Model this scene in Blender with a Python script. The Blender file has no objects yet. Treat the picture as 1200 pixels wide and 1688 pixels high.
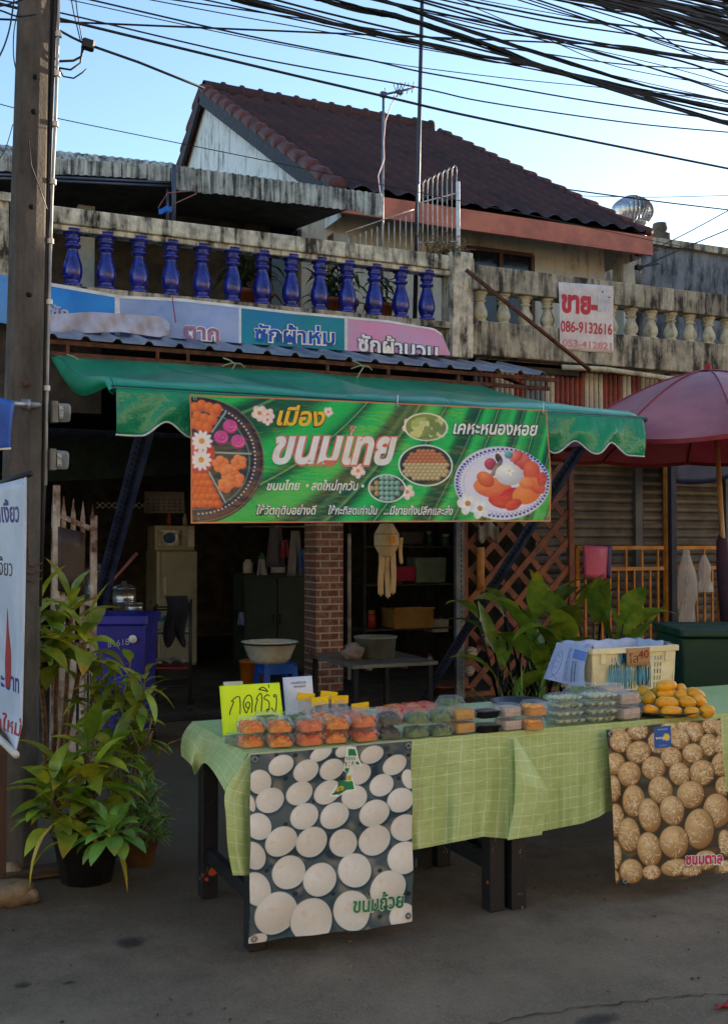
import bpy, math, random
import numpy as np
from mathutils import Vector, Matrix, Euler

SC = bpy.context.scene
COL = SC.collection
RAD = math.radians
random.seed(11)

# ------------------------------------------------------------------ camera
# world axes: x along the house front, y away from the street, z up
FPX, PITCH, YAW, EYE = 1750.0, RAD(1.67), RAD(24.2), 1.547
cam = bpy.data.objects.new('camera', bpy.data.cameras.new('camera'))
COL.objects.link(cam)
cam.location = (0, 0, EYE)
cam.rotation_euler = (RAD(90) + PITCH, 0, -YAW)
cam.data.sensor_fit = 'VERTICAL'
cam.data.sensor_height = 24.0
cam.data.lens = 24.0 * FPX / 1688.0
cam.data.clip_start = 0.05
cam.data.clip_end = 800
SC.camera = cam

# ------------------------------------------------------------------ sky, sun, exposure
SUN_AZ, SUN_EL = RAD(24.2 + 44), RAD(9)       # azimuth measured from +y towards +x
W = bpy.data.worlds.new('World')
SC.world = W
W.use_nodes = True
nt = W.node_tree
sky = nt.nodes.new('ShaderNodeTexSky')
sky.sky_type = 'NISHITA'
sky.sun_disc = False
sky.sun_elevation = SUN_EL
sky.sun_rotation = SUN_AZ
sky.air_density = 1.0
sky.dust_density = 0.5
sky.ozone_density = 2.6
bg = nt.nodes['Background']
nt.links.new(sky.outputs[0], bg.inputs[0])
bg.inputs[1].default_value = 0.122
sl = bpy.data.lights.new('sun', 'SUN')
sl.energy = 5.0
sl.angle = RAD(0.5)
sl.color = (1.0, 0.86, 0.68)
sun = bpy.data.objects.new('sun', sl)
COL.objects.link(sun)
sun.rotation_euler = Vector((math.sin(SUN_AZ) * math.cos(SUN_EL), math.cos(SUN_AZ) * math.cos(SUN_EL), math.sin(SUN_EL))).to_track_quat('Z', 'Y').to_euler()
sun.location = (10, 30, 20)
SC.view_settings.view_transform = 'Standard'
SC.view_settings.look = 'None'
SC.view_settings.gamma = 1.0
SC.view_settings.exposure = 1.95
SC.view_settings.use_white_balance = True
SC.view_settings.white_balance_temperature = 7000
SC.view_settings.white_balance_tint = 12
SC.cycles.max_bounces = 8
SC.cycles.transparent_max_bounces = 24
SC.cycles.caustics_reflective = False
SC.cycles.caustics_refractive = False

# ------------------------------------------------------------------ measuring: a photo pixel met with a real plane
_f = Vector((math.sin(YAW) * math.cos(PITCH), math.cos(YAW) * math.cos(PITCH), math.sin(PITCH)))
_r = Vector((math.cos(YAW), -math.sin(YAW), 0))
_u = _r.cross(_f)
EYEV = Vector((0, 0, EYE))
def ray(px, py): return _f + _r * ((px - 600) / FPX) + _u * ((844 - py) / FPX)
def on_y(px, py, y): d = ray(px, py); return EYEV + d * (y / d.y)
def on_z(px, py, z): d = ray(px, py); return EYEV + d * ((z - EYE) / d.z)
def on_x(px, py, x): d = ray(px, py); return EYEV + d * (x / d.x)
def on_d(px, py, dist): return EYEV + ray(px, py) * dist

# ------------------------------------------------------------------ colour and materials
def L(r, g, b):
    def c(v):
        v = v / 255.0
        return v / 12.92 if v <= 0.04045 else ((v + 0.055) / 1.055) ** 2.4
    return (c(r), c(g), c(b))

class Nodes:
    def __init__(s, name):
        s.m = bpy.data.materials.new(name); s.m.use_nodes = True
        s.t = s.m.node_tree; s.b = s.t.nodes['Principled BSDF']
        s.out = s.t.nodes['Material Output']
    def n(s, typ, **kw):
        x = s.t.nodes.new(typ)
        for k, v in kw.items(): setattr(x, k, v)
        return x
    def l(s, a, b): s.t.links.new(a, b)
    def coord(s, scale=(1, 1, 1), kind='Object'):
        tc = s.n('ShaderNodeTexCoord'); mp = s.n('ShaderNodeMapping'); oi = s.n('ShaderNodeObjectInfo')
        mp.inputs['Scale'].default_value = scale
        ad = s.n('ShaderNodeVectorMath', operation='ADD'); k = s.math('MULTIPLY', oi.outputs['Random'], 37.0)
        s.l(tc.outputs[kind], ad.inputs[0]); s.l(k, ad.inputs[1])          # every copy gets its own patch of the pattern
        s.l(ad.outputs[0], mp.inputs[0]); return mp.outputs[0]
    def noise(s, vec, scale, detail=4, rough=.6, lo=.4, hi=.6):
        t = s.n('ShaderNodeTexNoise')
        t.inputs['Scale'].default_value = scale; t.inputs['Detail'].default_value = detail
        t.inputs['Roughness'].default_value = rough
        s.l(vec, t.inputs['Vector'])
        r = s.n('ShaderNodeMapRange'); r.inputs[1].default_value = lo; r.inputs[2].default_value = hi
        s.l(t.outputs['Fac'], r.inputs[0]); return r.outputs[0]
    def mix(s, fac, a, b, mode='MIX'):
        x = s.n('ShaderNodeMix', data_type='RGBA', blend_type=mode)
        if hasattr(fac, 'links'): s.l(fac, x.inputs[0])
        else: x.inputs[0].default_value = fac
        for v, i in ((a, 6), (b, 7)):
            if hasattr(v, 'links'): s.l(v, x.inputs[i])
            else: x.inputs[i].default_value = (*v[:3], 1)
        return x.outputs[2]
    def math(s, op, a, b=0.0):
        x = s.n('ShaderNodeMath', operation=op)
        for v, i in ((a, 0), (b, 1)):
            if hasattr(v, 'links'): s.l(v, x.inputs[i])
            else: x.inputs[i].default_value = v
        return x.outputs[0]
    def bump(s, h, strength=.3, dist=.01):
        x = s.n('ShaderNodeBump'); x.inputs['Strength'].default_value = strength; x.inputs['Distance'].default_value = dist
        s.l(h, x.inputs['Height']); s.l(x.outputs[0], s.b.inputs['Normal'])
    def set(s, color=None, rough=None, metal=None, spec=None):
        if color is not None:
            if hasattr(color, 'links'): s.l(color, s.b.inputs['Base Color'])
            else: s.b.inputs['Base Color'].default_value = (*color[:3], 1)
        if rough is not None:
            if hasattr(rough, 'links'): s.l(rough, s.b.inputs['Roughness'])
            else: s.b.inputs['Roughness'].default_value = rough
        if metal is not None: s.b.inputs['Metallic'].default_value = metal
        if spec is not None: s.b.inputs['Specular IOR Level'].default_value = spec
        return s

def mat(name, c1, c2=None, scale=6.0, rough=.6, bump=0.0, bscale=None, metal=0.0, spec=.4, tint=False, attr=None, stretch=(1, 1, 1), lo=.38, hi=.62, rvar=.12):
    """a mottled surface: two colours mixed by noise, uneven roughness, optional bump"""
    N = Nodes(name)
    vec = N.coord(stretch)
    if c2 is None: c2 = tuple(min(1, x * .72) for x in c1)
    f = N.noise(vec, scale, 5, .62, lo, hi)
    col = N.mix(f, c1, c2)
    if tint or attr:
        a = N.n('ShaderNodeAttribute'); a.attribute_name = attr or 'tint'
        col = N.mix(1.0, col, a.outputs['Color'], 'MULTIPLY')
    r = N.noise(vec, scale * 2.3, 4, .6, .3, .7)
    rr = N.n('ShaderNodeMapRange'); rr.inputs[3].default_value = max(.03, rough - rvar); rr.inputs[4].default_value = min(1, rough + rvar)
    N.l(r, rr.inputs[0])
    N.set(col, rr.outputs[0], metal, spec)
    if bump:
        N.bump(N.noise(vec, bscale or scale * 5, 5, .6, 0, 1), bump, .01)
    return N.m

def grimy(name, base, dirt, scale=3.0, amount=.5, streak=9.0, rough=.85, bump=.5, speck=None):
    """weathered painted concrete: blotches plus streaks that run down"""
    N = Nodes(name)
    v1 = N.coord((1, 1, 1)); v2 = N.coord((streak, streak, 1.0))
    a = N.noise(v1, scale, 8, .7, .62 - amount * .35, .72 - amount * .2)
    b = N.noise(v2, 1.6, 5, .65, .6 - amount * .3, .75 - amount * .2)
    f = N.math('MULTIPLY', N.math('ADD', N.math('MULTIPLY', a, .65), N.math('MULTIPLY', b, 1.1)), .78)
    c = N.n('ShaderNodeClamp'); N.l(f, c.inputs[0])
    col = N.mix(c.outputs[0], base, dirt)
    fine = N.noise(v1, scale * 9, 4, .7, .35, .75)
    col = N.mix(N.math('MULTIPLY', fine, .35), col, speck or tuple(x * .6 for x in base))
    N.set(col, rough, 0, .3)
    N.bump(N.noise(v1, scale * 7, 6, .65, 0, 1), bump, .012)
    return N.m

def clear_plastic(name, tintc=(.95, .97, 1.0), opac=.045, rough=.05):
    N = Nodes(name)
    tr = N.n('ShaderNodeBsdfTransparent'); tr.inputs[0].default_value = (*tintc, 1)
    N.set(tuple(.75 * x for x in tintc), rough, 0, .5)
    lw = N.n('ShaderNodeLayerWeight'); lw.inputs[0].default_value = .35
    fac = N.math('ADD', N.math('MULTIPLY', lw.outputs['Facing'], .34), opac)
    cl = N.n('ShaderNodeClamp'); N.l(fac, cl.inputs[0])
    mx = N.n('ShaderNodeMixShader')
    N.l(cl.outputs[0], mx.inputs[0]); N.l(tr.outputs[0], mx.inputs[1]); N.l(N.b.outputs[0], mx.inputs[2])
    N.l(mx.outputs[0], N.out.inputs[0])
    return N.m

def printed(name, rough=.35, spec=.5, crinkle=.0, grime=.14):
    """a vinyl print: its ink colours are stored per vertex"""
    N = Nodes(name)
    a = N.n('ShaderNodeAttribute'); a.attribute_name = 'ink'
    v = N.coord()
    dirt = N.noise(v, 5, 5, .6, .45, .8)
    col = N.mix(N.math('MULTIPLY', dirt, grime), a.outputs['Color'], (.25, .23, .2))
    N.set(col, rough, 0, spec * .6)
    if crinkle:
        w = N.coord((1.0, 1, 2.2))
        N.bump(N.noise(w, 5.5, 3, .5, 0, 1), crinkle, .02)
    return N.m

def leaf_mat(name, c1, c2, rough=.38):
    N = Nodes(name)
    a = N.n('ShaderNodeAttribute'); a.attribute_name = 'tint'
    f = N.noise(N.coord(), 9, 4, .6, .35, .65)
    col = N.mix(1.0, N.mix(f, c1, c2), a.outputs['Color'], 'MULTIPLY')
    N.set(col, rough, 0, .5)
    N.b.inputs['Subsurface Weight'].default_value = 0
    tl = N.n('ShaderNodeBsdfTranslucent'); N.l(col, tl.inputs[0])
    mx = N.n('ShaderNodeMixShader'); mx.inputs[0].default_value = .34
    N.l(N.b.outputs[0], mx.inputs[1]); N.l(tl.outputs[0], mx.inputs[2]); N.l(mx.outputs[0], N.out.inputs[0])
    return N.m

# ------------------------------------------------------------------ mesh builder and scene graph
WL = {}          # world location of every built object (nothing is rotated)
class MB:
    def __init__(s):
        s.v = []; s.f = []; s.mi = []; s.sm = []; s.tn = []; s.uv = {}
        s.cur = 0; s.tint = (1, 1, 1); s.anytint = False
    def add(s, vs, fs, smooth=False):
        o = len(s.v)
        s.v.extend(Vector(p) for p in vs); s.tn.extend([s.tint] * len(vs))
        for f in fs:
            s.f.append([i + o for i in f]); s.mi.append(s.cur); s.sm.append(smooth)
        return o
    def box(s, c, size, R=None, ch=0.0, top=1.0):
        """box with optional chamfered vertical edges; top scales the upper face"""
        x, y, z = (d / 2 for d in size)
        if ch:
            p = [(-x + ch, -y), (x - ch, -y), (x, -y + ch), (x, y - ch), (x - ch, y), (-x + ch, y), (-x, y - ch), (-x, -y + ch)]
        else: p = [(-x, -y), (x, -y), (x, y), (-x, y)]
        n = len(p)
        vs = [Vector((a, b, -z)) for a, b in p] + [Vector((a * top, b * top, z)) for a, b in p]
        if R is not None: vs = [R @ q for q in vs]
        c = Vector(c)
        s.add([q + c for q in vs], [list(range(n))[::-1], list(range(n, 2 * n))] + [[i, (i + 1) % n, n + (i + 1) % n, n + i] for i in range(n)])
    def bar(s, p, q, w, t=None, up=(0, 0, 1)):
        p = Vector(p); q = Vector(q); t = t or w
        d = (q - p); ln = d.length; d.normalize()
        up = Vector(up)
        if abs(d.dot(up)) > .98: up = Vector((0, 1, 0))
        a = d.cross(up).normalized(); b = a.cross(d)
        R = Matrix((a, d, b)).transposed()
        s.box((p + q) / 2, (w, ln, t), R)
    def tube(s, pts, r, n=8, cap=True, smooth=True):
        pts = [Vector(p) for p in pts]
        rs = r if isinstance(r, (list, tuple)) else [r] * len(pts)
        vs = []; fs = []; prev = None
        for i, p in enumerate(pts):
            d = (pts[min(i + 1, len(pts) - 1)] - pts[max(i - 1, 0)])
            if d.length < 1e-9: d = Vector((0, 0, 1))
            d.normalize()
            if prev is None:
                a = d.cross(Vector((0, 0, 1)))
                if a.length < .05: a = d.cross(Vector((0, 1, 0)))
            else: a = prev - d * prev.dot(d)
            a.normalize(); prev = a; b = d.cross(a)
            for k in range(n):
                t = 2 * math.pi * k / n
                vs.append(p + (a * math.cos(t) + b * math.sin(t)) * rs[i])
        for i in range(len(pts) - 1):
            for k in range(n):
                k2 = (k + 1) % n
                fs.append([i * n + k, i * n + k2, (i + 1) * n + k2, (i + 1) * n + k])
        if cap:
            fs.append(list(range(n))[::-1]); fs.append([(len(pts) - 1) * n + k for k in range(n)])
        s.add(vs, fs, smooth)
    def lathe(s, prof, c=(0, 0, 0), n=24, R=None, sx=1, sy=1, smooth=True, arc=1.0):
        c = Vector(c); vs = []; fs = []
        m = n if arc >= 1 else n + 1
        for r, z in prof:
            for k in range(m):
                t = 2 * math.pi * arc * k / n
                q = Vector((r * math.cos(t) * sx, r * math.sin(t) * sy, z))
                vs.append((R @ q if R is not None else q) + c)
        for i in range(len(prof) - 1):
            for k in range(n):
                k2 = (k + 1) % m
                fs.append([i * m + k, i * m + k2, (i + 1) * m + k2, (i + 1) * m + k])
        s.add(vs, fs, smooth)
    def ball(s, c, r, n=10, sc=(1, 1, 1), R=None, jit=0.0):
        prof = [(math.sin(math.pi * i / n), -math.cos(math.pi * i / n)) for i in range(n + 1)]
        c = Vector(c); vs = []; fs = []; m = n + 4
        for i, (rr, z) in enumerate(prof):
            for k in range(m):
                t = 2 * math.pi * k / m
                j = 1 + (random.uniform(-jit, jit) if 0 < i < n else 0)
                q = Vector((rr * math.cos(t) * sc[0], rr * math.sin(t) * sc[1], z * sc[2])) * r * j
                vs.append((R @ q if R is not None else q) + c)
        for i in range(n):
            for k in range(m):
                k2 = (k + 1) % m
                fs.append([i * m + k, i * m + k2, (i + 1) * m + k2, (i + 1) * m + k])
        s.add(vs, fs, True)
    def grid(s, fn, nu, nv, smooth=True, uvs=None):
        """surface fn(a,b), a and b in 0..1; UV kept, in metres when uvs = (width, height, u0, v0)"""
        k = uvs or (1, 1, 0, 0)
        o = len(s.v)
        vs = []
        for j in range(nv + 1):
            for i in range(nu + 1):
                vs.append(Vector(fn(i / nu, j / nv)))
                s.uv[o + len(vs) - 1] = (k[2] + k[0] * i / nu, k[3] + k[1] * j / nv)
        fs = [[j * (nu + 1) + i, j * (nu + 1) + i + 1, (j + 1) * (nu + 1) + i + 1, (j + 1) * (nu + 1) + i] for j in range(nv) for i in range(nu)]
        s.add(vs, fs, smooth)
    def extrude(s, poly, fn, d):
        """flat outline poly of (a,b) placed with fn(a,b,lift); walls down to lift 0"""
        n = len(poly)
        s.add([fn(a, b, d) for a, b in poly] + [fn(a, b, 0) for a, b in poly],
              [list(range(n))] + [[i, n + i, n + (i + 1) % n, (i + 1) % n] for i in range(n)] + [list(range(n, 2 * n))[::-1]])
    def build(s, name, mats, parent=None, origin=None, kind=None, solid=0.0, bevel=0.0, tint=False):
        if not isinstance(mats, (list, tuple)): mats = [mats]
        if parent is not None: o = WL[parent.name_full]; loc = Vector((0, 0, 0))
        else:
            if origin is None:
                lo = Vector([min(p[k] for p in s.v) for k in range(3)]); hi = Vector([max(p[k] for p in s.v) for k in range(3)])
                origin = Vector(((lo.x + hi.x) / 2, (lo.y + hi.y) / 2, lo.z))
            o = Vector(origin); loc = o
        me = bpy.data.meshes.new(name)
        me.from_pydata([p - o for p in s.v], [], s.f)
        for m in mats: me.materials.append(m)
        me.polygons.foreach_set('material_index', s.mi)
        me.polygons.foreach_set('use_smooth', s.sm)
        if tint or any(t != (1, 1, 1) for t in s.tn):
            a = me.attributes.new('tint', 'FLOAT_COLOR', 'POINT')
            a.data.foreach_set('color', [c for t in s.tn for c in (*t, 1.0)])
        if s.uv:
            ul = me.uv_layers.new(name='UVMap')
            for lp in me.loops: ul.data[lp.index].uv = s.uv.get(lp.vertex_index, (0, 0))
        me.update()
        ob = bpy.data.objects.new(name, me); COL.objects.link(ob)
        ob.location = loc
        if parent is not None: ob.parent = parent
        WL[ob.name_full] = o.copy()
        if kind: ob['kind'] = kind
        if solid:
            md = ob.modifiers.new('solid', 'SOLIDIFY'); md.thickness = solid; md.offset = 0
        if bevel:
            md = ob.modifiers.new('bevel', 'BEVEL'); md.width = bevel; md.segments = 2; md.limit_method = 'ANGLE'
        return ob

def tag(o, label, cat, group=None):
    o['label'] = label; o['category'] = cat
    if group: o['group'] = group
    return o
def thing(name, label, cat, loc=(0, 0, 0), group=None):
    o = bpy.data.objects.new(name, None); COL.objects.link(o)
    o.empty_display_size = .1; o.location = loc; WL[o.name_full] = Vector(loc)
    return tag(o, label, cat, group)
def dup(root, loc, rotz=0.0, label=None, group=None, scale=1.0):
    def cp(o, par):
        c = o.copy(); COL.objects.link(c)
        if par is not None: c.parent = par
        for ch in o.children: cp(ch, c)
        return c
    r = cp(root, None)
    r.location = loc; r.rotation_euler = (0, 0, rotz); r.scale = (scale,) * 3
    if label: r['label'] = label
    if group: r['group'] = group
    return r

# ------------------------------------------------------------------ lettering
def text_geo(body, bold=0.0, shear=0.0, spacing=1.0):
    c = bpy.data.curves.new('lettering', 'FONT'); c.body = body; c.offset = bold; c.shear = shear; c.space_character = spacing
    c.resolution_u = 4
    o = bpy.data.objects.new('lettering', c); COL.objects.link(o)
    dg = bpy.context.evaluated_depsgraph_get(); dg.update()
    me = bpy.data.meshes.new_from_object(o.evaluated_get(dg))
    vs = [(p.co.x, p.co.y) for p in me.vertices]; fs = [list(p.vertices) for p in me.polygons]
    bpy.data.objects.remove(o); bpy.data.curves.remove(c); bpy.data.meshes.remove(me)
    return vs, fs
def letter(mb, body, fn, x0, y0, size, width=None, bold=0.0, shear=0.0, lift=.003, thick=0.0):
    """lay text on a surface fn(x, y, lift); (x0,y0) baseline start; width squeezes it to fit"""
    vs, fs = text_geo(body, bold, shear)
    if not vs: return
    a = min(v[0] for v in vs); b = max(v[0] for v in vs)
    k = size if width is None else width / (b - a)
    mb.add([fn(x0 + (x - a) * k, y0 + y * size, lift) for x, y in vs], fs)

# ------------------------------------------------------------------ a canvas of ink for printed sheets
class Canvas:
    def __init__(s, w, h, col):
        s.w, s.h = w, h
        s.a = np.ones((h, w, 3)) * np.array(col)
        s.Y, s.X = np.mgrid[0:h, 0:w].astype(float)
    def over(s, m, col):
        m = np.clip(m, 0, 1)[..., None]
        s.a = s.a * (1 - m) + (np.array(col) if not isinstance(col, np.ndarray) or col.ndim == 1 else col) * m
    def win(s, x0, x1, y0, y1):
        x0 = int(max(0, x0)); y0 = int(max(0, y0)); x1 = int(min(s.w, x1 + 2)); y1 = int(min(s.h, y1 + 2))
        if x1 <= x0 or y1 <= y0: return None
        return (slice(y0, y1), slice(x0, x1))
    def put(s, w, m, col):
        m = np.clip(m, 0, 1)[..., None]
        s.a[w] = s.a[w] * (1 - m) + np.asarray(col) * m
    def ell(s, x, y, rx, ry, col, rot=0.0, soft=1.2, col2=None, lx=-.4, ly=-.5, ring=None):
        """ellipse of ink; col2 = colour the print turns to at the far rim"""
        R = max(rx, ry) + soft + 1; w = s.win(x - R, x + R, y - R, y + R)
        if w is None: return
        c, n = math.cos(rot), math.sin(rot)
        dx, dy = s.X[w] - x, s.Y[w] - y
        u = (dx * c + dy * n) / rx; v = (-dx * n + dy * c) / ry
        d = np.sqrt(u * u + v * v)
        m = (1 - d) * min(rx, ry) / soft + .5
        if ring: m = np.minimum(m, (d * min(rx, ry) - (min(rx, ry) - ring)) / soft + .5)
        if col2 is not None:
            t = np.clip(np.sqrt((u - lx) ** 2 + (v - ly) ** 2) / 1.5, 0, 1)[..., None]
            s.put(w, m, np.array(col) * (1 - t) + np.array(col2) * t)
        else: s.put(w, m, col)
    def line(s, p, q, lw, col, soft=1.0):
        R = lw + 2
        w = s.win(min(p[0], q[0]) - R, max(p[0], q[0]) + R, min(p[1], q[1]) - R, max(p[1], q[1]) + R)
        if w is None: return
        p = np.array(p, float); q = np.array(q, float); d = q - p; l2 = (d * d).sum() + 1e-9
        X, Y = s.X[w], s.Y[w]
        t = np.clip(((X - p[0]) * d[0] + (Y - p[1]) * d[1]) / l2, 0, 1)
        e = np.hypot(X - p[0] - t * d[0], Y - p[1] - t * d[1])
        s.put(w, (lw / 2 - e) / soft + .5, col)
    def poly(s, pts, col):
        ins = np.zeros((s.h, s.w), bool); n = len(pts)
        for i in range(n):
            x1, y1 = pts[i]; x2, y2 = pts[(i + 1) % n]
            if y1 == y2: continue
            c = ((y1 > s.Y) != (y2 > s.Y)) & (s.X < (x2 - x1) * (s.Y - y1) / (y2 - y1) + x1)
            ins ^= c
        s.over(ins.astype(float), col)
    def grain(s, amt, seed=0, cell=1):
        rg = np.random.default_rng(seed)
        n = rg.normal(0, 1, (s.h // cell + 2, s.w // cell + 2))
        n = np.kron(n, np.ones((cell, cell)))[:s.h, :s.w]
        s.a = np.clip(s.a * (1 + amt * n[..., None]), 0, 1)
    def sheet(s, name, fn, m, parent, thick=.0):
        """one quad per canvas cell, fn(a,b) with a,b in 0..1 from the top left"""
        w, h = s.w, s.h
        o = WL[parent.name_full]
        co = np.array([fn(i / (w - 1), j / (h - 1)) for j in range(h) for i in range(w)], dtype=np.float32) - np.array(o)
        idx = np.arange(w * h).reshape(h, w)
        q = np.stack([idx[:-1, :-1], idx[1:, :-1], idx[1:, 1:], idx[:-1, 1:]], -1).reshape(-1, 4)
        me = bpy.data.meshes.new(name)
        me.vertices.add(w * h); me.vertices.foreach_set('co', co.ravel())
        me.loops.add(q.size); me.loops.foreach_set('vertex_index', q.ravel().astype(np.int32))
        me.polygons.add(len(q)); me.polygons.foreach_set('loop_start', np.arange(0, q.size, 4, dtype=np.int32))
        me.update(calc_edges=True)
        me.polygons.foreach_set('use_smooth', np.ones(len(q), bool))
        at = me.attributes.new('ink', 'FLOAT_COLOR', 'POINT')
        at.data.foreach_set('color', np.concatenate([s.a.reshape(-1, 3), np.ones((w * h, 1))], 1).astype(np.float32).ravel())
        me.materials.append(m); me.validate()
        ob = bpy.data.objects.new(name, me); COL.objects.link(ob); ob.parent = parent
        WL[ob.name_full] = o.copy()
        return ob

def to_px(p):
    q = Vector(p) - EYEV; z = q.dot(_f)
    return 600 + FPX * q.dot(_r) / z, 844 - FPX * q.dot(_u) / z
class Sheet:
    """a hung sheet: four real corners, an optional bulge (metres towards the street)"""
    def __init__(s, TL, TR, BL, BR, bulge=None):
        s.c = [Vector(p) for p in (TL, TR, BL, BR)]
        s.n = (s.c[1] - s.c[0]).cross(s.c[0] - s.c[2]).normalized()
        if s.n.dot(EYEV - s.c[0]) < 0: s.n = -s.n
        s.bulge = bulge
    def fn(s, a, b, lift=0.0):
        TL, TR, BL, BR = s.c
        p = TL * ((1 - a) * (1 - b)) + TR * (a * (1 - b)) + BL * ((1 - a) * b) + BR * (a * b)
        return p + s.n * (lift + (s.bulge(a, b) if s.bulge else 0))
    def ab(s, px, py):
        a = b = .5
        for _ in range(6):
            x, y = to_px(s.fn(a, b)); x1, y1 = to_px(s.fn(a + .01, b)); x2, y2 = to_px(s.fn(a, b + .01))
            j = ((x1 - x) * 100, (x2 - x) * 100, (y1 - y) * 100, (y2 - y) * 100); det = j[0] * j[3] - j[1] * j[2]
            ex, ey = px - x, py - y
            a += (ex * j[3] - j[1] * ey) / det; b += (j[0] * ey - ex * j[2]) / det
        return a, b
    def text(s, mb, body, x0, y0, x1, y1, size, bold=0.0, shear=0.0, lift=.003):
        """baseline from photo point (x0,y0) to (x1,y1), em height in photo pixels"""
        vs, fs = text_geo(body, bold, shear)
        if not vs: return
        lo = min(v[0] for v in vs); hi = max(v[0] for v in vs)
        A, B, Cc, D = s.ab(x0, y0), s.ab(x1, y1), s.ab(x0, y0 - size), s.ab(x1, y1 - size)
        out = []
        for x, y in vs:
            t = (x - lo) / (hi - lo)
            w = ((1 - t) * (1 - y), t * (1 - y), (1 - t) * y, t * y)
            a = sum(k * q[0] for k, q in zip(w, (A, B, Cc, D))); b = sum(k * q[1] for k, q in zip(w, (A, B, Cc, D)))
            out.append(s.fn(a, b, lift))
        mb.add(out, fs)
    def stroke(s, mb, pts, w, lift=.002):
        """a pen stroke through photo points, w pixels wide"""
        P = []
        for i in range(len(pts) - 1):                        # Catmull-Rom through the points
            p0, p1, p2, p3 = pts[max(0, i - 1)], pts[i], pts[i + 1], pts[min(len(pts) - 1, i + 2)]
            for k in range(5):
                t = k / 5
                P.append(tuple(.5 * ((2 * p1[j]) + (p2[j] - p0[j]) * t + (2 * p0[j] - 5 * p1[j] + 4 * p2[j] - p3[j]) * t * t + (3 * p1[j] - p0[j] - 3 * p2[j] + p3[j]) * t ** 3) for j in (0, 1)))
        P.append(pts[-1]); vs = []
        for i, p in enumerate(P):
            q0, q1 = P[max(0, i - 1)], P[min(len(P) - 1, i + 1)]
            dx, dy = q1[0] - q0[0], q1[1] - q0[1]; l = math.hypot(dx, dy) or 1
            for sg in (1, -1):
                a, b = s.ab(p[0] - dy / l * w / 2 * sg, p[1] + dx / l * w / 2 * sg); vs.append(s.fn(a, b, lift))
        mb.add(vs, [[2 * i, 2 * i + 1, 2 * i + 3, 2 * i + 2] for i in range(len(P) - 1)])
class Ink:
    """paints a Canvas in photo pixel measures through its Sheet"""
    def __init__(s, sheet, cv):
        s.s, s.c = sheet, cv
    def at(s, x, y): a, b = s.s.ab(x, y); return a * (s.c.w - 1), b * (s.c.h - 1)
    def k(s, x, y):
        p, q, r = s.at(x, y), s.at(x + 1, y), s.at(x, y + 1); return math.hypot(q[0] - p[0], q[1] - p[1]), math.hypot(r[0] - p[0], r[1] - p[1])
    def ell(s, x, y, rx, ry, col, **kw):
        p = s.at(x, y); k = s.k(x, y)
        if 'ring' in kw: kw['ring'] *= k[1]
        s.c.ell(p[0], p[1], rx * k[0], ry * k[1], col, **kw)
    def line(s, x0, y0, x1, y1, w, col): s.c.line(s.at(x0, y0), s.at(x1, y1), w * s.k(x0, y0)[0], col)
    def poly(s, pts, col): s.c.poly([s.at(*p) for p in pts], col)
    def flower(s, x, y, r, col, ctr, n=5, col2=None, a0=0.0, wide=.5):
        for i in range(n):
            a = a0 + 6.283 * i / n
            s.ell(x + math.cos(a) * r * .55, y + math.sin(a) * r * .55, r * .5, r * wide * .6, col, rot=a, col2=col2)
        s.ell(x, y, r * .28, r * .28, ctr)
def eyelet(parent, p, n, r=.011):
    b = MB(); R = Vector(n).to_track_quat('Z', 'Y').to_matrix()
    b.lathe([(r * .45, .003), (r * .6, .006), (r, .005), (r * 1.1, .001)], p, 14, R); return b.build('eyelet', M_steel, parent)
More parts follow.
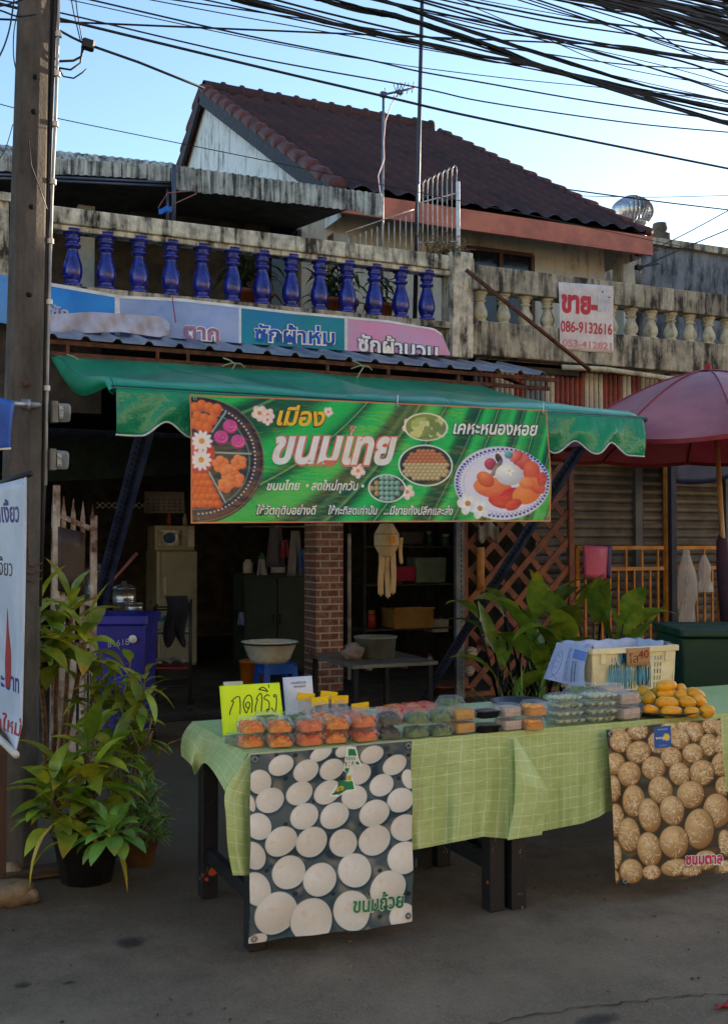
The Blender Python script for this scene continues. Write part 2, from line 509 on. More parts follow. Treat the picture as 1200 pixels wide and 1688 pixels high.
# ================================================================== ground
def ground_mat():
    N = Nodes('worn_concrete')
    v = N.coord()
    big = N.noise(v, .8, 6, .65, .35, .7); mid = N.noise(v, 4.5, 7, .7, .35, .7); fine = N.noise(v, 70, 4, .7, .3, .75)
    col = N.mix(big, L(152, 132, 110), L(112, 96, 79))
    col = N.mix(N.math('MULTIPLY', mid, .55), col, L(98, 85, 71))
    col = N.mix(N.math('MULTIPLY', fine, .4), col, L(66, 57, 48))
    pale = N.noise(N.coord((1, 1.6, 1)), 2.2, 8, .75, .6, .72)
    col = N.mix(N.math('MULTIPLY', pale, .35), col, L(172, 158, 138))
    dark = N.noise(N.coord((1.1, 1.4, 1)), 1.7, 3, .5, .64, .70)
    col = N.mix(N.math('MULTIPLY', dark, .5), col, L(52, 47, 42))
    vo = N.n('ShaderNodeTexVoronoi'); vo.inputs['Scale'].default_value = 95; N.l(v, vo.inputs['Vector'])
    sp0 = N.n('ShaderNodeMapRange'); sp0.inputs[1].default_value = .32; sp0.inputs[2].default_value = .12; N.l(vo.outputs['Distance'], sp0.inputs[0])
    col = N.mix(N.math('MULTIPLY', N.math('MULTIPLY', sp0.outputs[0], mid), .55), col, L(186, 176, 158))
    vc_ = N.n('ShaderNodeTexVoronoi', feature='DISTANCE_TO_EDGE'); vc_.inputs['Scale'].default_value = .55
    wv = N.n('ShaderNodeTexNoise'); wv.inputs['Scale'].default_value = 3; wv.inputs['Detail'].default_value = 6; N.l(v, wv.inputs['Vector'])
    wa = N.n('ShaderNodeVectorMath', operation='ADD'); N.l(v, wa.inputs[0]); N.l(wv.outputs['Color'], wa.inputs[1]); N.l(wa.outputs[0], vc_.inputs['Vector'])
    ck = N.n('ShaderNodeMapRange'); ck.inputs[1].default_value = .006; ck.inputs[2].default_value = .001; N.l(vc_.outputs['Distance'], ck.inputs[0])
    col = N.mix(N.math('MULTIPLY', N.math('MULTIPLY', ck.outputs[0], pale), .8), col, L(44, 40, 36))
    # brown soil swept in under the awning, beyond the apron
    tc = N.n('ShaderNodeTexCoord'); sp = N.n('ShaderNodeSeparateXYZ'); N.l(tc.outputs['Object'], sp.inputs[0])
    edge = N.n('ShaderNodeMapRange'); edge.inputs[1].default_value = 3.7; edge.inputs[2].default_value = 5.0
    N.l(N.math('ADD', sp.outputs['Y'], N.math('MULTIPLY', mid, .6)), edge.inputs[0])
    soil = N.mix(fine, L(96, 78, 58), L(66, 52, 38))
    col = N.mix(N.math('MULTIPLY', edge.outputs[0], .75), col, soil)
    N.set(col, .9, 0, .25)
    N.bump(N.math('ADD', N.noise(v, 38, 6, .75, 0, 1), N.math('MULTIPLY', N.noise(v, 7, 4, .6, 0, 1), .8)), .6, .014)
    return N.m
b = MB(); b.add([(-60, -40, 0), (80, -40, 0), (80, 200, 0), (-60, 200, 0)], [[0, 1, 2, 3]])
b.build('ground', ground_mat(), origin=(0, 0, 0), kind='structure')
def crack_path(pts, w):
    bb = MB(); rg = random.Random(5)
    P = [on_z(x, y, .004) for x, y in pts]; Q = []
    for i in range(len(P) - 1):
        for k in range(12):
            q = P[i].lerp(P[i + 1], k / 12); Q.append(q + Vector((rg.uniform(-.008, .008), rg.uniform(-.012, .012), 0)))
    Q.append(P[-1]); vs = []
    for q in Q:
        ww = w * rg.uniform(.4, 1.2); vs += [q + Vector((0, -ww, 0)), q + Vector((0, ww, 0))]
    bb.add(vs, [[2 * i, 2 * i + 2, 2 * i + 3, 2 * i + 1] for i in range(len(Q) - 1)])
    return bb
crack_path([(640, 1760), (800, 1690), (950, 1660), (1100, 1645), (1210, 1636)], .0032).build('road_joint', mat('joint_dirt', L(50, 46, 42), rough=.95), kind='structure')
N = Nodes('oil_stain'); N.set(L(52, 46, 40), .8)
tc = N.n('ShaderNodeTexCoord'); sp_ = N.n('ShaderNodeSeparateXYZ'); N.l(tc.outputs['Generated'], sp_.inputs[0])
dx, dy = N.math('SUBTRACT', sp_.outputs['X'], .5), N.math('SUBTRACT', sp_.outputs['Y'], .5)
dd = N.math('SQRT', N.math('ADD', N.math('MULTIPLY', dx, dx), N.math('MULTIPLY', dy, dy)))
fade = N.n('ShaderNodeMapRange'); fade.inputs[1].default_value = .62; fade.inputs[2].default_value = .3
N.l(N.math('ADD', dd, N.math('MULTIPLY', N.noise(N.coord(), 45, 6, .75, 0, 1), .3)), fade.inputs[0]); N.l(N.math('MULTIPLY', fade.outputs[0], .75), N.b.inputs['Alpha'])
stain_m = N.m
for k, (x, y, rx, ry) in enumerate([(214, 1552, .075, .075), (38, 1623, .035, .03), (112, 1620, .03, .015), (985, 1682, .10, .05)]):
    bb = MB(); c = on_z(x, y, .004); n = 26
    rr = [1 + .14 * math.sin(3 * t / n * 6.28 + k) + random.uniform(-.06, .06) for t in range(n)]
    bb.add([c + Vector((rx * rr[i] * math.cos(6.283 * i / n), ry * rr[i] * math.sin(6.283 * i / n), 0)) for i in range(n)], [list(range(n))])
    bb.build('road_stain', stain_m, kind='structure')

# ================================================================== shared materials
M_beige = grimy('beige_wall_paint', L(186, 184, 172), L(120, 112, 92), 2.0, .25, 6, .85, .15)
M_white_wall = grimy('gable_wall_paint', L(222, 226, 228), L(60, 64, 68), 1.3, .27, 4, .85, .15)
M_stain = grimy('stained_white_concrete', L(232, 222, 198), L(34, 31, 27), 4.5, .5, 7, .9, .6, L(140, 128, 108))
M_grey_stain = grimy('mouldy_grey_concrete', L(196, 186, 162), L(50, 47, 42), 3.2, .55, 6, .9, .6, L(90, 86, 78))
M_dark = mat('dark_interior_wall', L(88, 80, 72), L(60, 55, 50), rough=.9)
M_darkwood = mat('dark_brown_wood', L(74, 50, 38), L(50, 33, 25), scale=4, rough=.6, stretch=(6, 6, .6))
M_glassdark = mat('dark_window_glass', L(26, 32, 40), rough=.12, spec=.6)
M_rust = mat('rusty_steel', L(110, 66, 46), L(70, 44, 34), scale=14, rough=.8, bump=.4, metal=.2)
M_steel = mat('grey_galvanised_steel', L(150, 152, 154), L(110, 112, 116), scale=9, rough=.45, metal=.7)
M_black = mat('black_cable_rubber', L(24, 25, 28), L(32, 33, 36), rough=.6)
M_blueglaze = mat('blue_glazed_paint', L(40, 46, 150), L(18, 22, 96), scale=14, rough=.2, spec=.6, bump=.08)
M_cream = grimy('cream_baluster_paint', L(206, 198, 170), L(110, 104, 88), 8, .35, 6, .75, .2)

# ================================================================== the shop house: roof, gable, upper storey
YE, YW = 11.3, 11.9
E_l = on_y(560, 310, YE); UG = E_l.x                       # front corner of the left verge
R_l = on_x(335, 147, UG)                                   # ridge, left end
YR, ZR = R_l.y, R_l.z
R_r = on_y(732, 215, YR)
E_r = on_y(1062, 381, YE)
ZE = (E_l.z + on_y(1057, 390, YE).z) / 2 + .02
UR = (R_r.x + E_r.x) / 2
YB = 2 * YR - YE
house = thing('shop_house', 'two-storey shop house with a dark brown tiled roof and white gable above the stall', 'house', (UG, YW, 0))

def tile_mat():
    N = Nodes('old_brown_roof_tile'); v = N.coord()
    col = N.mix(N.noise(v, 1.1, 6, .7, .35, .65), L(78, 46, 44), L(50, 35, 39))
    col = N.mix(N.math('MULTIPLY', N.noise(v, 9, 5, .7, .4, .7), .6), col, L(46, 36, 38))
    N.set(col, .75, 0, .3); N.bump(N.noise(v, 40, 4, .6, 0, 1), .3, .01); return N.m
M_tile = tile_mat()
M_verge = mat('red_brown_verge_tile', L(104, 54, 48), L(70, 40, 42), scale=5, rough=.7, bump=.3)
def roof_slope(b, y0, z0, y1, z1, flip=False):
    n_course = 22; wave = .30
    nu = int((UR - UG) / wave * 8)
    vs = []; fs = []; rows = 0
    for j in range(n_course):
        for e in (0, 1):
            t = (j + e) / n_course
            lift = .045 if e == 0 else 0.0
            for i in range(nu + 1):
                u = UG + (UR - UG) * i / nu
                w = .028 * math.cos(2 * math.pi * (u - UG) / wave) * (1 if e == 0 else .85)
                vs.append((u, y0 + (y1 - y0) * t, z0 + (z1 - z0) * t + lift + w))
            rows += 1
    for j in range(rows - 1):
        for i in range(nu):
            a = j * (nu + 1) + i; fs.append([a, a + 1, a + nu + 2, a + nu + 1])
    b.add(vs, fs, True)
b = MB(); roof_slope(b, YE, ZE, YR, ZR); roof_slope(b, YB, ZE, YR, ZR)
roof = b.build('roof', M_tile, house)
b = MB()                                                    # underside boards
b.add([(UG, YE, ZE - .05), (UR, YE, ZE - .05), (UR, YR, ZR - .05), (UG, YR, ZR - .05)], [[0, 1, 2, 3]])
b.add([(UG, YB, ZE - .05), (UR, YB, ZE - .05), (UR, YR, ZR - .05), (UG, YR, ZR - .05)], [[0, 1, 2, 3]])
b.build('soffit', M_darkwood, house)
b = MB()
for k in range(int((UR - UG) / .33)):
    u = UG + k * .33
    b.lathe([(.13, 0), (.125, .3), (.155, .31), (.155, .37), (0, .371)], (u, YR, ZR + .02), 12, Matrix.Rotation(RAD(90), 3, 'Y'))
b.build('ridge_cap', M_tile, roof)
for uu in (UG, UR):
    b = MB(); rk_ = 1.0 if uu == UG else .6
    for (ya, yb) in ((YE, YR), (YB, YR)):
        n = 15
        for k in range(n):
            p = Vector((uu, ya + (yb - ya) * k / n, ZE + (ZR - ZE) * k / n + .03)); q = Vector((uu, ya + (yb - ya) * (k + 1.1) / n, ZE + (ZR - ZE) * (k + 1.1) / n + .0))
            b.tube([p, p.lerp(q, .15), q], [.092 * rk_, .102 * rk_, .078 * rk_], 10)
    b.build('verge_tile', M_verge, roof)
b = MB()                                                    # barge boards under the verge
for uu in (UG - .05,):
    for ya in (YE, YB):
        b.bar((uu, ya, ZE - .12), (uu, YR, ZR - .12), .05, .24, up=(0, -.5, .85))
b.build('barge_board', mat('dark_blue_grey_board', L(44, 44, 56), rough=.7), house)
b = MB(); b.box(((UG + UR) / 2, YE - .03, ZE - .17), (UR - UG, .05, .25))
b.build('fascia_board', mat('salmon_fascia_paint', L(190, 110, 86), L(160, 90, 74), scale=3, rough=.6), house)
b = MB(); b.add([(UG + .06, YE + .1, ZE - .3), (UG + .06, YB - .1, ZE - .3), (UG + .06, YB - .2, ZE + .1), (UG + .06, YR, ZR - .18), (UG + .06, YE + .3, ZE + .1),], [[0, 1, 2, 3, 4]])
b.add([(UR - .06, YE + .1, ZE - .3), (UR - .06, YB - .1, ZE - .3), (UR - .06, YB - .2, ZE + .1), (UR - .06, YR, ZR - .18), (UR - .06, YE + .3, ZE + .1),], [[0, 1, 2, 3, 4]])
b.build('gable_wall', M_white_wall, house)
# upper storey: beige wall with a dark window; the darker rooms behind the balcony canopy
b = MB()
wl = on_y(497, 400, YW).x
b.box(((wl + UR - .3) / 2, YW + .1, (3.55 + ZE) / 2), (UR - .3 - wl, .2, ZE - 3.55))
b.box((UG + .1, (YW + YB) / 2, (3.55 + ZE) / 2 + .05), (.2, YB - YW - .5, ZE - 3.45))
b.box((UR - .45, (YW + YB) / 2, (3.55 + ZE) / 2), (.2, YB - YW - .5, ZE - 3.55))
b.box((on_y(1032, 430, YW - .12).x, YW - .06, (3.55 + ZE) / 2 - .1), (.2, .24, ZE - 3.75))
b.build('upper_wall', M_beige, house)
w0, w1 = on_y(768, 430, YW), on_y(874, 430, YW)
wt = on_y(820, 416, YW).z
b = MB(); b.box(((w0.x + w1.x) / 2, YW - .01, wt - .55), (w1.x - w0.x, .03, 1.1))
win = b.build('window', M_glassdark, house)
b = MB()
for u in (w0.x, w1.x, (w0.x + w1.x) / 2): b.bar((u, YW - .04, wt - 1.1), (u, YW - .04, wt), .05)
b.bar((w0.x, YW - .045, wt), (w1.x, YW - .045, wt), .05)
b.build('frame', M_darkwood, win)
b = MB()
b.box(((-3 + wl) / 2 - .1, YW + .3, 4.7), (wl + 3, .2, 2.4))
b.build('balcony_wall', M_dark, house)
for (xa, xb, c) in ((400, 444, M_darkwood), (444, 496, M_glassdark)):
    p, q = on_y(xa, 360, YW + .18), on_y(xb, 360, YW + .18)
    bb = MB(); bb.box(((p.x + q.x) / 2, YW + .17, 4.6), (q.x - p.x - .04, .05, 2.0)); bb.build('door', c, house)
for xa in (141, 560):  # short posts below the canopy
    b = MB(); p = on_y(xa, 320, 10.6); b.box((p.x, 10.6, 4.25), (.16 if xa < 300 else .22, .18, 1.2 if xa < 300 else 1.3)); b.build('pillar', M_beige, house)
# balcony slab and the ground-floor shell (dark shop interior)
b = MB(); b.box((1.0, 10.6, 3.57), (8.6, 2.6, .26))
b.build('balcony_slab', M_grey_stain, house)
b = MB()
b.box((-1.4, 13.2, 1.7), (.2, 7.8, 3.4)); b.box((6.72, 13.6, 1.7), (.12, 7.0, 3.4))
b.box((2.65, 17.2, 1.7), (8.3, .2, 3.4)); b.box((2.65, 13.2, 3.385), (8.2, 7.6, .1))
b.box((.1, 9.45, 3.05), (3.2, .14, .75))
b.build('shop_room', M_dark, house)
b = MB(); b.add([(-1.3, 9.1, .012), (6.66, 9.1, .012), (6.66, 17.1, .012), (-1.3, 17.1, .012)], [[0, 1, 2, 3]])
b.build('shop_floor', mat('dark_cement_floor', L(92, 84, 72), L(62, 56, 50), scale=3, rough=.7, spec=.3), kind='structure')

# ================================================================== balustrades
YBAL = 9.30
def baluster_mesh(z0, z1, r):
    h = z1 - z0
    pr = [(.95, 0), (.95, .06), (.62, .09), (.78, .13), (.92, .2), (1.0, .28), (.95, .38), (.74, .5), (.55, .62), (.5, .68), (.78, .7), (.8, .735), (.55, .755), (.55, .79), (.72, .82), (.76, .86), (.6, .885), (.9, .92), (.98, .95), (.98, 1)]
    b = MB(); b.lathe([(0, z0)] + [(r * a, z0 + h * t) for a, t in pr] + [(0, z1)], (0, 0, 0), 18); return b
bal = thing('balcony_balustrade', 'balcony balustrade of glossy blue turned balusters under a mould-stained white rail', 'balustrade', (1.2, YBAL, 3.7))
zt, zb = 4.405, 4.262
b = MB(); b.box((3.15, YBAL, (zt + zb) / 2), (4.4, .2, zt - zb)); b.box((3.15, YBAL, zb - .025), (4.4, .14, .05))
rail = b.build('rail', M_stain, bal, bevel=.012)
b = MB(); b.box((3.15, YBAL, 3.71), (4.4, .18, .06)); b.build('plinth', M_grey_stain, bal)
pr0 = on_y(742, 500, YBAL - .1).x
b = MB(); b.box((pr0 + .13, YBAL - .005, 3.92), (.24, .24, 1.06)); b.build('end_post', M_stain, bal, bevel=.012)
proto = None
for k in range(14):
    u = 1.434 - .286 + k * .2855
    if proto is None:
        bb = baluster_mesh(3.74, 4.24, .087); bb.v = [p + Vector((u, YBAL, 0)) for p in bb.v]
        proto = bb.build('baluster', M_blueglaze, bal)
    else:
        c = proto.copy(); COL.objects.link(c); c.location = (.2855 * k, 0, 0)
# left: a solid white parapet beyond the pole
b = MB(); b.box((-.2, YBAL, 3.98), (2.2, .18, .86)); b.box((-.2, YBAL - .01, 4.42), (2.25, .24, .07))
tag(b.build('parapet_wall', M_stain), 'short white parapet wall streaked with black mould, left of the utility pole', 'wall')
# right: the cream balustrade of the next house
y2 = YBAL + .05
za, zb2, zc, zd = (on_y(1000, y, y2).z for y in (467, 505, 553, 606))
bal2 = thing('balcony_balustrade', 'balcony parapet of cream balusters between mould-streaked concrete beams, right of the corner post', 'balustrade', (9, y2, zd))
x0, x1 = pr0 + .27, 14.5
b = MB(); b.box(((x0 + x1) / 2, y2, (za + zb2) / 2), (x1 - x0, .22, za - zb2)); b.build('rail', M_grey_stain, bal2, bevel=.012)
b = MB(); b.box(((x0 + x1) / 2, y2, (zc + zd) / 2), (x1 - x0, .24, zc - zd)); b.build('base_wall', M_grey_stain, bal2, bevel=.012)
xs = [791, 832, 868, 905, 940, 975, 1008, 1041, 1073, 1107, 1137, 1168, 1197]
us = [on_y(x, 530, y2).x for x in xs]; step = (us[-1] - us[0]) / 12
proto = None
for k in range(26):
    u = us[0] + k * step
    if proto is None:
        bb = baluster_mesh(zc, zb2, .078); bb.v = [p + Vector((u, y2, 0)) for p in bb.v]; proto = bb.build('baluster', M_cream, bal2)
    else:
        c = proto.copy(); COL.objects.link(c); c.location = (step * k, 0, 0)
b = MB(); p, q = on_y(768, 445, 9.1), on_y(972, 610, 9.0)
b.tube([p, q], .022, 8); tag(b.build('steel_pole', M_rust), 'rusty steel pole leaning diagonally across the cream balustrade', 'pole')
# neighbour shop under the cream balcony: striped sheet wall, roller shutters
nb = thing('neighbour_shop', 'shop next door with brown roller shutters and striped red and cream sheet above them', 'shop', (9, 9.6, 0))
b = MB(); b.box(((x0 + x1) / 2, 10.7, (zd + zc) / 2 - .1), (x1 - x0, 2.6, .24)); b.build('balcony_slab', M_grey_stain, nb)
stripes = [M_rust_red := mat('red_painted_sheet', L(150, 66, 54), L(110, 60, 52), scale=5, rough=.6), mat('cream_painted_sheet', L(206, 196, 176), L(170, 160, 142), scale=5, rough=.6), mat('grey_painted_sheet', L(128, 132, 134), L(104, 106, 108), scale=5, rough=.6)]
b = MB(); yS = 9.5; zs1 = zd - .02; zs0 = on_y(980, 690, yS).z - .35
pat = [2, 0, 1, 1, 0, 2, 2, 1, 0, 0, 0, 1, 1, 0, 0, 1, 0, 1, 1, 0]
u = 5.5; k = 0
while u < 12.5:
    wv = .055; b.cur = pat[(k // 2) % len(pat)]
    b.add([(u, yS, zs0), (u + wv * .3, yS - .02, zs0), (u + wv * .7, yS - .02, zs0), (u + wv, yS, zs0), (u, yS, zs1), (u + wv * .3, yS - .02, zs1), (u + wv * .7, yS - .02, zs1), (u + wv, yS, zs1)], [[0, 1, 5, 4], [1, 2, 6, 5], [2, 3, 7, 6]])
    u += wv * 1.15; k += 1
b.build('sheet_cladding', stripes, nb)
M_shut = mat('brown_shutter_steel', L(120, 108, 92), L(88, 78, 66), scale=3, rough=.45, metal=.3)
yH = 10.0
def shutter(xa, xb):
    p, q = on_y(xa, 800, yH).x, on_y(xb, 800, yH).x
    b = MB(); z = .0; zt_ = zs0 + .1; n = int(zt_ / .1)
    prof = []
    for i in range(n):
        for t, d in ((0, 0), (.25, -.022), (.6, -.028), (.85, -.01), (1, 0)): prof.append((yH + d, z + (i + t) * .1))
    vs = []
    for yy, zz in prof: vs += [(p, yy, zz), (q, yy, zz)]
    b.add(vs, [[2 * i, 2 * i + 1, 2 * i + 3, 2 * i + 2] for i in range(len(prof) - 1)])
    return b.build('roller_shutter', M_shut, nb)
shutter(880, 1044); shutter(1057, 1092); shutter(1108, 1190); shutter(1206, 1400)
b = MB()
for xa in (1050, 1100, 1198):
    p = on_y(xa, 800, yH - .05); b.box((p.x, yH - .02, zs0 / 2), (.1, .12, zs0))
b.build('shutter_rail', mat('grey_shutter_rail', L(96, 94, 92), rough=.6), nb)
b = MB(); b.box((10.05, 10.2, zs0 / 2 + .1), (6.5, .1, zs0 + .4)); b.box((12.6, 9.9, 1.8), (.3, .9, 3.5)); b.build('wall', M_dark, nb)
pp = MB(); pp.tube([on_y(927, 605, 9.2), on_y(1000, 609, 9.2), on_y(1095, 623, 9.2), on_y(1250, 640, 9.2)], .028, 8); pp.build('pipe', M_cream, nb)

# neighbour's tall mouldy side wall, right
nr = thing('neighbour_house', 'house at far right with a tall blackened concrete side wall', 'house', (12, 12, 0))
p0, p1 = on_y(1057, 392, 12.2), on_y(1200, 383, 12.2)
b = MB(); b.box(((p0.x + 70) / 2, 16.2, p0.z / 2), (70 - p0.x, 8, p0.z))  # wall runs on far out of view, lengthened to block the low sun
b.build('wall', grimy('black_mould_wall', L(128, 132, 138), L(44, 48, 56), 2.2, .6, 4, .9, .5), nr)
b = MB(); b.box(((p0.x + 70) / 2, 12.17, p0.z - .04), (70 - p0.x + .1, .1, .1)); b.build('coping', M_grey_stain, nr)
b = MB(); c = on_y(1087, 385, 12.6); b.lathe([(.0, .16), (.1, .15), (.12, .06), (.09, .0), (.16, -.02), (.16, -.12)], c, 12)
b.build('vent_cap', M_dark, nr)
# turbine ventilator behind the roof
vc = on_d(1041, 350, 18.5)
vt = thing('turbine_ventilator', 'silver turbine ventilator ball at the right end of the tiled roof', 'roof ventilator', vc + Vector((0, 0, -.5)))
b = MB(); nb_ = 30
for k in range(nb_):
    a0 = 2 * math.pi * k / nb_; vs = []
    for i in range(11):
        t = math.pi * (.06 + .78 * i / 10); r = .37 * math.sin(t); z = .27 * math.cos(t)
        for da, dr in ((0, 1.0), (.19, .90)): vs.append(vc + Vector((r * dr * math.cos(a0 + da), r * dr * math.sin(a0 + da), z)))
    b.add(vs, [[2 * i, 2 * i + 1, 2 * i + 3, 2 * i + 2] for i in range(10)], True)
b.build('vane', mat('bright_aluminium', L(196, 200, 206), L(150, 154, 160), rough=.3, metal=.85), vt)
b = MB(); b.lathe([(0, .28), (.12, .27), (.14, .24)], vc, 16); b.build('cap', M_steel, vt)
b = MB(); b.lathe([(.27, -.2), (.28, -.24), (.24, -.26), (.24, -.9)], vc, 20); b.build('base', M_steel, vt)

# ================================================================== stained canopy over the balcony
M_canopy = grimy('mould_streaked_fibre_sheet', L(206, 208, 198), L(34, 38, 38), 5, .58, 14, .85, .3)
def corrug(b, p, q, drop, back=0.0, pitch=.075, amp=.014, jag=0.0):
    """vertical corrugated strip from p to q (top edge), hanging by drop"""
    p, q = Vector(p), Vector(q); n = int((q - p).length / pitch) * 6
    vs = []; rg = random.Random(3); jz = 0
    for i in range(n + 1):
        t = i / n; c = p.lerp(q, t); w = amp * math.cos(2 * math.pi * i / 6)
        if i % 30 == 0: jz = rg.uniform(-jag, jag)
        vs += [c + Vector((0, w, 0)), c + Vector((0, w - back, -drop + jz))]
    b.add(vs, [[2 * i, 2 * i + 2, 2 * i + 3, 2 * i + 1] for i in range(n)], True)
cp = thing('balcony_canopy', 'old corrugated canopy streaked with black mould over the balcony', 'canopy', on_y(290, 290, 9.6))
yC = 9.55
a, c = on_y(284, 272, yC), on_y(632, 320, yC)
hgt = a.z - on_y(284, 310, yC).z
b = MB(); corrug(b, a, c, hgt, 0, jag=.02); b.build('valance', M_canopy, cp)
b = MB(); a2, c2 = on_y(-120, 225, yC + .25), on_y(288, 269, yC + .25)
corrug(b, a2, c2, .17, .12); b.build('roof_edge', M_canopy, cp)
b = MB(); a3, c3 = on_y(-120, 248, yC + .08), on_y(286, 273, yC + .08)
corrug(b, a3, c3, .14, 0, jag=.015); b.build('valance', M_canopy, cp)
b = MB(); b.add([a + Vector((0, .02, -.02)), c + Vector((0, .02, -.02)), (c.x, YW + .2, a.z + .35), (a.x, YW + .2, a.z + .35)], [[0, 1, 2, 3]])
b.add([a2 + Vector((0, .05, -.1)), c2 + Vector((0, .05, -.1)), (c2.x, YW + .2, a2.z + .2), (a2.x, YW + .2, a2.z + .2)], [[0, 1, 2, 3]])
b.build('roof_sheet', M_dark, cp)
b = MB()
for y0, y1 in ((293, 301), (299, 307)): b.tube([on_y(-60, y0 - 8, yC + .05), on_y(282, y1, yC + .05)], .012, 6)
b.tube([on_y(288, 272, yC), on_y(286, 372, yC)], .022, 8); b.tube([on_y(277, 312, yC + .1), on_y(277, 372, yC + .1)], .016, 8)
b.build('frame', mat('blue_grey_steel_tube', L(84, 92, 110), rough=.5, metal=.4), cp)
# a clothes hanger and rag on the post
b = MB(); hp = [on_y(x, y, yC - .05) for x, y in ((261, 343), (277, 318), (322, 314), (324, 319), (288, 336))]
b.tube(hp, .006, 6); tag(b.build('wire_hanger', mat('brass_wire', L(150, 96, 90), rough=.5)), 'thin wire clothes hanger hooked on the canopy post', 'hanger')
b = MB(); b.grid(lambda s, t: on_y(262 + 22 * s, 344 + 9 * t - 5 * s + 1.5 * math.sin(9 * s), yC - .06), 10, 4)
tag(b.build('rag', mat('blue_cloth', L(36, 110, 200), rough=.9), solid=.006), 'small bright blue rag hanging beside the canopy post', 'rag')

# ================================================================== things on the balcony
def leaf(b, base, d, ln, wd, droop=.5, up=Vector((0, 0, 1)), n=6, fold=.35, twist=0.0, stalk=.12):
    base = Vector(base); d = Vector(d).normalized()
    side = d.cross(up)
    if side.length < .1: side = Vector((1, 0, 0))
    side.normalize(); side = Matrix.Rotation(twist, 3, d) @ side
    nrm = side.cross(d); p = base.copy(); st = ln / n; vs = []
    for i in range(n + 1):
        t = i / n
        w = wd * .5 * (math.sin(math.pi * min(1, max(0, (t - stalk) / (1 - stalk))) ** .8) + (.05 if t < 1 else .0))
        s2 = side
        f = nrm * (w * fold)
        vs += [p - s2 * w + f, p.copy(), p + s2 * w + f]
        d = (d + Vector((0, 0, -1)) * (droop * st / ln * 1.6)).normalized()
        nrm = side.cross(d); p = p + d * st
    o = b.add(vs, [[3 * i + k, 3 * i + k + 1, 3 * i + k + 4, 3 * i + k + 3] for i in range(n) for k in (0, 1)], True)
    t0 = b.tint; dry = random.random() < .3                     # pale midrib, yellowing edge, dry tip
    for i in range(n + 1):
        for k in range(3):
            m = (1.0, 1.0, 1.0) if k != 1 else (1.12, 1.12, 1.15)
            if k != 1 and i % 2: m = (1.18, 1.06, .8)
            if dry and i >= n - 1: m = (1.9, 1.0, .7)
            b.tn[o + 3 * i + k] = tuple(a * c for a, c in zip(t0, m))
M_leaf = leaf_mat('glossy_leaf_green', L(88, 112, 48), L(62, 90, 40))
M_leafdark = leaf_mat('dark_leaf_green', L(58, 84, 44), L(40, 64, 36))
M_dry = mat('dry_stem', L(130, 104, 74), L(90, 72, 52), scale=20, rough=.9)
M_clay = mat('clay_pot', L(164, 96, 64), L(130, 80, 58), scale=8, rough=.8)
def rnd_tint(lo=.75, hi=1.25, warm=.15):
    k = random.uniform(lo, hi); w = random.uniform(-warm, warm); return (k * (1 + w), k, k * (1 - abs(w)))
bplants = [(398, 475, 'small'), (425, 500, 'orange'), (540, 505, 'small'), (566, 500, 'small'), (625, 520, 'small')]
for k, (x, y, kd) in enumerate(bplants):
    base = on_y(x, y, 9.62); base.z = 3.70
    t = thing('potted_plant', ['spiky green pot plant behind the middle blue balusters', 'pot plant with curled dry brown leaves behind the sixth visible blue baluster', 'thin dark climbing pot plant between blue balusters', 'bushy dark pot plant behind the blue balusters, left of the spiked railing', 'small dark pot plant near the right end of the blue balusters'][k], 'potted plant', base)
    b = MB(); b.lathe([(0, 0), (.1, 0), (.14, .2), (.155, .2), (.155, .24), (.13, .24), (.12, .2), (0, .2)], base, 14); b.build('pot', M_clay, t)
    b = MB(); rg = random.Random(k)
    for i in range(46):
        an = rg.uniform(0, 6.28); el = rg.uniform(.5, 1.45); b.tint = rnd_tint() if kd != 'orange' else (2.2, 1.1, .9)
        h = rg.uniform(.2, .5)
        leaf(b, base + Vector((rg.uniform(-.1, .1), rg.uniform(-.08, .08), h)), (math.cos(an) * math.cos(el), math.sin(an) * math.cos(el), math.sin(el)), rg.uniform(.15, .32), .04, 1.2, n=4)
    b.build('foliage', M_leafdark, t)
# spiked railing at the balcony end
sr = thing('spiked_railing', 'white spear-topped iron railing rising at the right end of the blue balcony', 'railing', on_y(690, 420, 9.5))
b = MB(); M_wirew = mat('white_painted_iron', L(190, 190, 186), L(140, 138, 132), scale=12, rough=.6)
y_ = 9.5
for i in range(12):
    x = 575 + i * 9.4; top = 394 - i * 3.6 - 2; p = on_y(x, 440, y_); p.z = 4.3; q = on_y(x, top, y_); q.x = p.x
    b.tube([p, q], .006, 6)
b.tube([on_y(571, 383, y_), on_y(682, 345, y_)], .007, 6); b.tube([on_y(571, 415, y_), on_y(682, 424, y_)], .007, 6)
for i in range(9):
    x = 689 + i * 8; top = 318 - i * 4.0; p = on_y(x, 440, y_); p.z = 4.3; q = on_y(x, top, y_); q.x = p.x
    b.tube([p, q], .006, 6)
    if i < 8:
        m = on_y(x + 4, top - 18, y_); q2 = on_y(x + 8, top - 4, y_); b.tube([q, q.lerp(m, .6) + Vector((-.012, 0, .01)), m], .005, 5); b.tube([m, m.lerp(q2, .4) + Vector((.012, 0, .01)), q2], .005, 5)
b.tube([on_y(689, 400, y_), on_y(754, 398, y_)], .007, 6); b.tube([on_y(689, 335, y_), on_y(754, 318, y_)], .007, 6)
b.build('bars', M_wirew, sr)
b = MB(); p = on_y(755, 440, y_); p.z = 4.3; q = on_y(755, 300, y_); q.x = p.x; b.tube([p, q], .022, 10); b.build('post', mat('white_pvc', L(220, 222, 222), rough=.4), sr)
base = on_y(727, 425, 9.32); base.z = 4.405
t = thing('dry_plant', 'half-dead straggly plant growing on the end of the stained rail', 'plant', base)
b = MB(); g = MB(); rg = random.Random(4)
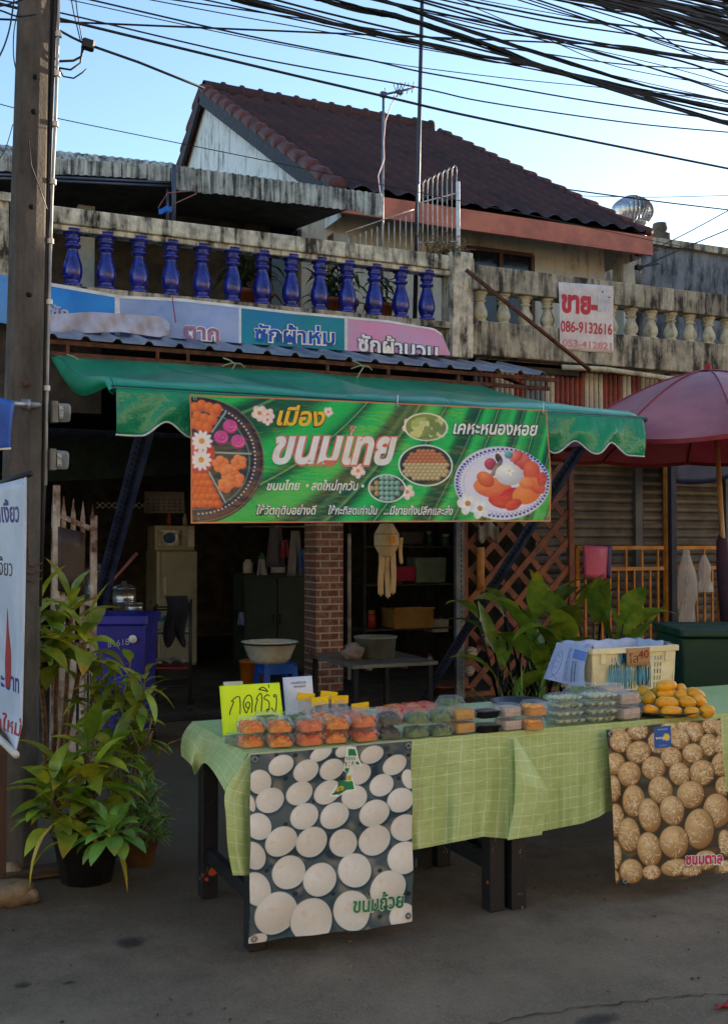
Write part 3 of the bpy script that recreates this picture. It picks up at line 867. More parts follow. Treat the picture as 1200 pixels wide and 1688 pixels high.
for i in range(36):
    an = rg.uniform(0, 6.28); pts = [base + Vector((rg.uniform(-.16, .2), rg.uniform(-.06, .06), 0))]
    d = Vector((math.cos(an) * .5, math.sin(an) * .3, 1))
    for s in range(5):
        pts.append(pts[-1] + d.normalized() * rg.uniform(.03, .075 if i > 3 else .11)); d += Vector((rg.uniform(-.6, .6), rg.uniform(-.4, .4), rg.uniform(-.7, .2)))
    b.tube(pts, .005, 5)
for i in range(60):
    an = rg.uniform(0, 6.28); g.tint = rnd_tint(.8, 1.5, .3)
    leaf(g, base + Vector((rg.uniform(0, .25), rg.uniform(-.08, .08), rg.uniform(0, .12))), (math.cos(an), math.sin(an), rg.uniform(-.2, .8)), .09, .025, 1.5, n=3)
b.build('stems', M_dry, t); g.build('foliage', M_leafdark, t)

# fallen bits on the road
b = MB(); rg = random.Random(77)
for i in range(110):
    p = on_z(rg.uniform(-50, 1250), 1440 + 250 * rg.random() ** 1.3, .004); s_ = rg.uniform(.002, .007); a = rg.uniform(0, 6.28); b.tint = rnd_tint(.5, 1.6, .25)
    if i % 3: b.ball(p + Vector((0, 0, s_ * .3)), s_, 4, (1.2, .9, .6), jit=.25)
    else: leaf(b, p + Vector((0, 0, .004)), (math.cos(a), math.sin(a), .15), s_ * 4, s_ * 1.6, .6, n=3)
b.build('street_litter', mat('leaf_and_grit', L(112, 98, 78), L(76, 66, 52), rough=.95, tint=True), kind='stuff')

# unseen shop row across the street, added to bounce warm sunlight onto the stall
op = thing('bounce_shop_row', 'unseen cream shop row across the street, added to bounce warm sunlight onto the stall', 'shops', (5, -11, 0))
M_op = mat('bounce_cream_wall', L(236, 222, 194), L(226, 208, 176), scale=1.5, rough=.9)
b = MB(); b.box((5, -14, 4.2), (110, 6, 8.4)); b.build('wall', M_op, op)
b = MB(); b.box((5, -13.9, 8.5), (111, 7.2, .25)); b.build('roof', M_rust, op)
b = MB(); b.box((5, -10.4, 3.6), (110, 1.2, .18)); b.build('balcony_slab', M_op, op)
proto_s = MB(); proto_s.box((-46, -10.98, 1.3), (3.2, .05, 2.6)); ps = proto_s.build('roller_shutter', M_shut, op)
proto_w = MB(); proto_w.box((-46, -10.98, 5.6), (1.8, .05, 1.4)); pw_ = proto_w.build('window', M_glassdark, op)
for k in range(1, 20):
    for o in (ps, pw_):
        c = o.copy(); COL.objects.link(c); c.location = (5.3 * k, 0, 0)

b = MB(); c = on_z(1187, 1659, .006); b.grid(lambda s, t: c + Vector((-.03 + .07 * s + .012 * t, -.02 + .03 * t, .004 + .008 * math.sin(s * 5 + t * 3))), 6, 4)
tag(b.build('paper_scrap', mat('red_paper', L(196, 60, 70), rough=.8), solid=.002), 'small red paper scrap on the road at the lower right corner', 'litter')
# ================================================================== lean-to roof sheet
yF = 8.45
zF = on_y(500, 588, yF).z
lean = thing('lean_to_roof', 'grey ribbed metal lean-to roof under the balcony cloth, its front edge on rusty bars', 'roof', (3.4, 8.8, zF))
zLB = on_y(500, 575, 9.26).z
xl, xr = on_y(60, 576, yF).x, on_y(925, 603, yF).x
M_zinc = mat('grey_zinc_sheet', L(150, 158, 172), L(112, 120, 134), scale=3, rough=.42, metal=.35, stretch=(1, .4, 1))
b = MB(); n = int((xr - xl) / .25); vs = []
for i in range(n):
    u = xl + i * .25
    for dx, dz in ((0, 0), (.085, 0), (.11, .03), (.14, .03), (.165, 0)): vs += [(u + dx, yF, zF + dz), (u + dx, 9.26, zLB + dz)]
b.add(vs, [[2 * i, 2 * i + 2, 2 * i + 3, 2 * i + 1] for i in range(len(vs) // 2 - 1)])
b.build('roof_sheet', M_zinc, lean, solid=.004)
b = MB(); zr0 = on_y(500, 601, yF + .05).z; zr1 = on_y(500, 612, yF + .05).z
b.bar((xl, yF + .05, zF - .025), (xr, yF + .05, zF - .03), .03, .035)
b.build('purlin', M_rust, lean)
b = MB(); b.bar((xl, yF + .06, zr1 - .0), (xr - .1, yF + .06, zr1 - .0), .03, .035); b.build('purlin', M_rust, lean)
for x in (112, 260, 310, 540, 640, 755, 900):
    b = MB(); p = on_y(x, 600, yF + .05); b.bar((p.x, yF + .05, zF - .03), (p.x, yF + .05, zr1), .025); b.build('strut', M_rust, lean)
b = MB()
for x in (xl + .3, xr - .3): b.bar((x, yF + .05, zr1 - .02), (x, 9.2, zLB - .1), .03)
b.build('rafter', M_rust, lean)
M_rope = mat('pale_green_rope', L(150, 170, 130), L(120, 134, 104), scale=30, rough=.9)
for k, x in enumerate((130, 385, 596)):
    b = MB(); p = on_y(x, 596 + (x - 130) * .02, yF - .02)
    b.tube([p + Vector((-.09, 0, .05)), p + Vector((-.03, -.01, .03)), p + Vector((.01, -.02, .0)), p + Vector((-.03, -.02, -.06)), p + Vector((-.06, -.02, -.12))], .007, 6)
    b.tube([p + Vector((-.1, -.0, -.02)), p + Vector((-.02, -.02, .01)), p + Vector((.06, -.01, .01)), p + Vector((.1, 0, -.02))], .006, 6)
    tag(b.build('rope_tie', M_rope), ['pale rope knotted round the rusty bar next to the utility pole', 'pale rope knot on the rusty bar above the orange dishes of the banner', 'pale rope knot on the rusty bar near the middle of the awning'][k], 'rope', 'rope ties on the rusty bar')

# ================================================================== green awning
YA, YAB = 6.3, 8.6
aL, aR = on_y(191, 640, YA), on_y(1057, 690, YA)
zA = (aL.z + aR.z) / 2
bk = on_y(500, 611, YAB); zAB = bk.z
aw = thing('awning', 'green vinyl awning with a scalloped white-piped valance over the stall', 'awning', (3.2, 7.4, zA))
def pvc(name, c1, c2, rough=.28, bump=.25):
    N = Nodes(name); v = N.coord((1, .5, .7))
    col = N.mix(N.noise(v, 1.6, 4, .6, .35, .65), c1, c2)
    dirt = N.noise(N.coord((3, 3, .8)), 2.2, 6, .7, .5, .75); col = N.mix(N.math('MULTIPLY', dirt, .16), col, L(90, 130, 120))
    N.set(col, .3, 0, .5)
    N.b.inputs['Roughness'].default_value = rough
    h = N.math('ADD', N.noise(v, 2.2, 3, .5, 0, 1), N.math('MULTIPLY', N.noise(N.coord((1.3, .6, 1)), 9, 3, .6, 0, 1), .25))
    N.bump(h, bump, .09)
    tl = N.n('ShaderNodeBsdfTranslucent'); N.l(col, tl.inputs[0])
    mx = N.n('ShaderNodeMixShader'); mx.inputs[0].default_value = .15
    N.l(N.b.outputs[0], mx.inputs[1]); N.l(tl.outputs[0], mx.inputs[2]); N.l(mx.outputs[0], N.out.inputs[0])
    return N.m
M_canopyg = pvc('green_vinyl_top', L(16, 168, 124), L(8, 132, 102))
M_valance = pvc('green_vinyl_valance', L(26, 168, 116), L(12, 138, 98), .16, .6)
def canopy_fn(s, t):
    # t 0 at the back bar, 1 at the front tube
    x0 = 1.20 + .02 * t; x1 = 5.02 + .06 * t
    x = x0 + (x1 - x0) * s
    sag = -.07 * math.sin(math.pi * t) * (.6 + .4 * math.sin(s * 21)) - .02 * math.sin(s * 9 + t * 4) * math.sin(math.pi * t)
    z = zAB + (zA + .06 - zAB) * (t ** .92)
    if t > .93: z += -.06 * ((t - .93) / .07) ** 1.5
    fold = .03 * math.exp(-((s - .42 - .25 * (t - .3)) / .03) ** 2) * math.sin(math.pi * t) + .035 * math.exp(-((s - .5 + .1 * (t - .3)) / .04) ** 2) * math.sin(math.pi * t)
    return Vector((x, YAB + (YA - YAB) * t, z + sag + fold + .012 * math.sin(s * 60 + 8 * t) * t * (1 - t)))
b = MB(); b.grid(canopy_fn, 90, 30); b.build('canopy', M_canopyg, aw, solid=.003)
for s_ in (.2, .4, .6, .8):
    b = MB(); b.grid(lambda q, t: canopy_fn(s_ + .004 * (q - .5), .02 + .95 * t) + Vector((0, 0, .005)), 2, 24); b.build('seam', M_canopyg, aw)
b = MB()                                                      # drooping flap along the left side
b.grid(lambda s, t: canopy_fn(0, s) + Vector((-.004 - .03 * math.sin(math.pi * t), 0, -t * (.03 + .15 * math.sin(math.pi * (.08 + .86 * s)) * (1 - .5 * s)))), 30, 8)
b.build('side_flap', M_canopyg, aw)
b = MB()
b.grid(lambda s, t: canopy_fn(1, s) + Vector((.004, 0, -t * .13)), 20, 4); b.build('side_flap', M_canopyg, aw)
def vdepth(x):
    s = (x - aL.x) / (aR.x - aL.x)
    e = min(1, min(s, 1 - s) / .035)
    return .275 - e * .045 * (1 - math.cos((min(s, 1 - s) / .0385 - 1) * math.pi / 1.05)) * (1 if min(s, 1 - s) > .035 else 0)
def val_fn(s, t):
    x = aL.x + (aR.x - aL.x) * s
    w = .022 * math.sin(s * 19) + .014 * math.sin(s * 47 + 1) + .012 * math.sin(s * 90 + 6 * t)
    return Vector((x, YA - .02 - .02 * math.sin(t * 2.4) + w * t, zA - .005 - t * vdepth(x)))
b = MB(); b.grid(val_fn, 220, 12); vl = b.build('valance', M_valance, aw, solid=.002)
b = MB(); b.tube([val_fn(i / 220, 1) for i in range(221)], .0065, 6); b.build('piping', mat('white_piping', L(222, 228, 230), rough=.6), vl)
b = MB(); b.tube([aL + Vector((-.02, .03, .0)), aR + Vector((.06, .03, 0))], .024, 10); b.build('front_tube', mat('dark_teal_tube', L(24, 60, 62), rough=.5), aw)
M_slot = mat('dark_blue_slotted_steel', L(74, 90, 136), L(52, 64, 100), scale=6, rough=.5, metal=.2)
M_hole = mat('slot_black', L(14, 14, 16), rough=.9)  # black bars laid on the steel draw its slots
def strut(p, q, w=.055):
    b = MB(); p, q = Vector(p), Vector(q); d = (q - p).normalized(); a = d.cross(Vector((0, 1, 0))).normalized(); nn = a.cross(d)
    b.cur = 0; b.bar(p + a * w / 2, q + a * w / 2, .004, w, up=a); b.bar(p, q, w, .004, up=nn)
    b.cur = 1; n = int((q - p).length / .055)
    for side in (-.012, .012):
        for i in range(n):
            c = p + d * (.03 + i * .055 + (.02 if side > 0 else 0)); f = nn * -.0035 if nn.dot(EYEV - p) < 0 else nn * .0035
            b.bar(c + a * side + f, c + a * side + f + d * .024, .007, .003, up=nn)
    return b.build('strut', [M_slot, M_hole], aw)
strut(on_y(238, 700, YA + .05), on_x(146, 1050, 1.5) if False else on_y(128, 1120, 8.9), .075)
strut(on_y(952, 738, YA + .05), on_z(690, 1160, .02), .075)
b = MB(); pz = on_y(757, 1140, 9.2); b.box((pz.x, 9.2, 1.6), (.09, .05, 3.2)); b.cur = 1
for i in range(60):
    b.box((pz.x + .012, 9.173, .12 + i * .05), (.008, .003, .022))
tag(b.build('steel_post', [mat('grey_slotted_steel', L(110, 116, 120), L(70, 78, 92), scale=3, rough=.5, metal=.3), M_hole]), 'grey slotted steel post at the left end of the brown trellis', 'post')

# ================================================================== the printed stall banner
YN = YA - .115
TL, TR, BL, BR = on_y(313, 650, YN), on_y(901, 676, YN), on_y(315, 863, YN - .13), on_y(907, 860, YN - .13)
SB = Sheet(TL, TR, BL, BR, lambda a, b: .018 * math.sin(a * 7.5 + 1.2 * b) * math.sin(math.pi * b) + .010 * math.sin(a * 17 + b * 5) * (b * (1 - b)) * 4 + .012 * math.sin(3.1 * a))
ban = thing('vinyl_banner', 'green printed vinyl banner of Thai sweets with white and yellow lettering on the awning front', 'banner', (TL + TR) / 2)
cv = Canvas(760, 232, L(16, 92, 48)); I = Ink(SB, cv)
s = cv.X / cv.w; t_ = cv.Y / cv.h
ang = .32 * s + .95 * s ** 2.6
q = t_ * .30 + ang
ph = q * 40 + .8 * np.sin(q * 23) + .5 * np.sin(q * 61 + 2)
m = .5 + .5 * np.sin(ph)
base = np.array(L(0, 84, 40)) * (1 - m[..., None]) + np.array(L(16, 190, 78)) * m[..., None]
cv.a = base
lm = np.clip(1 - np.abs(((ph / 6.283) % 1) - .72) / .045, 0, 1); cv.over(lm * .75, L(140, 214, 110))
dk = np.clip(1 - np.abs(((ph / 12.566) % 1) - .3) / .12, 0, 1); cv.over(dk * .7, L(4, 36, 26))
rg = random.Random(2)
OR, ORD, PK, PKD = L(248, 138, 50), L(222, 84, 24), L(236, 96, 166), L(190, 40, 110)
# the tray of sweets at the left end
I.ell(327, 757, 111, 106, L(58, 34, 32)); I.ell(327, 757, 104, 99, L(84, 54, 46), ring=7)
for i in range(90):
    a = -1.6 + 3.2 * i / 90; I.ell(327 + 107.5 * math.cos(a), 757 + 102.5 * math.sin(a), 1.1, 1.1, L(150, 120, 100))
    I.ell(327 + 94 * math.cos(a), 757 + 90 * math.sin(a), 1.6, 1.4, L(214, 206, 200) if i % 2 else L(70, 50, 46))
I.ell(327, 757, 89, 85, L(46, 52, 48)); I.ell(327, 757, 87, 83, L(96, 150, 140), ring=1.4); I.ell(327, 757, 80, 77, L(58, 60, 54))
for (x0, y0, x1, y1) in ((350, 712, 372, 680), (356, 746, 414, 748), (345, 778, 372, 828)): I.line(x0, y0, x1, y1, 3.2, L(120, 132, 124)); I.line(x0, y0, x1, y1, 1.2, L(190, 200, 196))
for (x, y) in ((322, 672), (333, 668), (345, 672), (354, 680), (326, 686), (338, 690), (350, 692), (320, 698), (330, 703), (342, 705), (358, 674)): I.ell(x, y, 8.5, 9, OR, col2=ORD)
for (x, y) in ((380, 703), (365, 721), (393, 728)):
    for k, rr in enumerate((12, 9.5, 7, 4.5, 2.2)): I.ell(x + (k % 2) * 1.2, y - k * .5, rr, rr * .95, PK if k % 2 == 0 else PKD, col2=PKD if k % 2 == 0 else PK)
I.ell(325, 750, 30, 33, L(204, 60, 52)); I.ell(318, 748, 20, 24, L(228, 110, 104))
for (x, y) in ((333, 727), (332, 758)): I.flower(x, y, 17, L(250, 236, 226), L(236, 160, 50), 11, wide=.36)
for (x, y, r) in ((364, 765, 14), (378, 780, 15), (394, 762, 13), (388, 790, 15), (372, 800, 13), (384, 776, 9)):
    for k in range(5):
        a = 6.283 * k / 5 + x; I.ell(x + math.cos(a) * r * .5, y + math.sin(a) * r * .5, r * .55, r * .5, L(252, 158, 84), col2=L(238, 106, 48))
for i in range(5):
    for j in range(6):
        x, y = 320 + j * 10 + (i % 2) * 5, 787 + i * 11
        if x < 336 + (y - 780) * .62: I.ell(x, y, 7.5, 7.5, L(250, 122, 44), col2=L(196, 62, 18))
# frangipani, the three ovals and the plate
def frang(x, y, r): I.flower(x, y, r, L(250, 238, 226), L(240, 140, 60), 5, L(244, 206, 190), .3, .75)
for f in ((428, 681, 13), (442, 684, 11), (441, 692, 9), (541, 679, 8), (590, 776, 12), (676, 703, 13), (671, 811, 12)): frang(*f)
cream = L(232, 232, 212)
I.ell(702, 704, 36, 23, cream); I.ell(702, 704, 34, 21.5, L(120, 140, 66))
for i in range(26): I.ell(680 + rg.random() * 48, 692 + rg.random() * 26, 7, 4.5, rg.choice([L(206, 206, 130), L(170, 186, 100), L(228, 224, 180), L(120, 140, 70)]), rot=rg.random() * 3)
I.ell(702, 704, 36, 23, cream, ring=1.6)
I.ell(702, 767, 45, 34, cream); I.ell(702, 767, 43, 32, L(44, 56, 40))
for i in range(9):
    for j in range(10):
        x, y = 668 + j * 7.6 + (i % 2) * 3.6, 744 + i * 5.6
        if ((x - 702) / 38) ** 2 + ((y - 768) / 27) ** 2 < 1: I.ell(x, y, 4.6, 3.6, *( (L(226, 140, 84),) if y < 765 else (L(228, 206, 150),)), col2=L(150, 84, 44) if y < 765 else L(150, 120, 66))
I.ell(702, 767, 45, 34, cream, ring=1.6)
I.ell(638, 805, 31, 23, cream); I.ell(638, 805, 29, 21.5, L(60, 80, 62))
for i in range(5):
    for j in range(7):
        x, y = 613 + j * 8.4, 788 + i * 8.6
        if ((x - 638) / 27) ** 2 + ((y - 805) / 20) ** 2 < 1: I.ell(x, y, 4.6, 4.4, [L(236, 176, 70), L(170, 214, 190), L(158, 206, 184), L(190, 150, 120)][min(3, j // 2)], col2=L(90, 120, 100))
I.ell(638, 805, 31, 23, cream, ring=1.4)
I.ell(828, 796, 80, 60, L(206, 210, 226)); I.ell(828, 796, 78, 58, L(222, 222, 238))
for i in range(64):
    a = 6.283 * i / 64; x, y = 828 + 75 * math.cos(a), 796 + 55.5 * math.sin(a); I.ell(x, y, 2.6, 2.2, L(50, 66, 156)); I.ell(828 + 71 * math.cos(a + .05), 796 + 52 * math.sin(a + .05), 1.4, 1.2, L(70, 90, 180))
I.ell(828, 798, 66, 48, L(210, 208, 228)); I.ell(828, 797, 63, 46, L(226, 224, 240))
CR, CRD = L(246, 120, 70), L(206, 54, 30)
for (x, y, rx, ry, rt, c1, c2) in ((860, 760, 17, 14, .5, L(244, 128, 100), CRD), (876, 778, 14, 18, .2, CR, CRD), (850, 752, 12, 9, -.4, L(250, 150, 120), CRD), (808, 765, 10, 10, 0, L(214, 70, 110), L(130, 30, 60)), (822, 756, 8, 6, 1, L(90, 60, 50), L(50, 40, 36)), (838, 750, 7, 6, 0, L(120, 190, 200), L(70, 120, 130)), (818, 772, 16, 5, -.9, L(168, 150, 140), L(110, 90, 80)), (812, 804, 32, 17, .1, L(250, 150, 84), L(226, 84, 38)), (800, 790, 15, 12, .4, L(250, 140, 70), CRD), (838, 820, 22, 13, -.5, L(236, 60, 40), L(180, 26, 20)), (822, 828, 18, 9, .3, L(240, 80, 50), L(190, 30, 20)), (868, 814, 24, 17, -.2, L(250, 146, 72), L(224, 96, 36)), (884, 800, 16, 12, .5, L(246, 128, 54), CRD), (846, 832, 14, 9, -.3, L(238, 70, 46), L(190, 30, 20)), (893, 790, 8, 12, .2, L(236, 76, 60), L(180, 30, 30)), (868, 796, 13, 10, 0, L(252, 160, 84), L(230, 100, 40))): I.ell(x, y, rx, ry, c1, rot=rt, col2=c2)
I.ell(839, 782, 23, 18, L(252, 250, 244), col2=L(196, 190, 190)); I.flower(839, 776, 8, L(252, 250, 236), L(226, 214, 150), 5)
for f in ((771, 830, 17), (791, 838, 16)): I.flower(f[0], f[1], f[2], L(250, 248, 244), L(206, 140, 50), 5, L(224, 222, 220), .7, .8)
cv.grain(.05, 4)
e = 3                                                         # hem in orange-brown tape
for sl_ in (np.s_[:e], np.s_[-e:]): cv.a[sl_] = L(206, 124, 72)
cv.a[:, :e] = L(206, 124, 72); cv.a[:, -e:] = L(206, 124, 72)
def gloss_vinyl(name):
    m = printed(name, .18, .7, .6, .05); return m
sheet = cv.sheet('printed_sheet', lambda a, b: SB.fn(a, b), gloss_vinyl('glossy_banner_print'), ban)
M_ink_w = mat('white_ink', L(240, 238, 232), L(226, 222, 214), rough=.3, spec=.5)
M_ink_pink = mat('salmon_ink', L(226, 120, 104), L(210, 100, 90), rough=.3)
M_ink_yel = mat('yellow_ink', L(246, 206, 40), L(240, 180, 30), rough=.3)
M_ink_brn = mat('dark_brown_ink', L(88, 48, 22), rough=.35)
M_ink_dkg = mat('dark_green_ink', L(12, 54, 34), rough=.35)
def words(sheet, par, body, x0, y0, x1, y1, size, m, out=None, bold=.012, grow=.035, shear=.25, lift=.003, name='lettering'):
    if out is not None:
        b = MB(); sheet.text(b, body, x0 - 1, y0 + .6, x1 + 1, y1 + .6, size, bold + grow, shear, lift - .0012); b.build('lettering_outline', out, par)
    b = MB(); sheet.text(b, body, x0, y0, x1, y1, size, bold, shear, lift); return b.build(name, m, par)
words(SB, ban, 'เมือง', 456, 700, 536, 702, 40, M_ink_yel, M_ink_brn, .03, .04)
words(SB, ban, 'ขนมไทย', 449, 763, 655, 764, 74, M_ink_w, M_ink_pink, .035, .035, .3, .004)
words(SB, ban, 'ขนมไทย  • สดใหม่ทุกวัน •', 440, 808, 600, 808, 19.5, M_ink_w, None, .02)
words(SB, ban, 'ใช้วัตถุดิบอย่างดี', 423, 848, 522, 848, 19, M_ink_w, M_ink_dkg, .02, .05)
words(SB, ban, 'ใช้กะทิสดเท่านั้น', 541, 848, 622, 848, 18, M_ink_w, M_ink_dkg, .02, .05)
words(SB, ban, '...มีขายทั้งปลีกและส่ง', 632, 848, 746, 849, 18, M_ink_w, M_ink_dkg, .02, .05)
words(SB, ban, 'เคหะหนองหอย', 746, 715, 886, 718, 29, M_ink_w, M_ink_dkg, .025, .045)
for a, b_ in ((.012, .035), (.54, .03), (.985, .03), (.015, .965), (.985, .965)): eyelet(ban, SB.fn(a, b_, .002), SB.n)
for k, (a, x1, y1) in enumerate(((.54, 633, 640), (.985, 903, 662))):
    b = MB(); b.tube([SB.fn(a, .03, .01), SB.fn(a, -.06, .02)], .003, 5); b.build('tie', M_ink_w, ban)

# ================================================================== the long cloth sign along the balcony
YK = 9.10
def prof(pts, x):
    for (x0, y0), (x1, y1) in zip(pts, pts[1:]):
        if x <= x1: return y0 + (y1 - y0) * (x - x0) / (x1 - x0)
    return pts[-1][1]
ktop = [(-60, 442), (85, 466), (200, 487), (300, 492), (395, 503), (480, 513), (570, 521), (640, 528), (715, 541), (728, 550), (742, 584)]
kbot = [(-60, 520), (85, 548), (270, 556), (400, 566), (570, 578), (742, 586)]
ks = thing('cloth_sign', 'long wrinkled cloth sign in blue, lilac, teal and pink along the balcony foot', 'sign', on_y(400, 560, YK))
def ksurf(px, t, lift=0.0):
    yt, yb = prof(ktop, px), prof(kbot, px)
    w = .035 * math.sin(px * .021) * t + .02 * math.sin(px * .07 + 3 * t) * t + .03 * t
    return on_y(px, yt + (yb - yt) * t, YK - w - lift)
cloth_c = [(-60, 18, mat('sky_blue_cloth', L(90, 150, 210), L(60, 130, 200), scale=3, rough=.8)), (18, 84, mat('lilac_white_cloth', L(190, 190, 208), L(164, 170, 196), scale=3, rough=.8)), (84, 190, mat('strong_blue_cloth', L(26, 116, 200), L(40, 140, 216), scale=3, rough=.75)), (190, 198, mat('white_cloth_band', L(226, 230, 234), rough=.8)), (198, 394, mat('lilac_blue_cloth', L(160, 176, 214), L(128, 156, 204), scale=2.5, rough=.8)), (394, 398, None), (398, 568, mat('teal_cloth', L(22, 140, 150), L(30, 124, 170), scale=2.5, rough=.75)), (568, 573, None), (573, 742, mat('pink_cloth', L(220, 146, 180), L(200, 160, 190), scale=3, rough=.8))]
wband = cloth_c[3][2]
for x0_, x1_, m in cloth_c:
    b = MB(); n = max(2, int((x1_ - x0_) / 5))
    b.grid(lambda s, t: ksurf(x0_ + (x1_ - x0_) * s, t), n, 10); b.build('panel' if m else 'seam', m or wband, ks)
b = MB(); b.grid(lambda s, t: ksurf(84 + 656 * s * .998, t * .075, .004), 120, 1); b.build('hem', wband, ks)
class Px:                                                    # lettering follows the hung cloth
    def __init__(s, f): s.f = f
    def text(s, mb, body, x0, y0, x1, y1, size, bold, shear, lift):
        vs, fs = text_geo(body, bold, shear); lo = min(v[0] for v in vs); hi = max(v[0] for v in vs)
        out = []
        for x, y in vs:
            t = (x - lo) / (hi - lo); px = x0 + (x1 - x0) * t; py = y0 + (y1 - y0) * t - y * size
            yt, yb = prof(ktop, px), prof(kbot, px); out.append(s.f(px, min(1.02, (py - yt) / (yb - yt)), lift))
        mb.add(out, fs)
K = Px(ksurf)
M_k_blue = mat('royal_blue_letter', L(22, 90, 190), rough=.7); M_k_red = mat('rose_letter', L(220, 84, 110), rough=.7); M_k_grey = mat('grey_lilac_letter', L(196, 190, 214), rough=.7); M_k_navy = mat('navy_letter', L(52, 62, 104), rough=.7); M_k_green = mat('green_letter', L(30, 130, 84), rough=.7); M_k_pinkg = mat('mauve_letter', L(170, 120, 150), rough=.7)
words(K, ks, 'ซักผ้าห่ม', 420, 561, 552, 568, 34, M_k_blue, M_ink_w, .022, .05, 0, .012)
words(K, ks, 'ซักผ้านวม', 590, 577, 722, 592, 34, M_ink_w, M_k_navy, .03, .05, 0, .012)
words(K, ks, 'ตาก', 303, 556, 362, 562, 34, M_k_pinkg, M_ink_w, .035, .05, 0, .012)
words(K, ks, 'อบ', 214, 548, 268, 552, 34, M_k_red, M_ink_w, .035, .05, 0, .012)
words(K, ks, 'รีด', 132, 541, 176, 545, 32, M_k_green, M_ink_w, .035, .05, 0, .012)
words(K, ks, 'ซัก', 84, 522, 114, 526, 26, M_k_grey, None, .03, .05, 0, .012)
# the folded end of the sign lying on the sheet
fl = [(84, 518, 548), (150, 514, 549), (200, 517, 547), (262, 521, 556), (278, 530, 552), (283, 540, 545)]
b = MB()
def fold_fn(s, t):
    px = 84 + 196 * s; y0 = prof([(f[0], f[1]) for f in fl], px); y1 = prof([(f[0], f[2]) for f in fl], px)
    return on_y(px, y0 + (y1 - y0) * t, YK - .09 - .03 * t - .02 * math.sin(px * .11 + 4 * t) - .012 * math.sin(px * .31 - 5 * t))
b.grid(fold_fn, 50, 10); b.build('folded_end', mat('greyish_cloth_back', L(190, 188, 200), L(164, 162, 176), scale=4, rough=.85), ks)
b = MB(); b.tube([on_y(x, y, YK - .09) for x, y in ((284, 490), (287, 510), (290, 532))], .005, 5); b.build('string', mat('red_string', L(150, 60, 70)), ks)

# ================================================================== for-sale sign on the right balcony
YG = YBAL - .085
SG = Sheet(on_y(920, 465, YG), on_y(1009, 472, YG), on_y(922, 576, YG), on_y(1012, 582, YG), lambda a, b: .012 * math.sin(3 * b + a * 2))
sg = thing('sale_sign', 'white sign with red Thai lettering and two phone numbers tied to the cream balustrade', 'sign', SG.fn(.5, 1))
b = MB(); b.grid(lambda a, c: SG.fn(a, c), 14, 14); b.build('board', mat('faded_white_sheet', L(226, 218, 214), L(200, 190, 188), scale=5, rough=.6), sg, solid=.006)
M_red = mat('faded_red_ink', L(206, 44, 62), L(180, 50, 70), scale=14, rough=.6)
words(SG, sg, 'ขาย-', 924, 513, 984, 518, 47, M_red, None, .05, 0, 0, .006)
words(SG, sg, '086-9132616', 923, 546, 1008, 552, 25, M_red, None, .02, 0, 0, .006)
words(SG, sg, '053-412821', 926, 570, 1007, 577, 16, mat('pale_red_ink', L(206, 110, 118), L(216, 150, 150), scale=20, rough=.6), None, .02, 0, 0, .006)
b = MB(); pa, pb = SG.ab(984, 485), SG.ab(1004, 515); b.grid(lambda a, c: SG.fn(pa[0] + (pb[0] - pa[0]) * a, pa[1] + (pb[1] - pa[1]) * c, .007), 3, 3); b.build('patch', mat('pale_grey_patch', L(206, 206, 212), L(180, 182, 190), scale=20, rough=.5), sg)
b = MB(); b.box(on_y(993, 481, YG - .02), (.012, .004, .02)); b.box(on_y(1004, 490, YG - .02), (.03, .004, .008)); b.build('mark', M_k_navy, sg)
# ================================================================== the two stall tables
ZT = .75
M_blackwood = mat('chipped_black_paint', L(30, 29, 33), L(20, 20, 23), scale=12, rough=.45, spec=.5)
def chipped():
    N = Nodes('chipped_black_leg_paint'); v = N.coord((1, 1, .5))
    a = N.noise(v, 24, 6, .7, .62, .66); o = N.noise(N.coord(), 7, 3, .6, .66, .69)
    col = N.mix(a, L(26, 26, 30), L(150, 140, 128)); col = N.mix(o, col, L(196, 84, 44))
    N.set(col, .5, 0, .5); return N.m
M_chip = chipped()
def table(u0, u1, v0, v1, label):
    t = thing('stall_table', label, 'table', ((u0 + u1) / 2, (v0 + v1) / 2, 0), 'black stall tables')
    b = MB(); b.box(((u0 + u1) / 2, (v0 + v1) / 2, ZT - .02), (u1 - u0, v1 - v0, .03)); b.build('tabletop', M_blackwood, t, bevel=.004)
    b = MB(); b.box(((u0 + u1) / 2, v0 + .06, ZT - .075), (u1 - u0 - .06, .025, .08)); b.build('apron', M_blackwood, t)
    w = .072
    for u in (u0 + w / 2 + .004, u1 - w / 2 - .004):
        for v in (v0 + w / 2 + .01, v1 - w / 2 - .01):
            b = MB(); b.box((u, v, (ZT - .035) / 2), (w, w, ZT - .035)); b.build('leg', M_chip, t, bevel=.004)
        b = MB(); b.box((u, (v0 + v1) / 2, .19), (.035, v1 - v0 - 2 * w - .02, .06)); b.build('stretcher', M_blackwood, t, bevel=.003)
table(1.262, 2.395, 3.865, 4.61, 'left black wooden stall table with chipped paint on its legs')
table(2.412, 4.45, 3.85, 4.60, 'right black wooden stall table carrying the crate and mangoes')

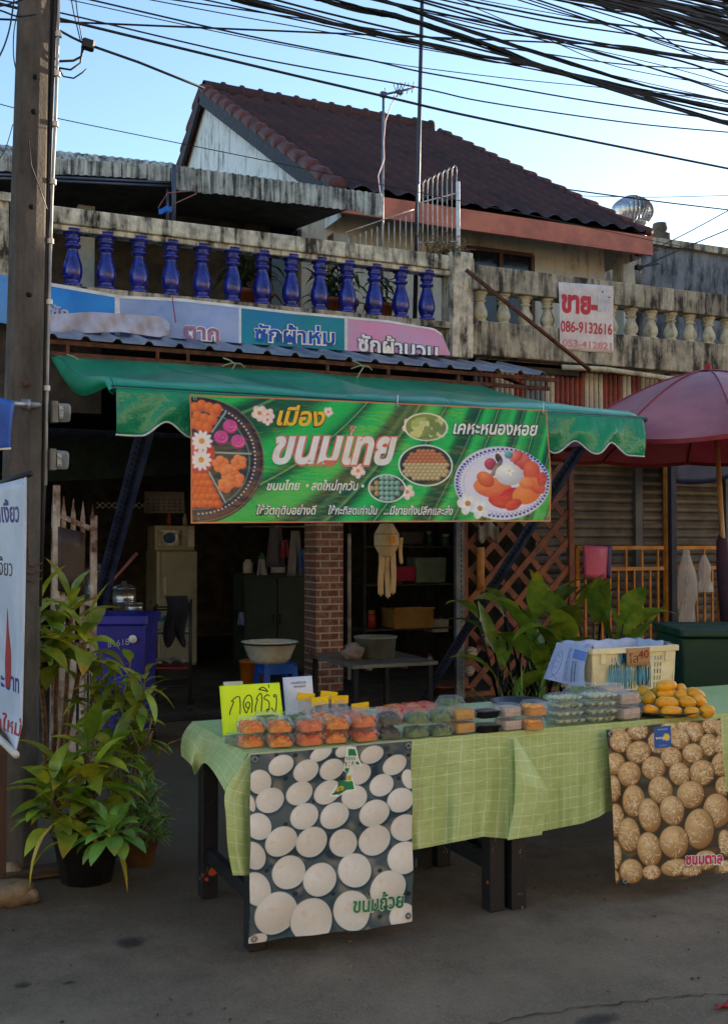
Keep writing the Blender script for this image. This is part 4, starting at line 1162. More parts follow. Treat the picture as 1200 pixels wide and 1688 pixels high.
def check_cloth():
    N = Nodes('green_check_tablecloth')
    uv = N.n('ShaderNodeUVMap'); sp = N.n('ShaderNodeSeparateXYZ'); N.l(uv.outputs[0], sp.inputs[0])
    def lines(o, pitch, w):
        f = N.math('FRACT', N.math('DIVIDE', o, pitch)); d = N.math('ABSOLUTE', N.math('SUBTRACT', f, .5))
        return N.math('GREATER_THAN', d, .5 - w / pitch / 2)
    wx = N.noise(N.coord(), 3.5, 3, .5, 0, 1); wy = N.noise(N.coord((1, 1, 1.3)), 4.5, 3, .5, 0, 1)
    a = lines(N.math('ADD', sp.outputs['X'], N.math('MULTIPLY', wx, .03)), .052, .0042); c = lines(N.math('ADD', sp.outputs['Y'], N.math('MULTIPLY', wy, .03)), .046, .0042)
    g = N.math('MAXIMUM', a, c)
    nz = N.noise(N.coord(), 26, 4, .6, .35, .65)
    big = N.noise(N.coord(), 2.5, 4, .6, .35, .65)
    base = N.mix(big, L(200, 218, 148), L(182, 206, 132)); base = N.mix(N.math('MULTIPLY', nz, .25), base, L(164, 190, 116))
    col = N.mix(N.math('MULTIPLY', g, N.math('ADD', .55, N.math('MULTIPLY', nz, -.3))), base, L(240, 244, 214))
    N.set(col, .42, 0, .45)
    # crossing embossed pitch, fold marks
    cr1 = lines(sp.outputs['X'], .27, .012); cr2 = lines(sp.outputs['Y'], .23, .012)
    N.bump(N.math('ADD', N.math('ADD', N.noise(N.coord((.6, 1, 1.8)), 5, 5, .6, 0, 1), N.math('MULTIPLY', N.math('MAXIMUM', cr1, cr2), .12)), N.math('MULTIPLY', g, .02)), .5, .035)
    tl = N.n('ShaderNodeBsdfTranslucent'); N.l(col, tl.inputs[0])
    mx = N.n('ShaderNodeMixShader'); mx.inputs[0].default_value = .12
    N.l(N.b.outputs[0], mx.inputs[1]); N.l(tl.outputs[0], mx.inputs[2]); N.l(mx.outputs[0], N.out.inputs[0])
    return N.m
M_cloth = check_cloth()
YTF = 3.845
_e0, _e1 = to_px((1.25, YTF, ZT + .005)), to_px((4.4, YTF, ZT + .005))
def edge_y(x): return _e0[1] + (_e1[1] - _e0[1]) * (x - _e0[0]) / (_e1[0] - _e0[0])
def lerp2(pts, t):
    n = len(pts) - 1; i = min(n - 1, int(t * n)); f = t * n - i
    return tuple(pts[i][k] + (pts[i + 1][k] - pts[i][k]) * f for k in (0, 1))
def smooth_prof(pts, t):
    n = len(pts) - 1; i = min(n - 1, int(t * n)); f = t * n - i
    p0, p1, p2, p3 = pts[max(0, i - 1)], pts[i], pts[i + 1], pts[min(n, i + 2)]
    return tuple(.5 * (2 * p1[k] + (p2[k] - p0[k]) * f + (2 * p0[k] - 5 * p1[k] + 4 * p2[k] - p3[k]) * f * f + (3 * p1[k] - p0[k] - 3 * p2[k] + p3[k]) * f ** 3) for k in (0, 1))
tc1 = thing('tablecloth', 'pale green checked tablecloth on the left table, its right corner folded outwards', 'tablecloth', (1.8, 4.2, ZT))
b = MB()
def top1(s, t):
    return Vector((1.25 + 1.14 * s, 4.64 - .795 * t, ZT + .004 + .0025 * math.sin(s * 30) * math.sin(t * 9)))
b.grid(top1, 30, 16, uvs=(1.14, .795, 0, 0)); b.build('top_sheet', M_cloth, tc1)
b = MB()
def front1(s, t):
    xl_ = smooth_prof([(411, 1242), (388, 1276), (371, 1308), (373, 1350), (376, 1400), (384, 1443)], t)
    xr_ = smooth_prof([(846, 1213), (850, 1270), (848, 1330), (842, 1384)], t)
    x = xl_[0] + (xr_[0] - xl_[0]) * s; 
    yb = prof([(0, 1443), (.07, 1443), (.3, 1428), (.64, 1402), (.8, 1388), (.9, 1379), (1, 1383)], s)
    yt = edge_y(x) if s > .07 else edge_y(411 + 61 * s / .14)
    y = yt + (yb - yt) * t
    if s < .07: y = y + (xl_[1] - (1242 + (1443 - 1242) * t)) * (1 - s / .07)
    out = .004 + t * (.02 + .022 * math.sin(s * 31 + 1) + .012 * math.sin(s * 57) + .008 * math.sin(s * 110 + 3 * t) + .006 * math.sin(s * 190 - 5 * t)) + .05 * t * max(0, 1 - s / .1) * math.sin(math.pi * min(1, t * 1.2))
    return on_y(x, y, YTF - max(.004, out))
b.grid(front1, 90, 26, uvs=(1.14, .45, 0, .795)); b.build('front_drop', M_cloth, tc1)
b = MB()
def flap1(s, t):
    a = smooth_prof([(846, 1213), (849, 1270), (847, 1330), (836, 1385)], t)
    c = smooth_prof([(847, 1213), (868, 1242), (899, 1294), (904, 1310), (897, 1350), (893, 1376)], t)
    x = a[0] + (c[0] - a[0]) * s; y = a[1] + (c[1] - a[1]) * s
    return on_y(x, y, YTF - .035 - .05 * math.sin(math.pi * min(1, .25 + s * .8)) * min(1, t * 2.5))
b.grid(flap1, 14, 22, uvs=(.14, .45, 1.14, .795)); b.build('corner_fold', M_cloth, tc1)
b = MB()
def side1(s, t):
    # s from the back corner to the front corner, along the left table edge
    A = top1(0, s); e = smooth_prof([(299, 1246), (316, 1262), (322, 1278), (336, 1258), (352, 1272), (372, 1306)], s)
    B = on_x(e[0], e[1], 1.205 - .02 * math.sin(s * 9))
    p = A.lerp(B, t); p.x -= .02 * math.sin(math.pi * t) * (1 - s); p.z += .012 * math.sin(math.pi * t) * (1 - s); return p
b.grid(side1, 40, 8, uvs=(.8, .16, 0, 0)); b.build('side_drop', M_cloth, tc1)

tc2 = thing('tablecloth', 'pale green checked tablecloth on the right table, hanging straight behind the coconut cake print', 'tablecloth', (3.4, 4.2, ZT))
b = MB(); b.grid(lambda s, t: Vector((2.37 + 2.12 * s, 4.62 - .775 * t, ZT + .0015 + .002 * math.sin(s * 40) * math.sin(t * 9))), 30, 14, uvs=(2.12, .775, 0, 0)); b.build('top_sheet', M_cloth, tc2)
b = MB()
def front2(s, t):
    x = 838 + 440 * s; yt = edge_y(x)
    yb = prof([(830, 1382), (900, 1369), (960, 1357), (988, 1346), (1000, 1338), (1060, 1330), (1160, 1312), (1290, 1290)], x)
    return on_y(x, yt + (yb - yt) * t, YTF - .004 - t * (.018 + .014 * math.sin(s * 26) + .01 * math.sin(s * 60) + .007 * math.sin(s * 120 + 3 * t) + .005 * math.sin(s * 210 - 4 * t)))
b.grid(front2, 90, 22, uvs=(2.1, .42, .02, .79)); b.build('front_drop', M_cloth, tc2)

# ================================================================== the two printed sheets hung on the tables
YP = YTF - .055
S1 = Sheet(on_y(413, 1243, YP), on_y(678, 1220, YP), on_y(410, 1556, YP - .02), on_y(677, 1517, YP - .02), lambda a, b: .011 * math.sin(a * 6 + b * 3) * (.3 + b) + .005 * math.sin(b * 17 + a * 2) + .02 * b * b * math.sin(a * 3.1) + .006 * math.sin(a * 21) * b)
pn1 = thing('printed_sheet', 'vinyl sheet printed with rows of white coconut custard cups hung on the left table', 'printed sheet', S1.fn(.5, 1), 'printed sheets on the tables')
cv = Canvas(300, 350, L(74, 90, 96)); I = Ink(S1, cv); rg = random.Random(8)
for i in range(150): I.ell(413 + rg.random() * 265, 1225 + rg.random() * 325, rg.uniform(4, 16), rg.uniform(3, 10), rg.choice([L(58, 78, 90), L(104, 108, 104), L(40, 60, 76), L(128, 124, 114)]), rot=rg.random() * 3, soft=8)
for i in range(8):
    for j in range(9): I.ell(425 + j * 31 + (i % 2) * 15, 1245 + i * 38, 4, 3.5, L(30, 40, 48), soft=2)
cups = [(717,185,56,32),(825,175,36,27),(968,190,56,42),(520,243,62,48),(643,270,62,52),(770,263,58,50),(1080,240,60,45),(905,285,58,50),(415,325,55,60),(1015,340,60,52),(1150,310,32,48),(465,415,68,60),(610,380,66,55),(748,375,66,55),(882,400,62,58),(1110,415,66,58),(372,430,18,42),(635,495,70,62),(782,492,70,62),(980,480,72,64),(1130,550,66,64),(410,545,60,68),(520,620,76,70),(672,622,74,72),(825,625,66,68),(980,612,75,72),(385,690,54,72),(1130,700,82,78),(555,770,80,82),(712,808,78,82),(885,762,82,84),(400,855,66,88),(1045,850,88,82),(495,975,95,100),(672,1010,100,110),(870,960,92,98),(1120,990,62,66),(400,1110,52,32)]
for (x, y, rx, ry) in cups:
    X, Y = 290 + x / 3, 1180 + y / 3; rx, ry = rx / 3, ry / 3; r_ = rg.uniform(-.5, -.2)
    I.ell(X + 2, Y + 4.5, rx * 1.07, ry * 1.06, L(34, 66, 88), rot=r_, soft=4); I.ell(X + .8, Y + 2, rx * 1.04, ry * 1.05, L(30, 44, 58), rot=r_)
    I.ell(X + .3, Y + .8, rx * 1.02, ry * 1.02, L(206, 214, 206), rot=r_); I.ell(X, Y, rx * .97, ry * .96, L(236, 233, 226), rot=r_, col2=L(212, 207, 198))
    for k in range(5): I.ell(X + rg.uniform(-.5, .5) * rx, Y + rg.uniform(-.5, .5) * ry, rx * .2, ry * .1, L(226, 216, 204), rot=rg.random() * 3, soft=4)
# the green emblem
wht, grn, dgr = L(232, 240, 232), L(0, 132, 76), L(16, 70, 48)
def P3(pts): return [(290 + x / 3, 1180 + y / 3) for x, y in pts]
I.poly(P3([(846, 150), (890, 152), (905, 210), (924, 250), (880, 246), (872, 300), (880, 322), (890, 370), (850, 372), (800, 402), (758, 398), (790, 345), (842, 318), (846, 285), (828, 270), (836, 215)]), wht)
I.poly(P3([(854, 164), (884, 164), (894, 196), (852, 198)]), grn); I.poly(P3([(838, 228), (900, 226), (910, 240), (838, 250)]), grn); I.poly(P3([(838, 258), (858, 258), (850, 284), (834, 270)]), grn)
I.poly(P3([(846, 296), (866, 296), (866, 320), (844, 320)]), L(206, 190, 40)); I.poly(P3([(800, 326), (874, 322), (882, 362), (846, 366), (808, 390), (776, 390), (800, 350)]), grn)
I.ell(290 + 812 / 3, 1180 + 362 / 3, 6.4, 4, L(236, 170, 60), rot=-.5, ring=2.2); I.line(290 + 775 / 3, 1180 + 388 / 3, 290 + 820 / 3, 1180 + 372 / 3, 2.4, dgr)
for k in range(4): I.line(290 + (846 + k * 12) / 3, 1180 + 204 / 3, 290 + (848 + k * 12) / 3, 1180 + 218 / 3, 1.6, dgr)
cv.grain(.035, 3); cv.a[:2] = L(190, 186, 178)
cv.sheet('print', lambda a, b: S1.fn(a, b), printed('custard_cup_print', .38, .4, .12), pn1)
words(S1, pn1, 'ขนมถ้วย', 582, 1504, 665, 1495, 33, mat('leaf_green_ink', L(20, 136, 84), rough=.4), mat('white_edge_ink', L(226, 236, 226), rough=.4), .02, .05, .05)
words(S1, pn1, 'MA', 570.5, 1264.5, 588, 1262, 13, M_ink_w, None, .03, 0, .1)
for a, c in ((.022, .03), (.975, .03), (.03, .975), (.97, .965)): eyelet(pn1, S1.fn(a, c, .002), S1.n, .012)

q1, q2 = on_y(998, 1203, YP), on_y(1186, 1184, YP)
q3, q4 = on_y(1018, 1461, YP - .06), on_y(1212, 1434, YP - .02)
S2 = Sheet(q1, q2, q3, q4, lambda a, b: .03 * math.sin(math.pi * a) * b + .008 * math.sin(a * 9 + b * 5) + .05 * max(0, b - .75) * (a - .4))
pn2 = thing('printed_sheet', 'vinyl sheet printed with brown coconut cakes hung on the right table', 'printed sheet', S2.fn(.5, 1), 'printed sheets on the tables')
cv = Canvas(260, 340, L(52, 50, 42)); I = Ink(S2, cv); rg = random.Random(5)
for i in range(120): I.ell(998 + rg.random() * 210, 1185 + rg.random() * 280, rg.uniform(5, 18), rg.uniform(4, 12), rg.choice([L(60, 74, 72), L(96, 74, 46), L(44, 40, 34), L(120, 94, 60)]), soft=8)
balls = [(1060,230,75,65),(720,250,80,60),(455,280,85,68),(840,230,70,45),(925,280,72,78),(290,250,70,45),(620,370,85,90),(800,340,80,82),(1150,250,60,70),(315,360,88,92),(460,450,98,92),(1040,390,72,92),(910,460,85,80),(1130,390,40,80),(265,545,85,90),(730,490,88,82),(580,580,95,95),(1140,550,80,95),(385,630,92,102),(985,620,100,105),(800,630,85,95),(250,750,62,110),(640,760,100,112),(1160,730,70,80),(895,800,110,112),(420,850,92,130),(550,970,90,140),(740,930,98,122),(1100,930,112,140),(270,1010,70,135),(380,1130,90,140),(960,1080,115,165),(550,1250,100,140),(760,1190,118,135),(260,1300,60,120),(1180,1200,60,110),(400,1430,95,100),(770,1400,115,70),(1010,1340,100,80),(570,1440,75,60),(1180,1400,60,60),(250,1480,50,60),(900,1430,80,40)]
for (x, y, rx, ry) in balls:
    X, Y, rx, ry = 960 + x / 5, 1150 + y / 5, rx / 5, ry / 5
    I.ell(X + .6, Y + 1.2, rx * 1.06, ry * 1.06, L(66, 46, 26), soft=3)
    I.ell(X, Y, rx, ry, L(224, 194, 146), col2=L(136, 92, 42), lx=-.2, ly=-.45, soft=2)
    for k in range(60):
        a, d = rg.random() * 6.28, rg.random() ** .6 * .85; px_, py_ = X + math.cos(a) * d * rx, Y + math.sin(a) * d * ry; an = rg.random() * 3.14; ln = rg.uniform(1.5, 4)
        I.line(px_ - math.cos(an) * ln, py_ - math.sin(an) * ln, px_ + math.cos(an) * ln, py_ + math.sin(an) * ln, .9, rg.choice([L(232, 212, 176), L(220, 194, 150), L(196, 160, 108), L(236, 222, 196), L(150, 108, 60)]))
bl = L(24, 86, 168)
I.poly([(1077, 1199), (1105, 1196), (1106, 1231), (1078, 1234)], bl); I.line(1084, 1203, 1099, 1201.5, 1.6, L(120, 170, 220)); I.ell(1098, 1215, 5.2, 6, L(232, 206, 96)); I.line(1086, 1229, 1098, 1228, .8, L(120, 170, 220))
cv.grain(.05, 7)
cv.sheet('print', lambda a, b: S2.fn(a, b), printed('coconut_cake_print', .4, .4, .12), pn2)
words(S2, pn2, 'ขนมตาล', 1129, 1425, 1190, 1423, 24, mat('magenta_ink', L(200, 40, 100), rough=.4), M_ink_w, .035, .06, .0)
words(S2, pn2, 'wong', 1079, 1219, 1094, 1218, 8, M_ink_w, None, .02, 0, 0)
for a, c in ((.03, .03), (.06, .975)): eyelet(pn2, S2.fn(a, c, .002), S2.n, .012)

# ================================================================== food boxes
M_clear = clear_plastic('clear_plastic_lid')
M_clear2 = clear_plastic('clear_plastic_tray', (.93, .95, .95), .08)
def fmat(n, a, c, sc=40, r=.35): return mat(n, a, c, scale=sc, rough=r, spec=.5, bump=.2, tint=True)
F_or = fmat('orange_egg_sweet', L(255, 162, 30), L(244, 124, 16)); F_red = fmat('red_orange_sweet', L(252, 132, 34), L(236, 98, 24)); F_gr = fmat('green_sweet', L(120, 140, 60), L(80, 104, 44)); F_dk = fmat('dark_leaf_sweet', L(66, 64, 40), L(100, 84, 50)); F_cake = fmat('yellow_cake', L(222, 162, 54), L(206, 140, 40)); F_blk = fmat('black_jelly', L(22, 34, 26), L(16, 20, 18)); F_pink = fmat('pale_coconut_sweet', L(210, 184, 160), L(190, 160, 140)); F_egg = fmat('mango_orange_topping', L(246, 166, 36), L(236, 140, 20)); F_rice = fmat('sticky_rice', L(216, 206, 170), L(190, 178, 140), 90); F_roll = fmat('pale_green_roll', L(206, 208, 166), L(150, 164, 112))
M_whitetray = mat('white_plastic_tray', L(214, 212, 204), L(190, 188, 180), rough=.4); M_blacktray = mat('black_plastic_tray', L(24, 26, 26), rough=.35)
def shell(b, w, d, z0, z1, w1, d1, ch=.012):
    """open four-sided cup, wide at z1 or z0"""
    def ring(w, d, z, c): x, y = w / 2, d / 2; return [(-x + c, -y, z), (x - c, -y, z), (x, -y + c, z), (x, y - c, z), (x - c, y, z), (-x + c, y, z), (-x, y - c, z), (-x, -y + c, z)]
    A, B = ring(w, d, z0, ch), ring(w1, d1, z1, ch)
    b.add(A + B, [[i, (i + 1) % 8, 8 + (i + 1) % 8, 8 + i] for i in range(8)])
    return A, B
def food_box(kind, w=.104, d=.10, h=.052, seed=0):
    rg = random.Random(seed); t = thing('food_box', kind, 'food box', (0, 0, 0))
    hb = h * .48
    base_m = {'black': M_blacktray, 'rice': M_clear2}.get(kind, M_clear2)
    b = MB(); A, B = shell(b, w * .84, d * .84, 0, hb, w * .97, d * .97); b.add([Vector(p) for p in A], [list(range(8))[::-1]])
    b.add([Vector(p) for p in B] + [Vector((p[0] * 1.06, p[1] * 1.06, hb)) for p in B], [[i, (i + 1) % 8, 8 + (i + 1) % 8, 8 + i] for i in range(8)])
    b.build('tray', base_m, t)
    b = MB(); A, B = shell(b, w * .98, d * .98, hb + .002, h, w * .76, d * .76, .016); b.add([Vector(p) for p in B], [list(range(8))])
    b.add([Vector(p) for p in A] + [Vector((p[0] * 1.07, p[1] * 1.07, hb + .003)) for p in A], [[i, (i + 1) % 8, 8 + (i + 1) % 8, 8 + i] for i in range(8)])
    b.build('lid', M_clear, t)
    b = MB(); fm = {'orange': F_or, 'red': F_red, 'green': F_gr, 'dark': F_dk, 'cake': F_cake, 'black': F_blk, 'pale': F_pink, 'egg': F_egg, 'rice': F_rice, 'roll': F_roll}[kind]
    if kind in ('cake', 'pale'):
        b.box((0, 0, h * .45), (w * .78, d * .78, h * .66), ch=.004)
        for i in range(3): b.tint = rnd_tint(.9, 1.1, .05); b.box((-.25 * w + .25 * w * i, 0, h * .745), (w * .2, d * .66, h * .06))
    elif kind == 'black':
        b.box((0, 0, h * .3), (w * .8, d * .8, h * .4), ch=.008)
    elif kind == 'egg':
        for i in range(14):
            b.tint = rnd_tint(.85, 1.2, .1); b.ball((rg.uniform(-.26, .26) * w, rg.uniform(-.26, .26) * d, h * .62), .014, 6, (1.3, 1, .7), Matrix.Rotation(rg.random() * 3, 3, 'Z'))
        b.tint = (.85, .82, .62); b.box((0, 0, h * .27), (w * .8, d * .8, h * .44), ch=.01)
    elif kind == 'roll':
        for i in range(4):
            for j in range(5): b.tint = rnd_tint(.8, 1.2, .1); b.tube([(-.32 * w + .21 * w * i, -.36 * d + .18 * d * j, h * .35), (-.32 * w + .21 * w * i + .17 * w, -.36 * d + .18 * d * j + .01, h * .4)], h * .24, 6)
    else:
        A_ = w * .4; B_ = d * .4; n = 12; hm = {}
        pk = [(rg.uniform(-.9, .9), rg.uniform(-.9, .9), rg.uniform(.12, .3)) for _ in range(26)]
        o = len(b.v); vs = []
        for j in range(n + 1):
            for i in range(n + 1):
                x, y = 2 * i / n - 1, 2 * j / n - 1; e = min(1, (1 - max(abs(x), abs(y))) * 5)
                z = max([.0] + [1 - ((x - q[0]) ** 2 + (y - q[1]) ** 2) / q[2] ** 2 for q in pk]); z = math.sqrt(max(0, z))
                vs.append((x * A_, y * B_, h * (.2 + e * (.32 + .24 * z)))); 
        b.add(vs, [[j * (n + 1) + i, j * (n + 1) + i + 1, (j + 1) * (n + 1) + i + 1, (j + 1) * (n + 1) + i] for j in range(n) for i in range(n)], True)
        for i in range(len(vs)): k_ = rg.uniform(.75, 1.25); b.tn[o + i] = (k_, k_ * rg.uniform(.8, 1.1), k_ * .9)
        b.box((0, 0, h * .2), (w * .8, d * .8, h * .3), ch=.01)
        for i in range(7):
            b.tint = rnd_tint(.75, 1.25, .1); b.ball((rg.uniform(-.34, .34) * w, rg.uniform(-.34, .34) * d, h * rg.uniform(.55, .68)), rg.uniform(.007, .012), 6, (1.1, 1, .85), jit=.12)
    b.build('sweets', fm, t)
    return t
ZC = ZT + .0075
protos = {}
sizes = {'roll': (.155, .115, .030), 'egg': (.1, .1, .055), 'black': (.105, .1, .055)}
first_used = set()
def place_box(kind, px, py, lay, label, group, turn=0.0, size=1.0, zoff=0.0, base=None):
    if kind not in protos:
        protos[kind] = food_box(kind, *(sizes.get(kind, (.104, .10, .052))), seed=len(protos))
    h = sizes.get(kind, (0, 0, .052))[2]
    p = on_z(px, py, ZC) if base is None else Vector(base)
    p = p + Vector((0, .05, lay * (h * 1.06 + .001) * size + zoff))
    rz = turn + random.uniform(-.13, .13); size *= random.uniform(1.0, 1.09); p = p + Vector((random.uniform(-.005, .005), random.uniform(-.006, .008), 0))
    if kind not in first_used:
        first_used.add(kind); o = protos[kind]; o.location = p; o.rotation_euler = (0, 0, rz); o.scale = (size,) * 3; o['label'] = label; o['group'] = group
    else: o = dup(protos[kind], p, rz, label, group, size)
    return o
G = 'clear boxes of sweets on the tables'
front = [('orange', 421, 1234, 'bright orange sweets at the far left of the front row'), ('orange', 469, 1233, 'orange sweets second from the left of the front row'), ('red', 515, 1231, 'red-orange sweets third from the left of the front row'), ('orange', 560, 1227, 'orange sweets fourth from the left of the front row'), ('red', 608, 1224, 'red-orange sweets beside the dark green boxes'), ('dark', 649, 1219, 'dark leafy sweets beside the last orange stack'), ('green', 693, 1217, 'green sweets in front of the red packets'), ('green', 733, 1214, 'pale green sweets left of the yellow cake'), ('cake', 771, 1211, 'yellow cake slices'), ('black', 809, 1208, 'black jelly'), ('pale', 848, 1206, 'pale pinkish coconut slices'), ('egg', 887, 1204, 'sticky rice topped with orange custard')]
for kd, x, y, txt in front:
    place_box(kd, x, y, 0, 'bottom box of ' + txt, G)
    place_box(kd, x, y, 1, 'top box of ' + txt, G)
place_box('green', 398, 1229, 0, 'small box of green sweets at the left edge, next to the yellow card', G, .5, .8)
second = [('green', 447, 1224, 'green sweets behind the first two orange stacks'), ('green', 493, 1222, 'yellow-green sweets behind the second and third front stacks'), ('orange', 540, 1219, 'orange sweets behind the third and fourth front stacks'), ('red', 587, 1216, 'red sweets behind the last two orange front stacks')]
for kd, x, y, txt in second:
    for k in (0, 1): place_box(kd, x, y, k, ('bottom' if k == 0 else 'top') + ' second-row box of ' + txt, G)
place_box('green', 752, 1192, 0, 'lone clear box of pale sweets in the back row behind the green stack', G)
place_box('green', 752, 1192, 1, 'top clear box in the back row behind the green stack', G)
word = ['lowest', 'second lowest', 'second highest', 'topmost']
for k in range(4):
    place_box('roll', 939, 1194, k, word[k] + ' flat clear box of pale rolls in the left flat stack', G, .05)
    place_box('roll', 995, 1190, k, word[k] + ' flat clear box of pale rolls in the right flat stack', G, .02)
for x, k, lb in ((905, 0, 'flat clear box of pale rolls behind the custard boxes'), (920, 1, 'upper flat clear box of pale rolls behind the custard boxes')): place_box('roll', x, 1183, k, lb, G)
place_box('pale', 1040, 1187, 0, 'clear box with a tall lid next to the mango tray, lower of two', G, .05, 1.15)
place_box('pale', 1040, 1187, 1, 'clear box with a tall lid next to the mango tray, upper of two', G, -.1, 1.15)
place_box('green', 968, 1178, 1, 'clear box of dark sweets leaning on the crate, left of two', G, .1, 1.25)
place_box('pale', 1015, 1176, 1, 'clear box of pale sweets leaning on the crate, right of two', G, .0, 1.2)
# things the leaning boxes stand on
place_box('green', 968, 1176, 0, 'lower clear box beneath the dark sweets leaning on the crate', G, .1, 1.25)
place_box('pale', 1015, 1174, 0, 'lower clear box beneath the pale sweets leaning on the crate', G, 0, 1.2)

# snack bags with yellow header cards
M_bag = clear_plastic('crinkled_clear_bag', (.96, .94, .92), .16, .12)
M_hdr = mat('yellow_header_card', L(244, 206, 20), L(236, 186, 20), rough=.5)
F_snack = fmat('brown_crispy_snack', L(150, 86, 44), L(110, 60, 34)); F_snack2 = fmat('pinkish_snack', L(196, 140, 116), L(170, 104, 84))
bags = [(507, 1144, 1200, 'brown snack bag with yellow header next to the white card'), (530, 1150, 1203, 'snack bag with the lowest tilted yellow header, second from the white card'), (545, 1141, 1194, 'snack bag at the back with a partly hidden yellow header'), (563, 1148, 1200, 'snack bag with yellow header over the fourth orange stack'), (597, 1160, 1203, 'pinkish snack bag with small yellow header near the right end of the bags'), (621, 1160, 1204, 'pinkish snack bag without a header at the right end of the bags')]
for k, (x, y, yb, lb) in enumerate(bags):
    p = on_z(x, yb, ZC); top = on_y(x, y + 5, p.y + .02); H = top.z - p.z; w = .085
    t = thing('snack_bag', lb, 'snack bag', p, 'snack bags with yellow headers'); rg = random.Random(k)
    def bagf(sgn):
        def f(s, q):
            e = math.sin(math.pi * s) ** .6; d = .028 * e * (1 - q) ** .5 * (1 if q > .08 else q / .08 + .2)
            wob = .004 * math.sin(s * 17 + q * 11 + k)
            return p + Vector(((s - .5) * w * (1 - .18 * q) + wob, .02 * q + sgn * (d + .0015) + wob, q * H))
        return f
    b = MB(); b.grid(bagf(-1), 10, 10); b.grid(bagf(1), 10, 10); b.build('bag', M_bag, t)
    b = MB()
    for i in range(34): b.tint = rnd_tint(.6, 1.4, .15); b.ball(p + Vector((rg.uniform(-.4, .4) * w, rg.uniform(-.012, .014), rg.uniform(.008, H * .55))), rg.uniform(.006, .011), 5, (1.4, .8, .7), Matrix.Rotation(rg.random() * 3, 3, 'Y'), .2)
    b.build('snacks', F_snack if k < 4 else F_snack2, t)
    if k < 5:
        b = MB(); R = Matrix.Rotation([.12, -.1, .14, .02, -.06][k], 3, 'Y'); b.box(p + Vector((0, .02, H)), (.078, .007, .034), R); b.build('header_card', M_hdr, t)
# red packets lying behind the green boxes
for k, (x, y, a) in enumerate(((652, 1187, .3), (676, 1184, -.2), (700, 1182, .25))):
    p = on_z(x, y, ZC + .0); b = MB(); R = Matrix.Rotation(a, 3, 'Z')
    b.grid(lambda s, q: p + R @ Vector(((s - .5) * .11, (q - .5) * .13, .012 + .045 + .014 * math.sin(math.pi * s) * math.sin(math.pi * q) + .003 * math.sin(s * 21 + k))), 10, 10)
    b.grid(lambda s, q: p + R @ Vector(((s - .5) * .11, (q - .5) * .13, .0 + .002 * math.sin(s * 21 + k))), 10, 10)
    for (s0, s1) in (((-.5, -.5), (.5, -.5)), ((.5, -.5), (.5, .5)), ((.5, .5), (-.5, .5)), ((-.5, .5), (-.5, -.5))):
        A, B = Vector((s0[0] * .11, s0[1] * .13, 0)), Vector((s1[0] * .11, s1[1] * .13, 0)); u_ = Vector((0, 0, .057))
        b.add([p + R @ A, p + R @ B, p + R @ B + u_, p + R @ A + u_], [[0, 1, 2, 3]])
    tag(b.build('snack_packet', mat('red_foil_' + 'abc'[k], L(206, 40, 66), L(226, 140, 60), scale=22, rough=.3, spec=.6)), ['red foil snack packet nearest the snack bags', 'red and yellow foil snack packet, middle of three', 'red foil snack packet nearest the yellow cake'][k], 'packet', 'red foil packets')
c = on_z(866, 1171, ZC); b = MB(); b.lathe([(0, .003), (.11, .003), (.135, .035), (.14, .037), (.14, .04), (.132, .038), (.108, .008), (0, .008)], c + Vector((0, .06, 0)), 28)
tag(b.build('round_tray', mat('dark_grey_metal_tray', L(84, 88, 90), L(60, 64, 66), rough=.35, metal=.6)), 'empty dark round metal tray behind the pale coconut boxes', 'tray')

# ================================================================== the cards
pA, pB = on_z(368, 1213, ZC), on_z(470, 1207, ZC)
SY = Sheet(on_y(362, 1131, pA.y + .05), on_y(461, 1125, pB.y + .05), pA, pB, lambda a, b: .004 * math.sin(a * 4))
yc = thing('yellow_card', 'bright yellow-green card with handwritten Thai words standing on the left table', 'card', SY.fn(.5, 1))
b = MB(); b.grid(lambda s, t: SY.fn(s, t), 10, 10); b.build('card', mat('neon_yellow_card', L(226, 250, 40), L(216, 244, 36), rough=.7), yc, solid=.003)
b = MB()
def q7(pts): return [(360 + x / 7.5, 1120 + y / 7.5) for x, y in pts]
for st in ([(140, 440), (148, 390), (175, 320), (190, 278), (164, 270), (195, 240), (232, 214), (264, 226), (271, 330), (268, 430)], [(385, 345), (358, 352), (338, 320), (350, 288), (378, 285), (390, 316), (370, 370), (345, 415), (316, 350), (312, 280), (345, 214), (385, 195), (414, 240), (418, 330), (412, 415)], [(455, 400), (461, 330), (486, 250), (470, 240), (500, 190), (525, 175), (540, 230), (535, 310), (528, 400)], [(632, 205), (602, 190), (570, 220), (572, 246), (612, 262), (630, 300), (625, 360), (607, 402), (594, 388), (606, 370), (632, 380)], [(500, 125), (540, 98), (575, 110), (608, 150), (560, 136), (500, 125)], [(622, 65), (624, 102)], [(705, 216), (684, 214), (690, 190), (713, 195), (719, 260), (712, 360), (695, 396), (670, 372), (655, 350)]):
    SY.stroke(b, q7(st), 1.7, .003)
b.build('handwriting', mat('black_marker', L(24, 40, 24), rough=.6), yc)
b = MB(); p = SY.fn(.3, .05); b.box(p + Vector((.0, .07, .0)), (.08, .02, .03)); b.bar(p + Vector((0, .07, 0)), p + Vector((0, .10, -.14)), .03, .01)
tag(b.build('paper_stand', M_whitetray), 'small white paper stand peeping over the yellow card', 'stand')
pA, pB = on_z(473, 1196, ZC), on_z(521, 1194, ZC)
SW = Sheet(on_y(466, 1117, pA.y + .06), on_y(514, 1114, pB.y + .06), pA, pB)
wc = thing('white_card', 'white payment card standing between the yellow card and the snack bags', 'card', SW.fn(.5, 1))
